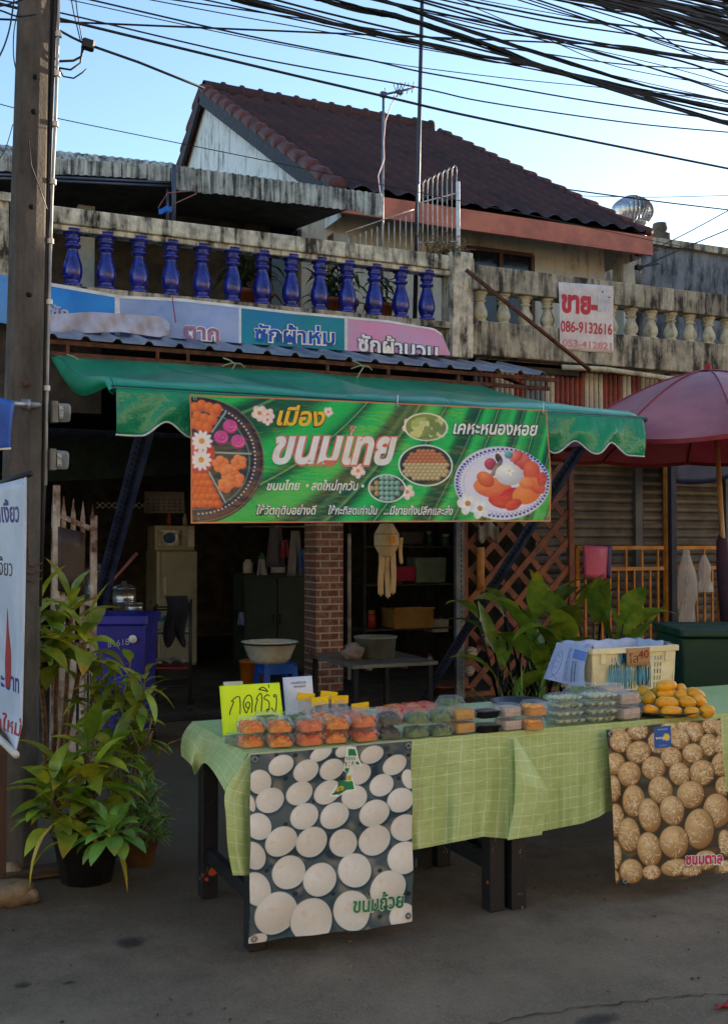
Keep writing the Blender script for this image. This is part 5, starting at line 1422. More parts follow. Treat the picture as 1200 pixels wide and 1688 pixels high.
b = MB(); b.grid(lambda s, t: SW.fn(s, t), 4, 4); b.build('card', mat('white_card', L(226, 224, 228), L(214, 212, 218), rough=.4), wc, solid=.004)
M_grey_ink = mat('grey_ink', L(90, 90, 100), rough=.6)
words(SW, wc, 'สแกนเพื่อชำระเงิน', 480, 1128, 505, 1126.5, 6, M_grey_ink, None, .01, 0, 0)
words(SW, wc, 'ขอบคุณค่ะ', 484, 1134, 504, 1132.5, 6, M_grey_ink, None, .01, 0, 0)

# ================================================================== crate with its bag lining
cb = on_z(978, 1150, ZC); dist_y = cb.y + .12
cA, cB = on_y(976, 1070, dist_y), on_y(1112, 1064, dist_y)
cw = cB.x - cA.x; ctop = (cA.z + cB.z) / 2; ch_ = ctop - ZC; cd = .30
crate = thing('plastic_crate', 'cream plastic crate with slotted sides and a price card on the right table', 'crate', ((cA.x + cB.x) / 2, dist_y + cd / 2, ZC))
M_crate = mat('cream_crate_plastic', L(240, 222, 186), L(222, 200, 162), scale=7, rough=.45, spec=.5)
b = MB()
def slotted(o, ax, ln, tilt):
    """one slotted side: solid ends, rows of upright slots"""
    nrm = Vector((-ax.y, ax.x, 0))
    e = ln * .17; rows = 5; hh = ch_ - .05
    def pt(a, z, d=0): return o + ax * a + Vector((0, 0, z)) + nrm * (tilt * (1 - z / ch_) + d)
    def slab(a0, a1, z0, z1, d=.006):
        b.add([pt(a0, z0, -d), pt(a1, z0, -d), pt(a1, z1, -d), pt(a0, z1, -d), pt(a0, z0, 0), pt(a1, z0, 0), pt(a1, z1, 0), pt(a0, z1, 0)], [[0, 1, 2, 3], [7, 6, 5, 4], [0, 4, 5, 1], [1, 5, 6, 2], [2, 6, 7, 3], [3, 7, 4, 0]])
    slab(0, e, 0, ch_); slab(ln - e, ln, 0, ch_); slab(e, ln - e, hh, ch_)
    rh = hh / rows
    for r in range(rows):
        slab(e, ln - e, r * rh, r * rh + rh * .32)
        n = 19
        for i in range(n):
            a0 = e + (ln - 2 * e) * i / n; w_ = (ln - 2 * e) / n
            wide = .5 if i % 5 else 1.0
            slab(a0, a0 + w_ * wide, r * rh + rh * .32, (r + 1) * rh)
X0, X1, Y0, Y1 = cA.x, cB.x, dist_y, dist_y + cd
slotted(Vector((X0, Y0, ZC)), Vector((1, 0, 0)), cw, .02); slotted(Vector((X1, Y0, ZC)), Vector((0, 1, 0)), cd, .02); slotted(Vector((X1, Y1, ZC)), Vector((-1, 0, 0)), cw, .02); slotted(Vector((X0, Y1, ZC)), Vector((0, -1, 0)), cd, .02)
b.box(((X0 + X1) / 2, (Y0 + Y1) / 2, ZC + .008), (cw - .04, cd - .04, .01))
b.build('body', M_crate, crate)
b = MB(); z_ = ctop - .012
for (p, q) in (((X0 - .012, Y0 - .008, z_), (X1 + .012, Y0 - .008, z_)), ((X0 - .012, Y1 + .008, z_), (X1 + .012, Y1 + .008, z_)), ((X0 - .008, Y0 + .003, z_), (X0 - .008, Y1 - .003, z_)), ((X1 + .008, Y0 + .003, z_), (X1 + .008, Y1 - .003, z_))): b.bar(p, q, .022, .03)
for a in (.11, .89): b.box((X0 + cw * a, Y0 - .008, ctop - .05), (.03, .014, .06))
b.build('rim', M_crate, crate, bevel=.003)
SP = Sheet(on_y(1032, 1069, Y0 - .024), on_y(1070, 1067, Y0 - .024), on_y(1033, 1098, Y0 - .02), on_y(1070, 1096, Y0 - .02))
b = MB(); b.grid(lambda s, t: SP.fn(s, t), 4, 4); card = b.build('price_card', mat('brown_cardboard', L(186, 138, 96), L(166, 120, 82), rough=.9), crate, solid=.003)
words(SP, card, '40', 1051, 1086, 1068, 1084, 19, mat('red_marker', L(150, 30, 30), rough=.7), None, .0, 0, 0, .004)
words(SP, card, 'โล', 1036, 1094, 1050, 1091, 20, mat('dark_marker', L(40, 34, 34), rough=.7), None, -.01, 0, 0, .004)
# blue scribbled paint on the crate front
rg = random.Random(9); M_paint = mat('teal_marker_paint', L(70, 150, 180), L(40, 120, 160), rough=.6)
for (x0_, x1_, y0_, y1_) in ((1022, 1034, 1070, 1094), (1002, 1042, 1094, 1136), (1048, 1072, 1098, 1130)):
    b = MB(); px_, py_ = x0_, y0_
    vs = []
    for i in range(22):                                       # one zigzag scribble
        x = x0_ + (x1_ - x0_) * (i / 21) + rg.uniform(-1, 1); y = (y0_ if i % 2 else y1_) + rg.uniform(-3, 3)
        p = on_y(x, y, Y0 - .0165); vs += [p + Vector((-.0028, 0, 0)), p + Vector((.0028, 0, 0))]
    b.add(vs, [[2 * i, 2 * i + 1, 2 * i + 3, 2 * i + 2] for i in range(21)]); b.build('paint_mark', M_paint, crate)
# lining bag folded over the rim
def liner_print():
    cvs = Canvas(170, 190, L(176, 186, 218)); r = random.Random(3)
    cvs.poly([(100, 18), (168, 22), (168, 62), (100, 58)], L(110, 140, 206)); cvs.line((100, 17), (168, 21), 3, L(40, 120, 180)); cvs.line((100, 58), (168, 63), 3, L(40, 120, 180))
    pts = [(40 + 16 * math.cos(t / 14 * 6.283), 100 + 62 * math.sin(t / 14 * 6.283)) for t in range(15)]
    for p, q in zip(pts, pts[1:]): cvs.line(p, q, 2, L(50, 90, 180))
    for p, q in (((40, 162), (28, 180)), ((40, 162), (54, 178)), ((34, 60), (44, 70)), ((30, 90), (50, 96)), ((30, 120), (50, 124)), ((26, 100), (18, 110))): cvs.line(p, q, 2, L(50, 90, 180))
    for cx_, st, cl in ((76, 3.2, L(70, 90, 150)), (84, 2.4, L(90, 110, 170)), (108, 5, L(30, 40, 80)), (126, 5, L(30, 40, 80))):
        y = 14 if cx_ < 100 else 76
        while y < 176:
            cvs.line((cx_ + r.uniform(-3, 3), y), (cx_ + r.uniform(-3, 3), y + r.uniform(2, st * 1.6)), 1.8 if cx_ < 100 else 3, cl); cvs.line((cx_ - 3, y), (cx_ + 4, y + r.uniform(-2, 2)), 1.4, cl); y += r.uniform(4, 8)
    cvs.grain(.03, 2); return cvs
liner = thing('lining_bag', 'printed pale blue plastic sack lining the crate and hanging over its left side', 'sack', (X0 - .05, Y0 + .15, ZC))
hang = [on_x(905, 1047, X0 - .03), on_y(972, 1068, Y0 - .004), on_x(896, 1138, X0 - .075), on_y(966, 1142, Y0 - .06)]
SLn = Sheet(Vector((X0 - .022, Y1 - .01, ctop + .014)), Vector((X0 - .022, Y0 - .004, ctop + .004)), Vector((X0 - .085, Y1 + .03, ZC + .045)), Vector((X0 - .05, Y0 - .012, ZC + .03)), lambda a, b: .012 * math.sin(a * 9) * b + .02 * math.sin(math.pi * b) * a)
liner_print().sheet('left_drop', lambda a, b: SLn.fn(a, b), printed('sack_print', .35, .5, .2), liner)
M_sack = mat('pale_blue_sack', L(190, 198, 216), L(160, 172, 200), scale=9, rough=.35, bump=.3, bscale=14)
b = MB()
def lip(P, Q, n):
    def f(s, t):
        base = Vector(P).lerp(Vector(Q), s); inn = Vector(((X0 + X1) / 2, (Y0 + Y1) / 2, base.z)); d = (inn - base); d.z = 0; d.normalize()
        a = t * 2 - 1
        return base + d * (.03 + .025 * a) + Vector((0, 0, .016 * (1 - a * a) + (-.12 * max(0, a) ** 1.2) + .004 * math.sin(s * n) - (0.02 * max(0, -a)))) + d * (.02 * max(0, a))
    return f
zc_ = ctop + .003
b.grid(lip((X0 - .02, Y1, zc_), (X1 + .02, Y1, zc_), 25), 30, 10); b.grid(lip((X0 - .0, Y0 + .02, zc_), (X0 - .0, Y1, zc_), 15), 16, 10); b.grid(lip((X1 + .0, Y0 + .04, zc_), (X1 + .0, Y1, zc_), 15), 16, 10)
b.build('folded_rim', M_sack, liner)
b = MB(); b.grid(lambda s, t: Vector((X1 + .022 + .03 * t + .008 * math.sin(s * 9), Y0 + .06 + .2 * s, ctop + .012 - t * (.17 + .02 * s))), 10, 8); b.build('right_drop', mat('grey_sack', L(150, 152, 160), L(120, 122, 132), scale=9, rough=.4), liner)

# ================================================================== mangoes on a tray
tcn = on_z(1121, 1182, ZC); tcn.y += .12
b = MB(); b.lathe([(0, .004), (.15, .004), (.185, .022), (.19, .022), (.19, .026), (.183, .026), (.148, .009), (0, .009)], tcn, 40)
tag(b.build('round_tray', mat('tarnished_brown_tray', L(96, 82, 74), L(66, 58, 54), rough=.35, metal=.6)), 'round tarnished tray heaped with mangoes at the right end of the table', 'tray')
M_mango = mat('ripe_mango_skin', L(238, 168, 26), L(226, 140, 22), scale=30, rough=.42, spec=.5, tint=True, lo=.42, hi=.7, bump=.08)
Dm = (tcn - EYEV).dot(_f)
mg = [(818, 415, 72, 36, .12, .03, 0), (905, 430, 34, 30, .6, .07, 0), (705, 492, 48, 40, 1.2, -.03, 1), (672, 452, 46, 36, .9, .05, 1), (812, 466, 60, 30, .1, .02, 0), (823, 520, 78, 38, -.05, -.07, 0), (906, 472, 42, 34, .5, .02, 0), (1000, 470, 64, 40, -.35, .03, 0), (945, 516, 56, 38, -.2, -.05, 0), (1022, 510, 52, 34, -.6, -.02, 0), (722, 565, 58, 32, -.2, -.11, 0), (848, 573, 72, 34, .03, -.14, 0), (972, 576, 48, 32, .1, -.13, 0), (1068, 570, 50, 38, .35, -.09, 0), (762, 455, 40, 34, .3, .08, 1)]
mlab = ['big topmost mango lying across the pile', 'small mango just right of the topmost one', 'greenish upright mango at the left of the pile', 'greenish mango behind at the far left', 'mango squeezed beneath the topmost one', 'large mango in the centre of the pile', 'mango right of centre, just below the top', 'mango at the upper right of the pile', 'mango right of the large central one', 'mango above the right front one', 'mango at the left end of the front row', 'front mango below the large central one', 'small front mango right of middle', 'front mango at the far right end', 'greenish mango at the back left of the top one']
for k, ((x, y, rx, ry, rot, dd, gr), lb) in enumerate(zip(mg, mlab)):
    D = Dm + dd; c = on_d(880 + x / 3.75, 1020 + y / 3.75, D); a = rx / 3.75 / FPX * D; r2 = ry / 3.75 / FPX * D
    b = MB(); b.tint = (.72, .86, .7) if gr else rnd_tint(.92, 1.08, .04)
    ax = (_r * math.cos(rot) + _u * math.sin(rot) + _f * random.uniform(-.4, .4)).normalized(); up_ = ax.cross(_f).normalized(); ff = up_.cross(ax)
    R = Matrix((ax, ff, up_)).transposed(); n = 18; pr = []
    for i in range(n + 1):
        t = i / n; pr.append((math.sqrt(max(0, 1 - abs(2 * t - 1) ** 2.3)) * (1.0 - .2 * t) * r2 * 1.22, -a + 2 * a * t))
    Rz = Matrix(((0, 0, 1), (1, 0, 0), (0, 1, 0)))
    vs0 = len(b.v); b.lathe(pr, (0, 0, 0), 18)
    for i in range(vs0, len(b.v)):
        q = b.v[i]; t = (q.z + a) / (2 * a); q = Vector((q.z, q.y * .92, q.x - .14 * r2 * math.sin(math.pi * t) * t)); b.v[i] = c + R @ q
    for i in range(vs0, len(b.v)):
        j = (i - vs0) // 18; k_ = random.uniform(.93, 1.06); tn = b.tn[i]
        g_ = max(0, (j - 13) / 5) * .35
        b.tn[i] = (tn[0] * k_ * (1 - g_), tn[1] * k_ * (1 - .2 * g_), tn[2] * k_) if j < 18 else (.25, .2, .3)
    m = b.build('mango', M_mango); tag(m, lb, 'mango', 'ripe mangoes heaped on the tray')
# ================================================================== utility pole and what hangs on it
YPOLE = 5.25
def pole_mat():
    N = Nodes('weathered_concrete_pole'); v = N.coord((1, 1, .35))
    col = N.mix(N.noise(v, 6, 6, .7, .35, .65), L(104, 98, 92), L(66, 62, 58))
    col = N.mix(N.math('MULTIPLY', N.noise(N.coord((9, 9, .6)), 2.0, 5, .65, .45, .75), .6), col, L(58, 52, 46))
    col = N.mix(N.math('MULTIPLY', N.noise(N.coord(), 60, 4, .7, .45, .75), .4), col, L(70, 62, 52))
    N.set(col, .9, 0, .25); N.bump(N.noise(N.coord(), 45, 5, .7, 0, 1), .5, .01); return N.m
up_ = thing('utility_pole', 'weathered square concrete utility pole at the left edge, clad with pipes and cables', 'utility pole', on_z(30, 1410, 0))
b = MB(); path = [(66, -330, .135), (58, 0, .148), (49, 330, .16), (41, 640, .17), (34, 960, .178), (26, 1420, .19)]
vs = []
for x, y, w in path:
    c = on_y(x, y, YPOLE); h = w / 2; q = h * .5
    for dx, dy in ((-h, -q), (-q, -h), (q, -h), (h, -q), (h, q), (q, h), (-q, h), (-h, q)): vs.append(c + Matrix.Rotation(-.25, 3, 'Z') @ Vector((dx, dy, 0)))
b.add(vs, [[i * 8 + k, (i + 1) * 8 + k, (i + 1) * 8 + (k + 1) % 8, i * 8 + (k + 1) % 8] for i in range(5) for k in range(8)])
b.build('shaft', pole_mat(), up_, bevel=.006)
M_holed = mat('hole_black', L(12, 11, 10), rough=1)
for x, y in ((59, 127), (56, 184), (52, 341), (48, 486)):
    b = MB(); b.lathe([(.012, 0), (.012, .006), (0, .006)], on_y(x, y, YPOLE - .085), 10, Matrix.Rotation(RAD(90), 3, 'X')); b.build('bolt_hole', M_holed, up_)
b = MB(); b.lathe([(.016, 0), (.016, .014), (0, .014)], on_y(43, 633, YPOLE - .09), 8, Matrix.Rotation(RAD(90), 3, 'X')); b.build('bolt', M_rust, up_)
b = MB(); pc = [on_y(x, y, YPOLE - .03) for x, y in ((104, -120), (98, 0), (92, 200), (86, 330), (80, 560), (78, 660), (76, 800))]
b.tube(pc, .0075, 8); b.build('conduit', mat('pale_grey_conduit', L(170, 172, 176), L(130, 132, 136), rough=.5), up_)
for x, y in ((97, 57), (95, 122), (92, 205), (88, 300), (84, 398), (82, 498), (78, 640)):
    b = MB(); b.lathe([(.016, -.012), (.016, .012)], on_y(x, y, YPOLE - .03), 10); b.build('clip', M_whitetray, up_)
for k, off in enumerate((0, 5, 9)):
    b = MB(); b.tube([on_y(x - off * .8 + 1.6 * math.sin(i * 1.7 + k), y, YPOLE - .02 + .015 * k) for i, (x, y) in enumerate(((97, -100), (90, 0), (84, 200), (78, 420), (74, 640), (71, 800), (66, 1000)))], .013 + .005 * k, 8); b.build('cable', M_black, up_)
b = MB(); b.tube([on_y(x, y, YPOLE - .105) for x, y in ((48, 230), (52, 272), (66, 310), (78, 345))], .003, 5); b.build('cable', M_black, up_)
# wrapped wire near the ground
b = MB()
for yy in (930, 942, 955): b.tube([on_y(38, yy, YPOLE - .1), on_y(55, yy + 5, YPOLE - .115), on_y(70, yy - 2, YPOLE - .08)], .0035, 5)
b.build('binding_wire', M_rust, up_)
M_mbase = mat('grey_meter_base', L(130, 126, 118), L(96, 92, 86), rough=.6)
M_mglass = clear_plastic('meter_glass', (.9, .92, .9), .15, .08)
for k, (x, y, lb) in enumerate(((96, 680, 'upper electricity meter under a clear cover on the utility pole'), (93, 758, 'lower electricity meter under a clear cover on the utility pole'))):
    c = on_y(x, y, YPOLE - .02); t = thing('electricity_meter', lb, 'electricity meter', c + Vector((0, 0, -.05)), 'electricity meters on the pole')
    b = MB(); b.box(c + Vector((-.018, 0, 0)), (.03, .075, .1), ch=.006); b.build('base', M_mbase, t)
    b = MB(); R = Matrix.Rotation(RAD(90), 3, 'Y') @ Matrix.Rotation(RAD(0), 3, 'Z'); b.lathe([(.045, 0), (.045, .045), (.04, .055), (0, .057)], c, 18, R); b.build('cover', M_mglass, t)
    b = MB(); b.box(c + Vector((.012, 0, 0)), (.02, .055, .06)); b.build('dial', mat('meter_dial', L(206, 204, 196), L(90, 88, 84), scale=90, rough=.5), t)
# junction box and looping cables beside the pole top
t = thing('cable_joint', 'black cable joint box with looping cables right of the pole top', 'cable joint', on_y(146, 80, YPOLE))
b = MB(); c = on_y(146, 74, YPOLE); b.box(c, (.06, .045, .042), Matrix.Rotation(.15, 3, 'Y'), ch=.01); b.build('joint_box', M_black, t)
for pts, r in (([(98, 50), (120, 62), (137, 70)], .006), ([(113, -30), (122, 20), (133, 66)], .003), ([(122, -30), (128, 20), (136, 66)], .003), ([(138, 80), (135, 93), (122, 100), (98, 101)], .006), ([(136, 80), (133, 104), (117, 115), (98, 112)], .005), ([(97, 112), (105, 126), (122, 129), (136, 120), (143, 114)], .004), ([(156, 77), (230, 103), (337, 146)], .0065)):
    b = MB(); b.tube([on_y(x, y, YPOLE) for x, y in pts], r, 6); b.build('cable', M_black, t)

# ---- left edge: upright sign, chain, blue cloth on a pipe
sgn = Sheet(on_d(-46, 814, 5.25), on_d(36, 786, 4.2), on_d(-46, 1166, 5.25), on_d(42, 1240, 4.2), lambda a, b: .02 * math.sin(a * 5 + b * 2) + .03 * max(0, b - .9) * 8 * a * a)
us_ = thing('upright_sign', 'tall white cloth sign with blue and red Thai lettering beside the utility pole', 'sign', sgn.fn(.5, 1))
b = MB(); b.grid(lambda s, t: sgn.fn(s, t), 16, 30); b.build('cloth', mat('white_vinyl_cloth', L(206, 212, 224), L(184, 192, 208), scale=3, rough=.5), us_, solid=.003)
M_db = mat('deep_blue_ink', L(30, 30, 140), rough=.5); M_bk = mat('black_ink', L(24, 24, 30), rough=.5); M_rd = mat('dull_red_ink', L(176, 34, 48), rough=.5)
words(sgn, us_, 'ขนมจีนน้ำเงี้ยว', -44, 862, 33, 860, 44, M_db, None, .02, 0, 0)
words(sgn, us_, 'น้ำเงี้ยว', -20, 946, 22, 950, 38, M_bk, None, 0, 0, 0)
words(sgn, us_, 'โลละบาท', -30, 1128, 33, 1142, 40, M_db, None, .02, 0, 0)
words(sgn, us_, 'สดใหม่', -30, 1196, 36, 1214, 34, M_rd, None, .02, 0, 0)
b = MB(); P = [(14, 1000), (16, 1040), (20, 1075), (20, 1120), (16, 1138), (11, 1130), (10, 1090), (12, 1050)]; b.add([sgn.fn(*sgn.ab(*p), .003) for p in P], [list(range(len(P)))]); b.build('bottle_print', M_rd, us_)
b = MB(); b.tube([sgn.fn(-.02, -.01, -.01), sgn.fn(1.02, -.01, -.01)], .014, 8); b.build('top_rod', M_black, us_)
b = MB(); b.tube([sgn.fn(-.02, 1.0, .0), sgn.fn(1.03, 1.0, .0)], .014, 8); b.build('bottom_rod', M_whitetray, us_)
b = MB(); p = on_d(3, 1240, 4.6); q = Vector((p.x, p.y, 0)); b.bar(q, p + Vector((0, 0, .05)), .045); b.build('post', M_darkwood, us_)
b = MB(); n = 26
for i in range(n):
    a = on_d(42, 785, 4.25).lerp(on_d(46, 940, 4.4), i / n); R = Euler((RAD(90), 0, RAD(90 * (i % 2) + 20))).to_matrix()
    pts = [a + R @ Vector((.007 * math.cos(k), .012 * math.sin(k), 0)) for k in np.linspace(0, 6.283, 11)]; b.tube(pts, .0022, 5, cap=False)
tag(b.build('hanging_chain', M_rust), 'thin rusty chain hanging beside the white cloth sign', 'chain')
t = thing('blue_pennant', 'bright blue cloth hanging from a steel pipe clamped to the utility pole', 'cloth', on_d(10, 740, 4.6))
b = MB(); b.tube([on_d(-40, 660, 4.6), on_d(26, 666, 4.75), on_d(64, 668, 5.0)], .014, 10); b.build('pipe', M_steel, t)
b = MB(); b.lathe([(.022, -.02), (.026, -.02), (.026, .02), (.022, .02)], on_d(43, 667, 4.87), 12, Matrix.Rotation(RAD(90), 3, 'Y') ); b.build('clamp', M_steel, t)
SBl = Sheet(on_d(-50, 640, 4.55), on_d(25, 663, 4.72), on_d(-50, 745, 4.55), on_d(14, 741, 4.7), lambda a, b: .02 * math.sin(a * 8) * b)
b = MB(); b.grid(lambda s, q: SBl.fn(s - .03 * math.sin(q * 3), q), 12, 10); b.build('cloth', mat('bright_blue_cloth', L(14, 92, 190), L(10, 70, 160), scale=4, rough=.5), t, solid=.003)
b = MB(); b.grid(lambda s, q: SBl.fn(s, .96 + .04 * q, .004), 12, 1); b.build('hem', M_whitetray, t)

# ---- old picket gate
yG = 6.7
gt = thing('picket_gate', 'rusty white iron picket gate with a dark panel beside the utility pole', 'gate', on_z(118, 1310, 0))
M_flake = grimy('flaking_white_iron_paint', L(206, 196, 180), L(84, 50, 36), 9, .62, 3, .8, .5, L(120, 84, 64))
b = MB()
for k, (x, top) in enumerate(((86, 806), (102, 816), (118, 819), (134, 824), (150, 830))):
    p = on_y(x, 1280, yG); p.z = .06; q = on_y(x, top + 32, yG); q.x = p.x
    b.bar(p, q, .028, .012); tip = q + Vector((0, 0, .12)); b.add([q + Vector((-.014, -.006, 0)), q + Vector((.014, -.006, 0)), q + Vector((.014, .006, 0)), q + Vector((-.014, .006, 0)), tip], [[0, 1, 4], [1, 2, 4], [2, 3, 4], [3, 0, 4]])
for k in range(7):
    x = 96 + k * 9; p = on_y(x, 1290, yG); p.z = .06; q = on_y(x, 1060, yG); q.x = p.x; b.bar(p, q, .014, .01)
b.build('picket', M_flake, gt)
b = MB()
for (p, q, w) in (((90, 846), (156, 874), .03), ((90, 985), (156, 995), .035), ((90, 1060), (156, 1065), .03)): b.bar(on_y(p[0], p[1], yG - .012), on_y(q[0], q[1], yG - .012), .016, w)
for x, y0 in ((90, 800), (152, 850)):
    p = on_y(x, 1280, yG - .015); p.z = .03; q = on_y(x, y0, yG - .015); q.x = p.x; b.bar(p, q, .04, .03)
b.build('frame', M_flake, gt)
b = MB(); b.grid(lambda s, t: on_y(96 + 44 * s, 868 + 10 * s + 106 * t, yG - .03), 4, 4); b.build('panel', mat('dark_brown_sheet', L(62, 46, 42), L(44, 34, 32), scale=5, rough=.5), gt, solid=.006)

# ================================================================== plants at the left
def pot(b, base, r0, r1, h, n=20, rim=.012):
    b.lathe([(0, 0), (r0, 0), (r1, h * .9), (r1 + rim, h * .9), (r1 + rim, h), (r1 - .006, h), (r1 - .02, h * .85), (0, h * .85)], base, n)
M_potblk = mat('black_plastic_pot', L(28, 28, 32), L(40, 39, 40), scale=6, rough=.5, spec=.5)
M_leafy = leaf_mat('yellow_green_leaf', L(168, 176, 62), L(112, 138, 48))
M_leafb = leaf_mat('fresh_green_leaf', L(138, 176, 84), L(92, 140, 62))
def cane_plant(base, stems, rg, lw=.062, ll=.3, nl=16, warm=.25):
    """upright canes, each with a rosette of arching strap leaves; returns (stems mesh, leaves mesh)"""
    bs, bl_ = MB(), MB()
    for (tip, n) in stems:
        tip = Vector(tip); b0 = base + Vector((rg.uniform(-.04, .04), rg.uniform(-.04, .04), 0)); mid = b0.lerp(tip, .5) + Vector((rg.uniform(-.04, .04), rg.uniform(-.03, .03), 0))
        bs.tube([b0, mid, tip], [.017, .014, .011], 7)
        for i in range(n):
            a = i * 2.4 + rg.uniform(-.3, .3); el = 1.25 - 1.25 * (i / n) + rg.uniform(-.15, .15)
            bl_.tint = rnd_tint(.6, 1.35, warm)
            z = tip + Vector((0, 0, .07 - .2 * i / n))
            leaf(bl_, z, (math.cos(a) * math.cos(el), math.sin(a) * math.cos(el), math.sin(el)), ll * rg.uniform(.7, 1.15), lw * rg.uniform(.8, 1.2), rg.uniform(.5, 1.1), n=7, fold=.3, twist=rg.uniform(-.4, .4))
    return bs, bl_
rg = random.Random(21)
base = on_z(88, 1345, 0.0)
t = thing('cane_plant', 'tall corn plant with thick brown canes and broad drooping leaves by the picket gate', 'plant', base)
bs, bl_ = cane_plant(base, [(on_d(62, 1030, 5.35), 19), (on_d(92, 1065, 5.5), 18), (on_d(118, 1015, 5.6), 15), (on_d(140, 1060, 5.45), 12)], rg, .085, .26)
bs.build('canes', mat('brown_cane_bark', L(140, 104, 70), L(96, 70, 48), scale=30, rough=.9, bump=.5), t); bl_.build('foliage', M_leafy, t)
base = on_z(205, 1390, 0.0)
t = thing('shrub', 'leafy wild shrub with bent bare stems between the corn plant and blue bin', 'plant', base)
bs, bl_ = MB(), MB()
tips = [(165, 1075, 5.5), (215, 1090, 5.4), (240, 1110, 5.3), (190, 1120, 5.45), (232, 1165, 5.3), (150, 1110, 5.6), (205, 1160, 5.35), (250, 1215, 5.2), (180, 1180, 5.3), (215, 1215, 5.25)]
for (x, y, d) in tips:
    tip = on_d(x, y, d); mid = base.lerp(tip, .55) + Vector((rg.uniform(-.08, .08), rg.uniform(-.06, .06), .05)); bs.tube([base, mid, tip], [.007, .006, .004], 6)
    for i in range(16):
        a = rg.uniform(0, 6.28); el = rg.uniform(-.5, 1.1); q = mid.lerp(tip, rg.uniform(.35, 1.05)); bl_.tint = rnd_tint(.6, 1.3, .2)
        leaf(bl_, q, (math.cos(a) * math.cos(el), math.sin(a) * math.cos(el), math.sin(el)), rg.uniform(.11, .22), rg.uniform(.035, .06), rg.uniform(.3, 1), n=6, fold=.25, twist=rg.uniform(-.6, .6))
for pts in ([(235, 1300), (240, 1255), (215, 1200), (195, 1160)], [(232, 1240), (246, 1210), (250, 1185)], [(247, 1265), (265, 1240), (280, 1225), (302, 1217)], [(232, 1240), (243, 1225), (252, 1205)]): bs.tube([on_d(x, y, 5.1) for x, y in pts], .0045, 6)
bs.build('stems', M_dry, t); bl_.build('foliage', M_leafy, t)
base = on_z(153, 1464, 0.0) + Vector((.0, .13, 0)); r_ = 58 / FPX * 4.75
t = thing('potted_plant', 'big dragon plant with yellow-edged strap leaves in a black plastic pot', 'potted plant', base)
b = MB(); pot(b, base, r_ * .74, r_, .235, 10); b.build('pot', M_potblk, t)
b = MB(); b.lathe([(r_ * .92, .205), (0, .215)], base, 12); b.build('soil', M_dry, t)
soil = base + Vector((0, 0, .2))
bs, bl_ = cane_plant(soil, [(on_d(105, 1300, 4.75), 17), (on_d(145, 1250, 4.85), 20), (on_d(185, 1262, 4.9), 16), (on_d(85, 1322, 4.7), 13), (on_d(150, 1310, 4.75), 12), (on_d(120, 1345, 4.7), 10)], rg, .074, .26)
for d in ((105, 1350, -1.2, -.3), (160, 1370, .3, -.5)):
    bl_.tint = (1.9, 1.15, 1.1); leaf(bl_, on_d(d[0], d[1], 4.62), (d[2], -.4, .3), .33, .03, 2.2)
bs.build('canes', M_dry, t); bl_.build('foliage', M_leafy, t)
base2 = on_d(185, 1400, 4.62)
t = thing('rosette_plant', 'low rosette plant with fresh green broad leaves growing at the right of the black pot', 'plant', base2)
bl_ = MB()
for i in range(26):
    a = i * 2.4; el = 1.35 - 1.25 * i / 26; bl_.tint = rnd_tint(.7, 1.3, .1)
    leaf(bl_, base2 + Vector((0, 0, .05)), (math.cos(a) * math.cos(el), math.sin(a) * math.cos(el), math.sin(el)), rg.uniform(.15, .22), rg.uniform(.06, .085), .9, n=7, fold=.22, stalk=.3)
bl_.build('foliage', M_leafb, t)
base = on_z(238, 1432, 0) + Vector((0, .1, 0))
t = thing('potted_plant', 'fine-leaved bushy plant in an ochre clay pot right of the black pot', 'potted plant', base)
b = MB(); pot(b, base, .07, .1, .16, 16); b.build('pot', mat('ochre_clay', L(150, 110, 64), L(116, 84, 52), scale=8, rough=.8), t)
bl_ = MB(); bs = MB()
for (x, y, d) in ((235, 1290, 4.95), (262, 1300, 4.9), (280, 1345, 4.85), (250, 1340, 4.85), (225, 1330, 4.9), (272, 1380, 4.8), (245, 1270, 5.0)):
    tip = on_d(x, y, d); b0 = base + Vector((0, 0, .14)); bs.tube([b0, b0.lerp(tip, .5) + Vector((0, 0, .03)), tip], .004, 5)
    for i in range(44):
        q = b0.lerp(tip, rg.uniform(.4, 1.03)); a = rg.uniform(0, 6.28); el = rg.uniform(-.1, 1.2); bl_.tint = rnd_tint(.6, 1.3, .1)
        leaf(bl_, q, (math.cos(a) * math.cos(el), math.sin(a) * math.cos(el), math.sin(el)), rg.uniform(.06, .1), .011, .5, n=3)
bs.build('stems', M_dry, t); bl_.build('foliage', M_leafb, t)
# stones and a board by the pole foot
M_stone = mat('brown_rough_stone', L(150, 128, 98), L(104, 88, 68), scale=9, rough=.95, bump=.8)
for k, (x, y, r, sc, lb) in enumerate(((14, 1490, .075, (1.5, 1, .8), 'broken concrete lump at the lower left edge'), (42, 1488, .05, (1.2, 1, .75), 'smaller stone right of the concrete lump at the lower left'), (20, 1450, .05, (1.1, 1, .9), 'pale stone on top of the lump by the pole foot'))):
    b = MB(); c = on_z(x, y, .0); b.ball(c + Vector((0, 0, r * sc[2] * .75)), r, 8, sc, jit=.16); tag(b.build('stone', M_stone), lb, 'stone')
b = MB(); b.bar(on_z(-20, 1448, .03), on_z(98, 1432, .03), .09, .035); tag(b.build('plank', mat('old_plank', L(96, 78, 62), L(66, 54, 44), scale=8, rough=.9, stretch=(.6, 6, 6))), 'old wooden plank lying behind the black pot', 'plank')
# ================================================================== inside the shop
fl_ = lambda x, y: on_z(x, y, .012)
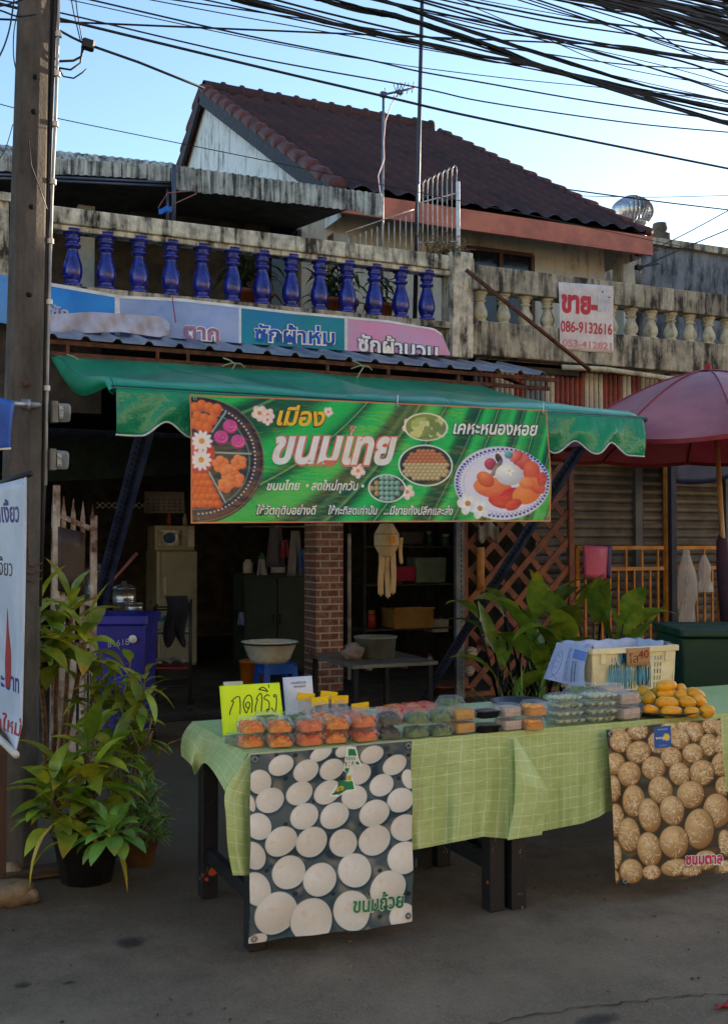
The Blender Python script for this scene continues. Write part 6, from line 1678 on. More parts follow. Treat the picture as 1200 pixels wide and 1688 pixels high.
# fridge with microwave
D = 13.2
p0, p1 = on_d(262, 905, D), on_d(330, 900, D); w = (p1 - p0).length
fr = thing('refrigerator', 'pale grey-green refrigerator standing in the dark shop under a microwave', 'refrigerator', ((p0.x + p1.x) / 2, p0.y + .3, .012))
zt_ = p0.z - .02
b_ = None; M_fr = mat('pale_green_enamel', L(170, 172, 150), L(146, 148, 130), scale=2, rough=.35, spec=.5)
b = MB(); b.box(((p0.x + p1.x) / 2, p0.y + .3, zt_ / 2), (w, .6, zt_)); b.build('body', M_fr, fr, bevel=.02)
b = MB(); b.box(((p0.x + p1.x) / 2 + .02, p0.y - .025, zt_ * .30), (w - .06, .045, zt_ * .54)); b.build('door', M_fr, fr, bevel=.012)
b = MB(); b.box(((p0.x + p1.x) / 2 + .02, p0.y - .025, zt_ * .79), (w - .06, .045, zt_ * .40)); fd = b.build('door', M_fr, fr, bevel=.012)
b = MB(); b.box((p0.x + .07, p0.y - .06, zt_ * .7), (.02, .03, .22)); b.build('handle', M_whitetray, fd)
mw = thing('microwave_oven', 'beige microwave oven with dark window standing on the refrigerator', 'microwave', ((p0.x + p1.x) / 2, p0.y + .25, zt_))
mz = zt_ + .003; mh = .31
b = MB(); b.box(((p0.x + p1.x) / 2 - .02, p0.y + .25, mz + mh / 2), (w * .98, .42, mh)); b.build('body', M_fr, mw, bevel=.01)
b = MB(); b.box(((p0.x + p1.x) / 2 - .09, p0.y + .035, mz + mh / 2), (w * .6, .01, mh * .62)); b.build('window', M_glassdark, mw)
b = MB(); b.ball(((p0.x + p1.x) / 2 - .09, p0.y + .02, mz + mh * .5), .075, 8, (1, .1, .9)); b.build('painted_reflection', mat('blue_reflection', L(30, 90, 150), rough=.4), mw)  # blue disc on the glass stands in for a reflection
b = MB(); b.box(((p0.x + p1.x) / 2 + w * .36, p0.y + .03, mz + mh / 2), (w * .16, .012, mh * .7)); b.build('keypad', M_whitetray, mw)
for k, (x, c, lb) in enumerate(((288, L(180, 90, 30), 'small brown bottle on the microwave'), (318, L(170, 170, 166), 'small pale jar on the microwave'))):
    b = MB(); q = on_d(x, 860, D); q.z = mz + mh; q.y = p0.y + .2; b.lathe([(0, 0), (.03, 0), (.03, .1), (.014, .13), (.014, .16), (0, .16)], q, 10); tag(b.build('bottle', mat('bottle_' + str(k), c, rough=.3)), lb, 'bottle')
cal = thing('wall_calendar', 'pale wall calendar hanging in the dark above the microwave', 'calendar', on_d(270, 850, D + .8))
SCa = Sheet(on_d(238, 810, D + .7), on_d(304, 811, D + .7), on_d(238, 846, D + .7), on_d(305, 846, D + .7))
b = MB(); b.grid(lambda s, t: SCa.fn(s, t), 2, 2); b.build('page', mat('calendar_paper', L(170, 164, 160), L(150, 146, 142), rough=.8), cal, solid=.004)
b = MB()
for i in range(7):
    for j in range(4): b.add([SCa.fn(.08 + i * .13 + dx, .34 + j * .16 + dy, .006) for dx, dy in ((0, 0), (.06, 0), (.06, .07), (0, .07))], [[0, 1, 2, 3]])
b.build('date_grid', mat('calendar_ink', L(110, 106, 106), rough=.8), cal)
# white lattice strip high on the wall
b = MB()
for i in range(10):
    x = 160 + i * 10; b.bar(on_d(x, 828, D + .9), on_d(x + 10, 838, D + .9), .012, .008); b.bar(on_d(x + 10, 828, D + .9), on_d(x, 838, D + .9), .012, .008)
tag(b.build('lattice_strip', M_whitetray), 'narrow white lattice strip high in the dark left of the calendar', 'lattice')
# dark green beam
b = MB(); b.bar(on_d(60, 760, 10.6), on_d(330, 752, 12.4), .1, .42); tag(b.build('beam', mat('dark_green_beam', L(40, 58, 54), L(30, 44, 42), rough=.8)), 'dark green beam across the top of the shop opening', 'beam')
# blue wheelie bin
D = 7.9
bn = thing('wheelie_bin', 'blue wheelie bin with white numbers behind the leafy plants', 'bin', on_d(197, 1250, D)); 
def binbox(b, px0, px1, pyt, D, zbot=0.0, depth=.5, taper=.84):
    a, c = on_d(px0, pyt, D), on_d(px1, pyt, D); z1 = a.z; w = (c - a).length; m = (a + c) / 2; ax = (c - a).normalized(); ax.z = 0; ax.normalize(); ny = Vector((-ax.y, ax.x, 0))
    vs = []
    for z, k in ((zbot, taper), (z1, 1.0)):
        for sx, sy in ((-1, 0), (1, 0), (1, 1), (-1, 1)): vs.append(Vector((m.x, m.y, z)) + ax * (w / 2 * k * sx) + ny * (depth * (sy * k + (1 - k) / 2)))
    b.add(vs, [[3, 2, 1, 0], [4, 5, 6, 7], [0, 1, 5, 4], [1, 2, 6, 5], [2, 3, 7, 6], [3, 0, 4, 7]]); return Vector((m.x, m.y, z1)), ax, ny, w
M_bin = mat('blue_bin_plastic', L(30, 34, 150), L(22, 26, 120), scale=3, rough=.4, spec=.5)
b = MB(); m_, ax, ny, w_ = binbox(b, 152, 240, 1030, D, .06); b.build('body', M_bin, bn, bevel=.015)
b = MB(); c = m_ + ny * .25 + Vector((0, 0, .035)); R = Matrix((ax, ny, Vector((0, 0, 1)))).transposed(); b.box(c, (w_ * 1.1, .56, .07), R, ch=.02); b.build('lid', M_bin, bn, bevel=.01)
SBn = Sheet(on_d(154, 1040, D - .02), on_d(238, 1040, D - .02), on_d(160, 1160, D + .02), on_d(232, 1160, D + .02))
words(SBn, bn, '81618', 179, 1067, 214, 1062, 15, mat('faded_white_ink', L(190, 196, 214), rough=.6), None, -.01, 0, 0, .012); words(SBn, bn, '13', 150, 1156, 163, 1154, 14, mat('faded_white_ink2', L(190, 196, 214), rough=.6), None, -.01, 0, 0, .012)
b = MB(); c = SBn.fn(*SBn.ab(220, 1053), .012); b.lathe([(0, .002), (.03, .002), (.031, 0)], c, 18, SBn.n.to_track_quat('Z', 'Y').to_matrix()); b.build('sticker', M_whitetray, bn)
for s in (-1, 1):
    b = MB(); b.lathe([(0, -.025), (.08, -.025), (.085, 0), (.08, .025), (0, .025)], Vector((m_.x, m_.y, .086)) + ax * (s * w_ * .42) + ny * .42, 16, Matrix.Rotation(RAD(90), 3, 'Y')); b.build('wheel', M_black, bn)
# steel pots and bowls on the shelf by the bin
sh = on_d(200, 1012, 9.2)
b = MB(); b.box(sh + Vector((.02, .2, -.02)), (.6, .5, .03)); 
for sx in (-.26, .26):
    for sy in (0, .42): b.bar(sh + Vector((sx + .02, sy - .01, -.03)), Vector((sh.x + sx + .02, sh.y + sy - .01, .012)), .035)
tag(b.build('side_table', M_darkwood), 'dark side table under the steel pots behind the blue bin', 'table')
M_pot = mat('brushed_aluminium', L(190, 190, 188), L(150, 150, 150), scale=5, rough=.3, metal=.85)
def potlathe(x, yb, D_, r, h, lb, lid=True):
    c = on_d(x, yb, D_); c.z = sh.z + .0; t = thing('cooking_pot', lb, 'pot', c, 'steel pots behind the bin')
    b = MB(); b.lathe([(0, 0), (r, 0), (r, h * .45), (r * 1.03, h * .46), (r * 1.03, h * .5), (r, h * .51), (r, h), (r * 1.06, h), (r * 1.06, h + .008), (r * .97, h + .008), (r * .97, .02)], c, 24); b.build('body', M_pot, t)
    if lid: b = MB(); b.lathe([(r * 1.02, h + .01), (r * .7, h + .035), (.02, h + .045), (.02, h + .07), (0, h + .07)], c, 24); b.build('lid', M_pot, t)
potlathe(205, 1010, 9.35, .10, .21, 'shiny steel pot right of the blue slanting strut')
potlathe(163, 1010, 9.4, .13, .36, 'tall steamer pot left of the blue slanting strut')
potlathe(222, 1012, 9.15, .075, .09, 'low steel bowl at the right end of the side table', False)
b = MB(); q0, q1 = on_d(197, 945, 9.3), on_d(226, 912, 9.45); b.tube([q0 + (q0 - q1) * .8, q0, q1], [.01, .011, .016], 8); tag(b.build('ladle_handle', mat('reddish_handle', L(160, 96, 84), rough=.5)), 'long reddish utensil handle sticking up from the steel pot', 'utensil')
# serving cart
D = 9.7
ct = thing('serving_cart', 'black wire serving cart with a red tray in front of the refrigerator', 'cart', fl_(280, 1170))
a, c = on_d(255, 1000, D), on_d(314, 992, D); dz = a.z
b = MB(); dv = Vector((.12, .42, 0))
for q in (a, c, a + dv, c + dv):
    b.tube([Vector((q.x, q.y, .06)), q], .012, 8)
for h in (.97, .75, .25):
    z = dz * h
    for (p, q) in ((a, c), (c, c + dv), (c + dv, a + dv), (a + dv, a)): b.tube([Vector((p.x, p.y, z)), Vector((q.x, q.y, z))], .009, 6)
b.build('frame', M_black, ct)
for z, m, nm in ((.76, M_whitetray, 'shelf'), (.42, mat('dark_red_tray', L(120, 30, 40), rough=.4), 'tray')):
    b = MB(); b.add([Vector((p.x, p.y, dz * z)) for p in (a, c, c + dv, a + dv)], [[0, 1, 2, 3]]); b.build(nm, m, ct, solid=.015)
for q in (a, c, a + dv, c + dv):
    b = MB(); b.lathe([(0, -.012), (.032, -.012), (.032, .012), (0, .012)], Vector((q.x, q.y, .045)), 12, Matrix.Rotation(RAD(90), 3, 'X')); b.build('caster', M_black, ct)
b = MB(); cl = on_d(290, 982, D - .04)
b.grid(lambda s, t: cl + Vector(((s - .5) * .2 + .02 * math.sin(t * 6), -.02 + .03 * math.sin(s * 13) * t, -t * (.42 + .05 * math.sin(s * 9)))), 20, 12); tag(b.build('dark_cloth', mat('black_cloth', L(26, 28, 36), L(18, 20, 26), rough=.9), solid=.006), 'black cloth draped over the corner of the serving cart', 'cloth')
b = MB(); b.grid(lambda s, t: a + Vector((.02 + .17 * s, .1 + .2 * t, -.13 + .02 * math.sin(s * 8))), 8, 6); tag(b.build('teal_cloth', mat('teal_towel', L(60, 160, 160), rough=.9), solid=.02), 'folded teal towel on the top of the serving cart', 'cloth')
b = MB(); b.grid(lambda s, t: Vector((a.x + .03 + .28 * s, a.y + .05 + .3 * t, dz * .42 + .015 + .05 * abs(math.sin(s * 7 + t * 5)))), 12, 8); tag(b.build('plastic_bag', clear_plastic('murky_bag', (.8, .78, .76), .3, .2)), 'crumpled clear plastic bag on the red tray of the cart', 'bag')
# basin on a blue stool, orange bucket
D = 9.6
bc = on_d(445, 1058, D); rb = 47 / FPX * D; hb_ = 34 / FPX * D
t = thing('enamel_basin', 'wide cream basin with a dark rim resting on a blue stool', 'basin', bc + Vector((0, 0, -hb_)))
b = MB(); b.lathe([(0, -hb_), (rb * .62, -hb_), (rb * .72, -hb_ * .8), (rb * .95, -.01), (rb, 0), (rb, .008), (rb * .93, 0), (rb * .7, -hb_ * .75), (0, -hb_ * .85)], bc, 36); b.build('bowl', mat('cream_enamel', L(206, 200, 178), L(186, 180, 160), rough=.25, spec=.5), t)
b = MB(); b.lathe([(rb * .985, .002), (rb * 1.015, .0), (rb * 1.015, -.014), (rb * .97, -.012)], bc, 36); b.build('rim', M_black, t)
st = thing('plastic_stool', 'bright blue plastic stool under the cream basin', 'stool', (bc.x + .04, bc.y, .012))
sc = Vector((bc.x + .06, bc.y, bc.z - hb_ - .014)); M_stool = mat('blue_stool_plastic', L(24, 92, 190), L(18, 76, 166), scale=4, rough=.35)
b = MB(); b.box(sc, (.30, .30, .025), ch=.03); b.build('seat', M_stool, st)
b = MB()
for s0, s1 in (((-1, -1), (1, -1)), ((1, -1), (1, 1)), ((1, 1), (-1, 1)), ((-1, 1), (-1, -1))): b.bar(sc + Vector((s0[0] * .13, s0[1] * .13, -.045)), sc + Vector((s1[0] * .13, s1[1] * .13, -.045)), .012, .07)
b.build('apron', M_stool, st)
for sx in (-1, 1):
    for sy in (-1, 1): b = MB(); b.bar(sc + Vector((sx * .125, sy * .125, -.012)), Vector((sc.x + sx * .16, sc.y + sy * .16, .012)), .055, .02); b.build('leg', M_stool, st)
bq = on_d(416, 1118, D + .5); b = MB(); b.lathe([(0, 0), (.1, 0), (.12, .3), (.125, .3), (.125, .32), (.11, .32), (.09, .02)], (bq.x, bq.y, .012 + .1), 18); 
b.box((bq.x, bq.y, .062), (.3, .3, .1)); tag(b.build('orange_bucket', mat('orange_plastic', L(206, 120, 30), L(180, 96, 24), rough=.4)), 'orange bucket behind the blue stool', 'bucket')
# brick column
D = 11.0
N = Nodes('painted_brick_column'); tc = N.n('ShaderNodeTexCoord'); br = N.n('ShaderNodeTexBrick'); mp = N.n('ShaderNodeMapping'); mp.inputs['Rotation'].default_value = (RAD(90), 0, 0)
N.l(tc.outputs['Object'], mp.inputs[0]); N.l(mp.outputs[0], br.inputs['Vector'])
br.inputs['Scale'].default_value = 1; br.inputs['Brick Width'].default_value = .21; br.inputs['Row Height'].default_value = .075; br.inputs['Mortar Size'].default_value = .008
br.inputs['Color1'].default_value = (*L(150, 84, 66), 1); br.inputs['Color2'].default_value = (*L(112, 62, 50), 1); br.inputs['Mortar'].default_value = (*L(190, 178, 160), 1)
N.set(N.mix(N.math('MULTIPLY', N.noise(N.coord(), 16, 5, .7, .4, .7), .5), br.outputs['Color'], L(176, 160, 140)), .85); N.bump(br.outputs['Fac'], -.5, .01)
a, c = on_d(523, 1000, D), on_d(572, 1000, D); w = (c - a).length
b = MB(); b.box(((a.x + c.x) / 2, a.y + .17, 1.7), (w, .34, 3.38), ch=.006); tag(b.build('brick_column', N.m), 'square red brick column with pale mortar in the middle of the shop', 'column')
# worktop, pot and cloth on it
wt_ = thing('work_table', 'low grey metal work table in front of the brick column', 'table', fl_(620, 1150))
Pq = [on_z(508, 1077, .53), on_z(582, 1097, .53), on_z(722, 1090, .53), on_z(640, 1070, .53)]
b = MB(); b.add(Pq + [p - Vector((0, 0, .03)) for p in Pq], [[0, 1, 2, 3], [7, 6, 5, 4]] + [[i, 4 + i, 4 + (i + 1) % 4, (i + 1) % 4] for i in range(4)]); b.build('tabletop', mat('grey_metal_top', L(150, 150, 144), L(110, 110, 106), scale=4, rough=.4, metal=.5), wt_)
for p in Pq: b = MB(); q = p.lerp((Pq[0] + Pq[2]) / 2, .12); b.bar(Vector((q.x, q.y, .5)), Vector((q.x, q.y, .012)), .04); b.build('leg', M_black, wt_)
q = on_z(625, 1084, .535); b = MB(); b.lathe([(0, 0), (.17, 0), (.185, .17), (.195, .17), (.195, .182), (.178, .182), (.16, .02), (0, .02)], q + Vector((0, .08, 0)), 28); tag(b.build('grey_pot', mat('grey_green_enamel', L(128, 130, 116), L(104, 106, 94), rough=.35)), 'wide grey-green pot on the work table', 'pot')
q = on_z(585, 1088, .535); b = MB(); b.ball(q + Vector((0, .04, .07)), .1, 8, (1, .7, .75), jit=.25); tag(b.build('crumpled_bag', mat('grey_brown_bag', L(150, 134, 122), L(110, 98, 90), scale=12, rough=.8, bump=.6)), 'crumpled greyish bag on the work table beside the pot', 'bag')
rg_j = random.Random(31); M_jar = [mat('jar_' + n, c, rough=.25) for n, c in (('white', L(190, 188, 180)), ('red', L(170, 50, 44)), ('amber', L(170, 120, 50)), ('green', L(80, 120, 80)))]
# storage rack in the dark with baskets
rk = thing('storage_rack', 'dark storage rack with jars and baskets behind the work table', 'rack', fl_(690, 1100))
ry = 11.6; xa, xb_ = on_y(600, 1000, ry).x, on_y(748, 1000, ry).x
b = MB()
for u in (xa, xb_):
    for v in (ry, ry + .45): b = MB(); b.bar((u, v, .012), (u, v, 2.3), .04); b.build('upright', M_black, rk)
zs_ = [on_y(680, y, ry).z for y in (1105, 1035, 962, 900)]
for z in zs_: b = MB(); b.box(((xa + xb_) / 2, ry + .22, z - .012), (xb_ - xa, .48, .02)); b.build('shelf', M_dark, rk)
b = MB(); z = zs_[1]; a, c = on_y(651, 1035, ry - .05), on_y(714, 1035, ry - .05); hh = .24; wv = (c.x - a.x)
n = 16
for i in range(n + 1): b.bar((a.x + wv * i / n, a.y, z), (a.x + wv * i / n - .01, a.y - .015, z + hh), .009, .005)
for i in range(9): b.bar((a.x, a.y - .004 - .012 * i / 8, z + .008 + (hh - .02) * i / 8), (c.x, a.y - .004 - .012 * i / 8, z + .008 + (hh - .02) * i / 8), .006, .009)
b.bar((a.x - .015, a.y - .02, z + hh), (c.x + .015, a.y - .02, z + hh), .02, .025); b.box(((a.x + c.x) / 2, a.y + .2, z + hh / 2), (wv, .36, hh - .01))
tag(b.build('basket', mat('tan_plastic_basket', L(196, 150, 84), L(170, 126, 66), rough=.5)), 'tan slotted plastic basket on the storage rack', 'basket')
for k, (x0_, x1_, y0_, y1_, cc, nm, lb) in enumerate(((645, 685, 935, 960, L(190, 30, 80), 'plastic_box', 'magenta plastic box on the rack behind the paper lantern'), (687, 735, 920, 962, L(120, 140, 120), 'plastic_container', 'cloudy plastic container on the rack, right of the magenta box'), (714, 740, 1022, 1044, L(190, 190, 186), 'plastic_bowl', 'white plastic box on the rack beside the tan basket'), (640, 672, 1085, 1104, L(60, 90, 60), 'plastic_tub', 'dark green tub low on the storage rack'), (660, 700, 878, 898, L(70, 66, 60), 'cardboard_box', 'dim grey box on the top shelf of the rack'))):
    p, q = on_y(x0_, y1_, ry + .02), on_y(x1_, y0_, ry + .02); b = MB(); b.box(((p.x + q.x) / 2, ry + .15, (p.z + q.z) / 2 + .01), (q.x - p.x, .26, q.z - p.z), ch=.02, top=1.08); tag(b.build(nm, mat(nm + '_plastic', cc, rough=.4), bevel=.008), lb, 'box')
for k in range(16):  # jars added as clutter to fill the dark rack
    sh_i = k % 4; px_ = [612, 628, 640, 655, 668, 690, 705, 722, 736][(k * 5) % 9] + rg_j.uniform(-4, 4); p = on_y(px_, 1000, ry + .12 + .1 * (k % 2)); z = zs_[sh_i]; h_ = rg_j.uniform(.09, .2); r__ = rg_j.uniform(.03, .06)
    t = thing('storage_jar', 'small jar or bottle added as clutter to fill the shadowy storage rack', 'jar', (p.x, p.y, z), 'jars on the storage rack')
    b = MB(); b.lathe([(0, 0), (r__, 0), (r__, h_ * .75), (r__ * .7, h_ * .85), (r__ * .7, h_)], (p.x, p.y, z), 12); b.build('body', M_jar[k % 4], t)
    b = MB(); b.lathe([(r__ * .78, h_ * .9), (r__ * .78, h_ + .02), (0, h_ + .02)], (p.x, p.y, z), 12); b.build('lid', M_jar[(k + 1) % 4], t)
# hanging lantern ornament
ln = thing('paper_lantern', 'cream folded paper lantern with long tails hanging in the shop opening', 'lantern', on_d(637, 966, 9.2))
c = on_d(637, 890, 9.2); M_paper = mat('cream_paper', L(206, 178, 140), L(186, 158, 120), scale=8, rough=.8)
b = MB(); b.lathe([(.0, .15), (.06, .14), (.115, .05), (.115, -.05), (.06, -.14), (.0, -.15)], c, 8, smooth=False); b.build('body', M_paper, ln)
b = MB(); 
for z_ in (.05, -.05): b.lathe([(.117, z_ - .004), (.119, z_), (.117, z_ + .004)], c, 8)
b.box(c + Vector((0, -.115, 0)), (.05, .004, .06)); b.build('trim', mat('gold_trim', L(170, 120, 40), rough=.4, metal=.5), ln)
for x0_, ll, w in ((-.06, .36, .055), (.0, .38, .05), (.055, .35, .05), (.13, .22, .035)):
    b = MB(); z0 = -.11 if x0_ < .1 else .02; b.grid(lambda s, t: c + Vector((x0_ + (s - .5) * w, -.02 + .01 * math.sin(t * 5 + x0_ * 40), z0 - t * ll + (-.02 if .3 < s < .7 else 0) * (t > .95))), 4, 8); b.build('tail', M_paper, ln, solid=.002)
b = MB(); b.tube([c + Vector((0, 0, .15)), c + Vector((0, 0, 1.2))], .003, 5); b.build('cord', M_rust, ln)
# dim clutter hanging deep inside
rg = random.Random(6)
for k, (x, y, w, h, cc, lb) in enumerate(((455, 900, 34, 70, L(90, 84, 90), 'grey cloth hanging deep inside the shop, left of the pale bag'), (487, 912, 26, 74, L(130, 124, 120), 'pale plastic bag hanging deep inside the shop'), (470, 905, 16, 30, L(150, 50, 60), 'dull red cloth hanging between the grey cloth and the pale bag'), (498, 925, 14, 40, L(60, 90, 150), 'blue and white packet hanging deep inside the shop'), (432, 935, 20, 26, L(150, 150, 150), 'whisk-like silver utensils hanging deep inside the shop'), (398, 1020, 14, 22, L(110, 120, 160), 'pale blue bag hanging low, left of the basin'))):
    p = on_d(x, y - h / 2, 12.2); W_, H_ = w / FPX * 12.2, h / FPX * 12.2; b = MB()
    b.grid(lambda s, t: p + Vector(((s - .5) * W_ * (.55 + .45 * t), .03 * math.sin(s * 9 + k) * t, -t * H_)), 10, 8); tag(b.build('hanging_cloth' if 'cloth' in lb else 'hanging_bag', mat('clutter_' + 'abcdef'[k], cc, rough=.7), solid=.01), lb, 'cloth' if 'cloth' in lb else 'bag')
b = MB(); b.tube([on_d(400, 868, 12.2), on_d(530, 868, 12.2)], .012, 6); tag(b.build('hanging_rail', M_steel), 'steel rail carrying the hanging things deep in the shop', 'rail')
c = on_d(455, 1040, 12.6); gcb = thing('filler_cabinet', 'dark green cabinet added to fill the darkness deep in the shop behind the basin', 'cabinet', (c.x, c.y, .012))  # dark cabinet added only to fill the unlit depth of the shop
b = MB(); b.box((c.x, c.y + .2, .6), (.8, .45, 1.18)); b.build('body', mat('deep_green_paint', L(24, 44, 38), L(18, 34, 30), scale=3, rough=.5), gcb, bevel=.01)
for s_ in (-1, 1):
    b = MB(); b.box((c.x + s_ * .195, c.y - .035, .6), (.37, .015, 1.05)); d_ = b.build('door', mat('deep_green_door', L(28, 50, 42), rough=.5), gcb)
    b = MB(); b.box((c.x + s_ * .04, c.y - .05, .65), (.015, .02, .12)); b.build('handle', M_black, d_)
for k, (dx, h_, r__) in enumerate(((-.3, .16, .06), (-.12, .24, .045), (.08, .13, .09), (.28, .2, .05))):  # jars added with the cabinet to fill the dark
    t = thing('filler_jar', ['short pale jar', 'tall amber bottle', 'wide low red tub', 'green bottle'][k] + ' added as filler on top of the green cabinet', 'jar', (c.x + dx, c.y + .15, 1.19))
    b = MB(); b.lathe([(0, 0), (r__, 0), (r__, h_ * .75), (r__ * .6, h_ * .88), (r__ * .6, h_), (0, h_)], (c.x + dx, c.y + .15, 1.19), 14); b.build('body', M_jar[(k * 2 + (k == 1) + (k == 3) * 1) % 4], t)
# inner wall shelf edge / door frame
b = MB(); b.bar(on_d(575, 880, 11.4), on_d(575, 1120, 11.4), .04); tag(b.build('door_post', M_steel), 'thin steel post right beside the brick column', 'post')

# ================================================================== brown trellis, plants, neighbour front
YL = 9.32
tr = thing('trellis', 'brown wooden diamond trellis screen right of the shop opening', 'trellis', on_y(850, 1140, YL))
xa, xb_ = on_y(768, 1000, YL).x, on_y(938, 1000, YL).x; z0, z1 = .05, 2.62
M_trel = mat('brown_trellis_wood', L(140, 84, 58), L(104, 62, 46), scale=5, rough=.7, bump=.2)
def slats(dirn, yy):
    b = MB(); sp = .29; W_, H_ = xb_ - xa, z1 - z0
    k = -int(H_ / sp) - 1
    while k * sp < W_ + H_:
        o = k * sp; k += 1
        # line x = o + z (or mirrored), clipped to the frame
        za = max(0, -o); zb_ = min(H_, W_ - o)
        if zb_ - za < .05: continue
        f = lambda z: (xa + o + z) if dirn > 0 else (xb_ - o - z)
        b.bar((f(za), yy, z0 + za), (f(zb_), yy, z0 + zb_), .012, .048, up=(0, -1, 0)) if False else b.bar((f(za), yy, z0 + za), (f(zb_), yy, z0 + zb_), .062, .012, up=(0, -1, 0))
    return b.build('slats', M_trel, tr)
slats(1, YL); slats(-1, YL + .014)
b = MB(); b.box((xa - .02, YL, (z0 + z1) / 2), (.06, .05, z1 - z0 + .1)); b.box((xb_ + .02, YL, (z0 + z1) / 2), (.06, .05, z1 - z0 + .1)); b.box(((xa + xb_) / 2, YL, z0 - .02), (xb_ - xa, .05, .05)); b.build('frame', M_trel, tr)
b = MB(); b.grid(lambda s, t: on_y(786 + 12 * s, 902 + 70 * t, YL - .06), 2, 4); tag(b.build('wooden_tag', mat('ochre_board', L(176, 120, 50), L(150, 100, 44), scale=6, rough=.7), solid=.01), 'ochre wooden strip hanging on the trellis', 'board')
b = MB(); b.grid(lambda s, t: on_y(788 + 34 * s, 862 + 28 * t + 6 * math.sin(s * 9), YL - .05 - .02 * math.sin(s * 14)), 14, 4); tag(b.build('hanging_rag', mat('greyish_rag', L(150, 142, 130), L(120, 112, 104), rough=.9), solid=.004), 'greyish rag hanging on the trellis just under the banner', 'cloth')
for k, (x, y, r, lb) in enumerate(((782, 1022, .07, 'uppermost white coconut husk pot in the trellis'), (802, 1030, .06, 'round pale pot in the trellis right of the uppermost husk pot'), (806, 1056, .075, 'pale husk pot low in the trellis, right'), (776, 1076, .07, 'white striped husk pot in the trellis by the post'), (772, 1106, .065, 'lowest white husk pot in the trellis by the post'), (846, 1058, .07, 'pale husk pot half hidden by the big leaves'))):
    b = MB(); b.ball(on_y(x, y, YL - .07), r, 10, (1, .7, .85), jit=.06); tag(b.build('husk_pot', mat('pale_husk_' + 'abcdef'[k], L(186, 174, 152), L(110, 96, 80), scale=18, rough=.9, bump=.6, stretch=(1, 1, 5))), lb, 'pot', 'husk pots hung on the trellis')
b = MB(); c = on_z(760, 1150, .012); b.lathe([(0, 0), (.14, 0), (.24, .1), (.25, .1), (.25, .115), (.13, .02), (0, .02)], c + Vector((0, .2, 0)), 24); tag(b.build('clay_bowl', M_clay), 'wide brown clay bowl on the floor behind the stall table', 'bowl')
# broad-leaved plants
def broad(base, n, rg, ll, lw, lean, spread=.25):
    bl_ = MB(); bs = MB()
    for i in range(n):
        a = rg.uniform(0, 6.28); b0 = base + Vector((rg.uniform(-spread, spread), rg.uniform(-.15, .15), 0)); hgt = rg.uniform(.15, .85) * lean
        d = Vector((math.cos(a) * .35, math.sin(a) * .25 - .15, 1)).normalized(); q = b0 + d * hgt
        bs.tube([b0, b0.lerp(q, .5), q], [.014, .011, .008], 6); bl_.tint = rnd_tint(.55, 1.25, .15)
        leaf(bl_, q, (d + Vector((math.cos(a) * .32, math.sin(a) * .3 - .1, .15))), ll * rg.uniform(.7, 1.15), lw * rg.uniform(.8, 1.2), rg.uniform(.1, 1.3), n=8, fold=.22, twist=rg.uniform(-.8, .8), stalk=.06)
    return bs, bl_
M_broad = leaf_mat('broad_leaf_green', L(140, 164, 58), L(88, 122, 46), .3)
rg = random.Random(14)
for k, (x, d, n, le, lb) in enumerate(((862, 8.4, 24, 1.0, 'broad-leaved ginger plant in front of the brown trellis'), (950, 8.2, 28, .98, 'broad-leaved ginger plant with upright bright leaves behind the crate'), (1035, 8.1, 8, .66, 'broad-leaved ginger plant in front of the orange railing'))):
    base = on_d(x, 1150, d); base.z = .2; t = thing('broad_leaf_plant', lb, 'plant', base, 'broad-leaved plants behind the stall')
    bs, bl_ = broad(base, n, rg, .54, .15, le); bs.build('stems', M_leafdark, t); bl_.build('foliage', M_broad, t)
    b = MB(); pot(b, base - Vector((0, 0, .2)), .17, .22, .26); b.build('pot', M_clay, t)
base = on_d(873, 1170, 7.8); base.z = 0.02
t = thing('blade_plant', 'clump of long thin grassy blades in front of the trellis', 'plant', base); bl_ = MB()
for i in range(46):
    a = rg.uniform(0, 6.28); el = rg.uniform(.9, 1.5); bl_.tint = rnd_tint(.6, 1.4, .2); leaf(bl_, base + Vector((rg.uniform(-.2, .2), rg.uniform(-.12, .12), 0)), (math.cos(a) * math.cos(el), math.sin(a) * math.cos(el), math.sin(el)), rg.uniform(.4, .85), .022, .35, n=6, stalk=0)
bl_.build('foliage', M_leafb, t)
# orange railing
yO = 9.6
og = thing('orange_railing', 'orange-yellow tubular steel gate in front of the roller shutters', 'gate', on_y(1060, 1060, yO))
M_or = mat('orange_gate_paint', L(206, 136, 48), L(176, 106, 36), scale=8, rough=.5)
b = MB(); zz = [on_y(1000, y, yO).z for y in (903, 938)]
xx0, xx1 = on_y(950, 900, yO).x, on_y(1096, 900, yO).x; xx2, xx3 = on_y(1108, 900, yO).x, on_y(1185, 900, yO).x
for (p, q) in ((xx0, xx1), (xx2, xx3)):
    for z in zz + [.12]: b.bar((p, yO, z), (q, yO, z), .04)
    n = int((q - p) / .105)
    for u in (p, q): b.bar((u, yO, .0), (u, yO, zz[0]), .045)
    for i in range(1, n):
        u = p + (q - p) * i / n; b.bar((u, yO, .12), (u, yO, zz[1]), .022)
        if i % 2 == 0: b.bar((u, yO, zz[1]), (u, yO, zz[0]), .022)
b.build('rails', M_or, og)
b = MB(); p = on_y(1097, 740, 9.3); b.bar((p.x, 9.3, 0), (p.x, 9.3, on_y(1097, 735, 9.3).z), .045); b.build('post', M_or, og)
b = MB(); p = on_y(1106, 740, 9.25); b.bar((p.x, 9.25, 0), (p.x, 9.25, on_y(1106, 725, 9.25).z), .07); tag(b.build('dark_post', mat('dark_blue_post', L(36, 40, 56), rough=.6)), 'dark blue post next to the orange gate post', 'post')
t = thing('pink_board', 'pink plastic board with a purple edge hung on the orange gate', 'board', on_y(978, 955, yO - .08))
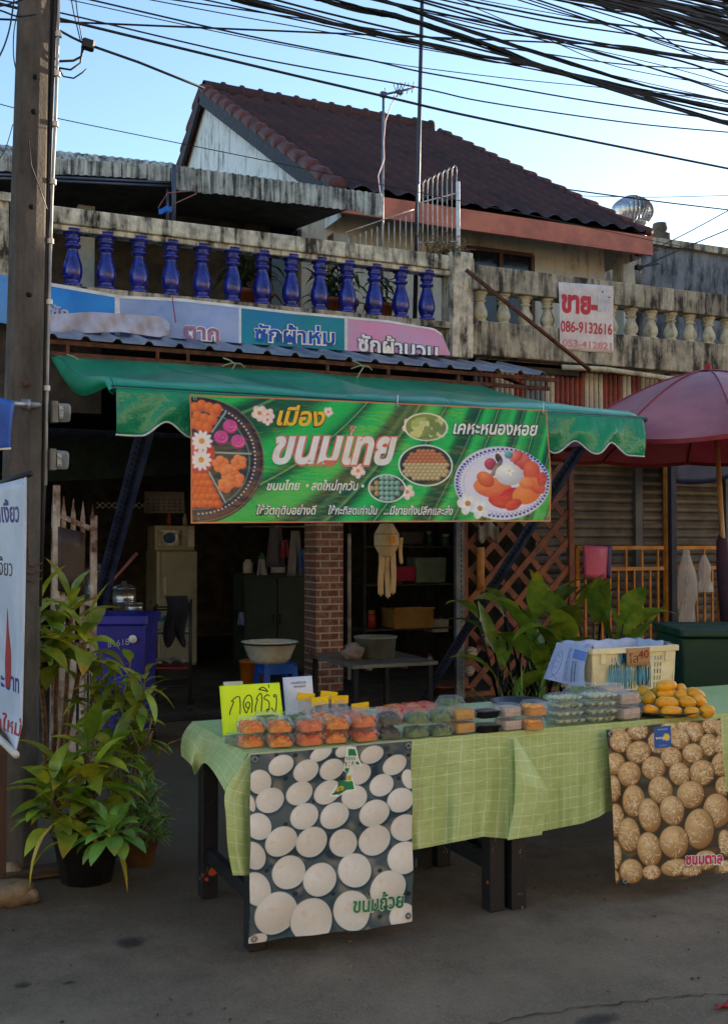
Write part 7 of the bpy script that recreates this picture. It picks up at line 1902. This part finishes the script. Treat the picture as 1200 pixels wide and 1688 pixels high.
def board(px0, px1, yy, m, nm):
    SQ = Sheet(on_y(px0, 899, yy), on_y(px1, 901, yy), on_y(px0 + 3, 952, yy), on_y(px1 - 3, 954, yy), lambda a, b: .03 * math.sin(math.pi * a)); b = MB(); b.grid(lambda s, q: SQ.fn(s, q), 10, 8); b.build(nm, m, t, solid=.012)
board(960, 1001, yO - .09, mat('pink_plastic', L(206, 84, 120), L(190, 70, 106), scale=3, rough=.35), 'panel'); board(994, 1008, yO - .06, mat('purple_plastic', L(64, 44, 110), rough=.4), 'edge')
M_bagw = clear_plastic('milky_bag', (.85, .83, .8), .25, .3)
for k, (x, y0_, y1_, w, lb) in enumerate(((1130, 906, 1038, 40, 'long milky plastic bag hanging on the orange gate'), (1160, 915, 976, 28, 'small knotted plastic bag of fruit hanging on the orange gate'))):
    p = on_y(x, y0_, yO - .08); H_ = p.z - on_y(x, y1_, yO - .08).z; W_ = w / FPX * 11
    b = MB()
    def bg(s, q, k=k): 
        r = W_ / 2 * (.25 + .75 * math.sin(min(1, q * 1.5) * math.pi / 2)) * (1 - .3 * max(0, q - .75) * 4 * (1 - k)); a = s * 6.283
        return p + Vector((math.cos(a) * r * (1.15 + .3 * math.sin(a * 2 + q * 7 + k) * min(1, q * 3) + .12 * math.sin(a * 5 + q * 9)), math.sin(a) * r * .4, -q * H_ - (.06 * math.sin(a * 2) * q if k == 0 else 0)))
    b.grid(bg, 24, 14); tag(b.build('plastic_bag', M_bagw), lb, 'bag', 'plastic bags on the orange gate')
# green bin at the right edge
D = 6.3
gb = thing('wheelie_bin', 'dark green wheelie bin behind the mangoes at the right edge', 'bin', on_d(1180, 1250, D)); M_gb = mat('dark_green_plastic', L(14, 62, 46), L(10, 48, 38), scale=3, rough=.45)
b = MB(); m_, ax, ny, w_ = binbox(b, 1122, 1262, 1052, D, .06, .55); b.build('body', M_gb, gb, bevel=.015)
b = MB(); R = Matrix((ax, ny, Vector((0, 0, 1)))).transposed(); b.box(m_ + ny * .27 + Vector((0, 0, .03)), (w_ * 1.06, .62, .05), R, ch=.02); b.build('lid', M_gb, gb, bevel=.012)
b = MB(); b.tube([m_ + ny * .62 + ax * (-w_ * .45) + Vector((0, 0, .02)), m_ + ny * .62 + ax * (w_ * .45) + Vector((0, 0, .02))], .016, 8); b.build('handle', M_gb, gb)
# ================================================================== market umbrella
um = thing('market_umbrella', 'big faded maroon market umbrella at the right edge behind the awning', 'umbrella', (6.4, 7.0, 0))
apex = on_y(1166, 612, 7.15); ax_ = apex.x; ay_ = 7.15; az_ = apex.z
R_ = 1.42; drop = az_ - 2.36
def pan(k, n=10):
    def f(s, t):
        a = 2 * math.pi * (k + s) / n + .35; r = R_ * t
        chord = math.cos(math.pi / n) / math.cos((s - .5) * 2 * math.pi / n); rr = r * (1 - (1 - chord) * .75)
        return Vector((ax_ + math.cos(a) * rr, ay_ + math.sin(a) * rr, az_ - drop * (t ** 1.55) - .03 * math.sin(math.pi * s) * t))
    return f
N = Nodes('maroon_umbrella_cloth'); v = N.coord()
col = N.mix(N.noise(v, 2.2, 5, .65, .35, .65), L(204, 124, 130), L(170, 96, 106)); col = N.mix(N.math('MULTIPLY', N.noise(v, 5, 6, .7, .5, .75), .4), col, L(170, 120, 130))
N.set(col, .42, 0, .5); tl = N.n('ShaderNodeBsdfTranslucent'); tl.inputs[0].default_value = (*L(150, 20, 34), 1); mx = N.n('ShaderNodeMixShader'); mx.inputs[0].default_value = .3
N.l(N.b.outputs[0], mx.inputs[1]); N.l(tl.outputs[0], mx.inputs[2]); N.l(mx.outputs[0], N.out.inputs[0]); M_um = N.m
b = MB()
for k in range(10): b.grid(pan(k), 8, 14)
cn = b.build('canopy', M_um, um)
b = MB()
for k in range(10):
    f = pan(k); b.tube([f(0, t / 12) + Vector((0, 0, .006)) for t in range(13)], .006, 5)
b.build('seam', mat('maroon_seam', L(150, 60, 76), rough=.6), cn)
b = MB()
for k in range(10): b.grid(lambda s, t: pan(k)(s, 1) + Vector((0, 0, -.035 * t)), 8, 2)
b.build('skirt', mat('red_umbrella_skirt', L(140, 26, 36), L(110, 20, 30), scale=3, rough=.6), um)
b = MB(); b.lathe([(0, .06), (.03, .05), (.035, .0), (.12, -.01), (.13, -.02)], apex + Vector((0, 0, .01)), 12); b.build('cap', mat('red_cap', L(180, 50, 44), rough=.5), um)
pt0, pt1 = on_y(1176, 690, 7.15), on_y(1196, 1000, 7.0); dn = pt1 - pt0; base = pt0 + dn * (pt0.z / -dn.z)
b = MB(); b.tube([pt0 + Vector((0, 0, .3)), base], .021, 12); b.build('pole', mat('tan_bamboo_pole', L(186, 146, 96), L(150, 112, 70), scale=9, rough=.45, stretch=(4, 4, .5)), um)
b = MB()
for k in range(10):
    f = pan(k); b.tube([Vector((pt0.x, pt0.y, az_ - .35)), f(0, .55) - Vector((0, 0, .01))], .006, 5)
    b.tube([apex - Vector((0, 0, .02)), f(0, .5) - Vector((0, 0, .012)), f(0, 1) - Vector((0, 0, .01))], .006, 5)
b.build('ribs', M_darkwood, um)
b = MB(); p = pt0.lerp(pt1, .62); q = pt0.lerp(pt1, .8); b.tube([p, p.lerp(q, .2), q, q + (q - p) * 1.6], [.02, .045, .06, .055], 12); tag(b.build('wrapped_cloth', mat('dark_maroon_cloth', L(70, 40, 56), L(50, 34, 50), rough=.85)), 'dark cloth wrapped round the umbrella pole at the right edge', 'cloth')
b = MB(); b.grid(lambda s, t: on_y(1108 + 120 * s, 728 + 10 * (1 - s) + 58 * t + 6 * math.sin(s * 4) * t, 9.4), 12, 6); tag(b.build('blue_tarp', mat('dark_blue_tarp', L(30, 40, 74), L(24, 32, 60), rough=.5), solid=.004), 'dark blue tarpaulin hanging under the maroon umbrella', 'tarp')

# ================================================================== antennas
b = MB(); y_ = 9.62
p = on_y(683, 425, y_); p.z = 3.7; q = on_y(697, -60, y_)
b.tube([p, q], [.024, .02], 10); tag(b.build('antenna_mast', mat('dark_steel_mast', L(66, 70, 82), rough=.5, metal=.4)), 'tall thin steel mast rising past the roof into the cables', 'mast')
an = thing('tv_antenna', 'small tv antenna on a short mast with a pink cable before the roof', 'antenna', on_y(629, 420, y_))
b = MB(); p = on_y(629, 420, y_); p.z = 3.7; b.tube([p, on_y(632, 155, y_)], .014, 8); b.build('mast', M_steel, an)
M_ant = mat('antenna_metal', L(90, 94, 104), rough=.4, metal=.6)
b = MB(); b0, b1 = on_y(628, 157, y_ - .02), on_y(683, 145, y_ - .1); b.tube([b0, b1], .011, 6); b.box(on_y(632, 156, y_ - .02), (.06, .04, .05)); b.box(on_y(659, 152, y_ - .06), (.055, .04, .04)); b.build('boom', M_ant, an)
b = MB()
for t_ in (.1, .45, .55, .65, .8, .95):
    c = b0.lerp(b1, t_); ln = .1 if .4 < t_ < .7 else .06
    b.tube([c + Vector((-.02, -ln, .04)), c + Vector((.02, ln, -.02))], .004, 5)
    if .4 < t_ < .7: b.tube([c + Vector((-.03, 0, ln * .8)), c, c + Vector((-.03, 0, -ln * .6))], .004, 5)
b.build('elements', M_ant, an)
b = MB(); pts = [on_y(x, y, y_ - .04) for x, y in ((654, 158), (645, 172), (635, 200), (632, 235), (633, 262), (623, 290), (626, 315), (630, 340))]; b.tube(pts, .006, 6); b.build('cable', mat('pinkish_cable', L(190, 160, 180), rough=.6), an)
br_ = thing('cable_bracket', 'black cable bracket on the corner of the blackened side wall', 'bracket', on_y(1055, 435, 11.5))
b = MB(); b.tube([on_y(1057, 395, 11.5), on_y(1052, 418, 11.5), on_y(1055, 450, 11.5)], .014, 6); b.build('pipe', M_whitetray, br_)
b = MB()
for y in (418, 441): b.box(on_y(1052, y, 11.45), (.09, .07, .06)); b.bar(on_y(1052, y, 11.45), on_y(1085, y - 6, 11.45), .02)
b.build('clamp', M_black, br_)

# ================================================================== overhead cables
def spline(pts, n=6):
    P = []
    for i in range(len(pts) - 1):
        p0, p1, p2, p3 = pts[max(0, i - 1)], pts[i], pts[i + 1], pts[min(len(pts) - 1, i + 2)]
        for k in range(n):
            t = k / n; P.append(tuple(.5 * ((2 * p1[j]) + (p2[j] - p0[j]) * t + (2 * p0[j] - 5 * p1[j] + 4 * p2[j] - p3[j]) * t * t + (3 * p1[j] - p0[j] - 3 * p2[j] + p3[j]) * t ** 3) for j in (0, 1)))
    P.append(pts[-1]); return P
def ext(P, a=3.0, c=6.0):
    d0 = (P[0] - P[1]).normalized(); d1 = (P[-1] - P[-2]).normalized()
    return ([P[0] + d0 * a] if a else []) + P + ([P[-1] + d1 * c] if c else [])
GC = 'overhead cables along the street'
def cable(pts, px, y, label, a=3.0, c=6.0, strands=1, seed=0):
    P = ext([on_y(x_, y_, y) for x_, y_ in spline(pts)], a, c); rg = random.Random(seed)
    mid = P[len(P) // 2]; r = px / 2 / FPX * (mid - EYEV).dot(_f)
    b = MB()
    if strands == 1: b.tube(P, r, 6)
    else:
        rs = r / math.sqrt(strands) * 1.05
        for k in range(strands):
            a0 = rg.uniform(0, 6.28); fr = rg.uniform(.02, .11); am = r * rg.uniform(.5, 1.3)
            b.tube([p + Vector((0, math.cos(a0 + i * fr * 3) * am, math.sin(a0 + i * fr * 3.3) * am + rs * rg.uniform(-.35, .35))) for i, p in enumerate(P)], rs * rg.uniform(.7, 1.2), 5)
    o = b.build('cable_bundle' if strands > 1 else 'overhead_cable', M_black); tag(o, label, 'cable', GC); return o
def c3(*pts): return [(800 + x / 3, y / 3) for x, y in pts]
cable([(-60, -12), (87, 18), (400, 91), (683, 143), (800, 168), (1033, 202), (1200, 218)], 2.4, 5.3, 'thin cable starting at the pole top and passing just above the tv antenna', 1)
cable([(-60, -10), (87, 28), (400, 104), (630, 158), (800, 197), (1200, 278)], 4.2, 5.25, 'thick lowest long cable crossing the sky from the pole past the tv antenna', 1)
cable([(143, -2), (400, 57), (600, 97), (687, 117), (800, 137), (960, 165), (1120, 188)], 2.6, 5.6, 'cable crossing the sky second above the tv antenna')
cable([(117, 0), (400, 61), (600, 98), (800, 125), (977, 143)], 1.5, 5.8, 'hair-thin cable running close beside the second cable above the antenna')
cable([(250, 0), (400, 28), (687, 79), (740, 88), (800, 99)], 1.6, 6.2, 'hair-thin cable just under the lower cable bundle at top centre')
cable([(330, -2), (400, 13), (560, 48), (687, 75), (770, 92)], 2.4, 6.0, 'cable hugging the underside of the lower bundle at top centre')
cable([(380, -6), (400, 0), (533, 32), (687, 68), (800, 96), (900, 112), (987, 140), (1200, 204)], 9, 5.5, 'thick lower cable bundle sweeping from top centre to the right edge', strands=7, seed=1)
cable([(440, -4), (540, 22), (683, 56), (800, 84), (920, 115), (1090, 165), (1200, 190)], 3.2, 5.7, 'single cable between the two thick bundles at top centre')
cable([(520, -6), (560, 5), (633, 22), (693, 40), (800, 76), (917, 117), (1083, 155), (1200, 181)], 10, 5.9, 'thick upper cable bundle sweeping from top centre to the right edge', strands=8, seed=2)
cable([(620, -4), (693, 25), (800, 60), (967, 113), (1080, 146), (1200, 168)], 4.5, 6.1, 'cable just above the upper bundle, merging with it at right', strands=2, seed=3)
cable([(-30, 163), (95, 195), (400, 257), (473, 272)], 1.5, 5.6, 'hair-thin cable crossing in front of the white gable', 2, 8)
cable([(933, 312), (1067, 330), (1200, 346)], 2.2, 9.0, 'cable leaving the tiled roof past the turbine ventilator', 0)
cable([(957, 323), (1080, 325), (1200, 322)], 1.2, 9.0, 'faint level cable above the turbine ventilator', 0)
cable([(1057, 420), (1120, 390), (1200, 347)], 2.0, 11.4, 'cable rising to the right from the upper clamp of the wall bracket', 0)
cable([(1057, 441), (1110, 416), (1200, 378)], 2.4, 11.4, 'cable rising to the right from the lower clamp of the wall bracket', 0)
thin = [c3((-300, -60), (0, 5), (500, 100), (800, 190), (1200, 310)), c3((200, -5), (640, 140), (900, 230), (1200, 322)), c3((-300, -20), (0, 45), (450, 130), (1200, 235)), c3((-300, 0), (0, 80), (250, 155), (700, 235), (1200, 310)), c3((-200, 40), (0, 100), (300, 190), (900, 330), (1200, 415)), c3((-300, 60), (0, 130), (350, 215), (800, 330), (1200, 450)), c3((-700, -60), (-300, 68), (0, 150), (450, 210), (850, 265), (1200, 322)), c3((330, -5), (700, 75), (1100, 190), (1200, 212)), c3((-700, -80), (-300, 75), (0, 185), (500, 340), (1200, 500)), c3((290, 265), (700, 320), (1200, 345)), c3((500, 80), (950, 225), (1200, 262)), c3((0, 115), (400, 200), (900, 285), (1200, 380)), c3((-600, -10), (-300, 62), (0, 105), (500, 215), (1200, 300)), c3((100, -20), (500, 95), (1000, 165), (1200, 190)), c3((350, 200), (800, 330), (1200, 462)), c3((-240, -30), (0, 20), (420, 100), (900, 150), (1200, 245)), c3((0, 60), (300, 190), (650, 330), (1200, 430)), c3((560, 60), (800, 140), (1000, 260), (1200, 320)), c3((450, 215), (700, 228), (900, 262), (1200, 300))]
for k, pts in enumerate(thin): cable(pts, 1.4 + (k % 4) * .6, 5.0 + .13 * k, 'thin black cable in the loose web of cables at the upper right', a=25, seed=k)
tang = [c3((330, -30), (600, 20), (850, 90), (1050, 150), (1200, 222)), c3((420, -20), (700, 30), (1000, 110), (1200, 180)), c3((480, -25), (800, 50), (1200, 140)), c3((560, -30), (900, 40), (1200, 110)), c3((640, -30), (900, 20), (1200, 95)), c3((720, -20), (1000, 50), (1200, 120)), c3((800, -20), (1000, 20), (1200, 70)), c3((900, -30), (1200, 40)), c3((1000, -30), (1200, 20)), c3((500, -10), (620, 40), (760, 60), (1000, 160), (1200, 200)), c3((600, 0), (1000, 90), (1200, 132))]
for k, pts in enumerate(tang): cable(pts, 6 + (k % 3) * 2.5, 5.2 + .1 * k, 'black cable strands in the dense tangle at the top right corner', strands=4, seed=k + 20)
# left of the pole
for k, (pts, px, lb) in enumerate((([(-40, 12), (0, 10), (25, 4), (60, -10)], 3, 'short cable reaching the pole from the upper left corner'), ([(-40, 10), (0, 17), (30, 27), (60, 24)], 3, 'cable dipping to the pole just left of its top'), ([(25, -10), (18, 40), (8, 75), (-6, 104)], 3, 'slack cable hanging left of the pole top'), ([(32, 10), (24, 50), (23, 90), (27, 115)], 2, 'thin loop of cable hugging the left side of the pole'), ([(22, 205), (10, 245), (0, 262), (-20, 300)], 1.6, 'thin cable falling away left of the pole at roof height'))): cable(pts, px, 5.15, lb, 0, 0)
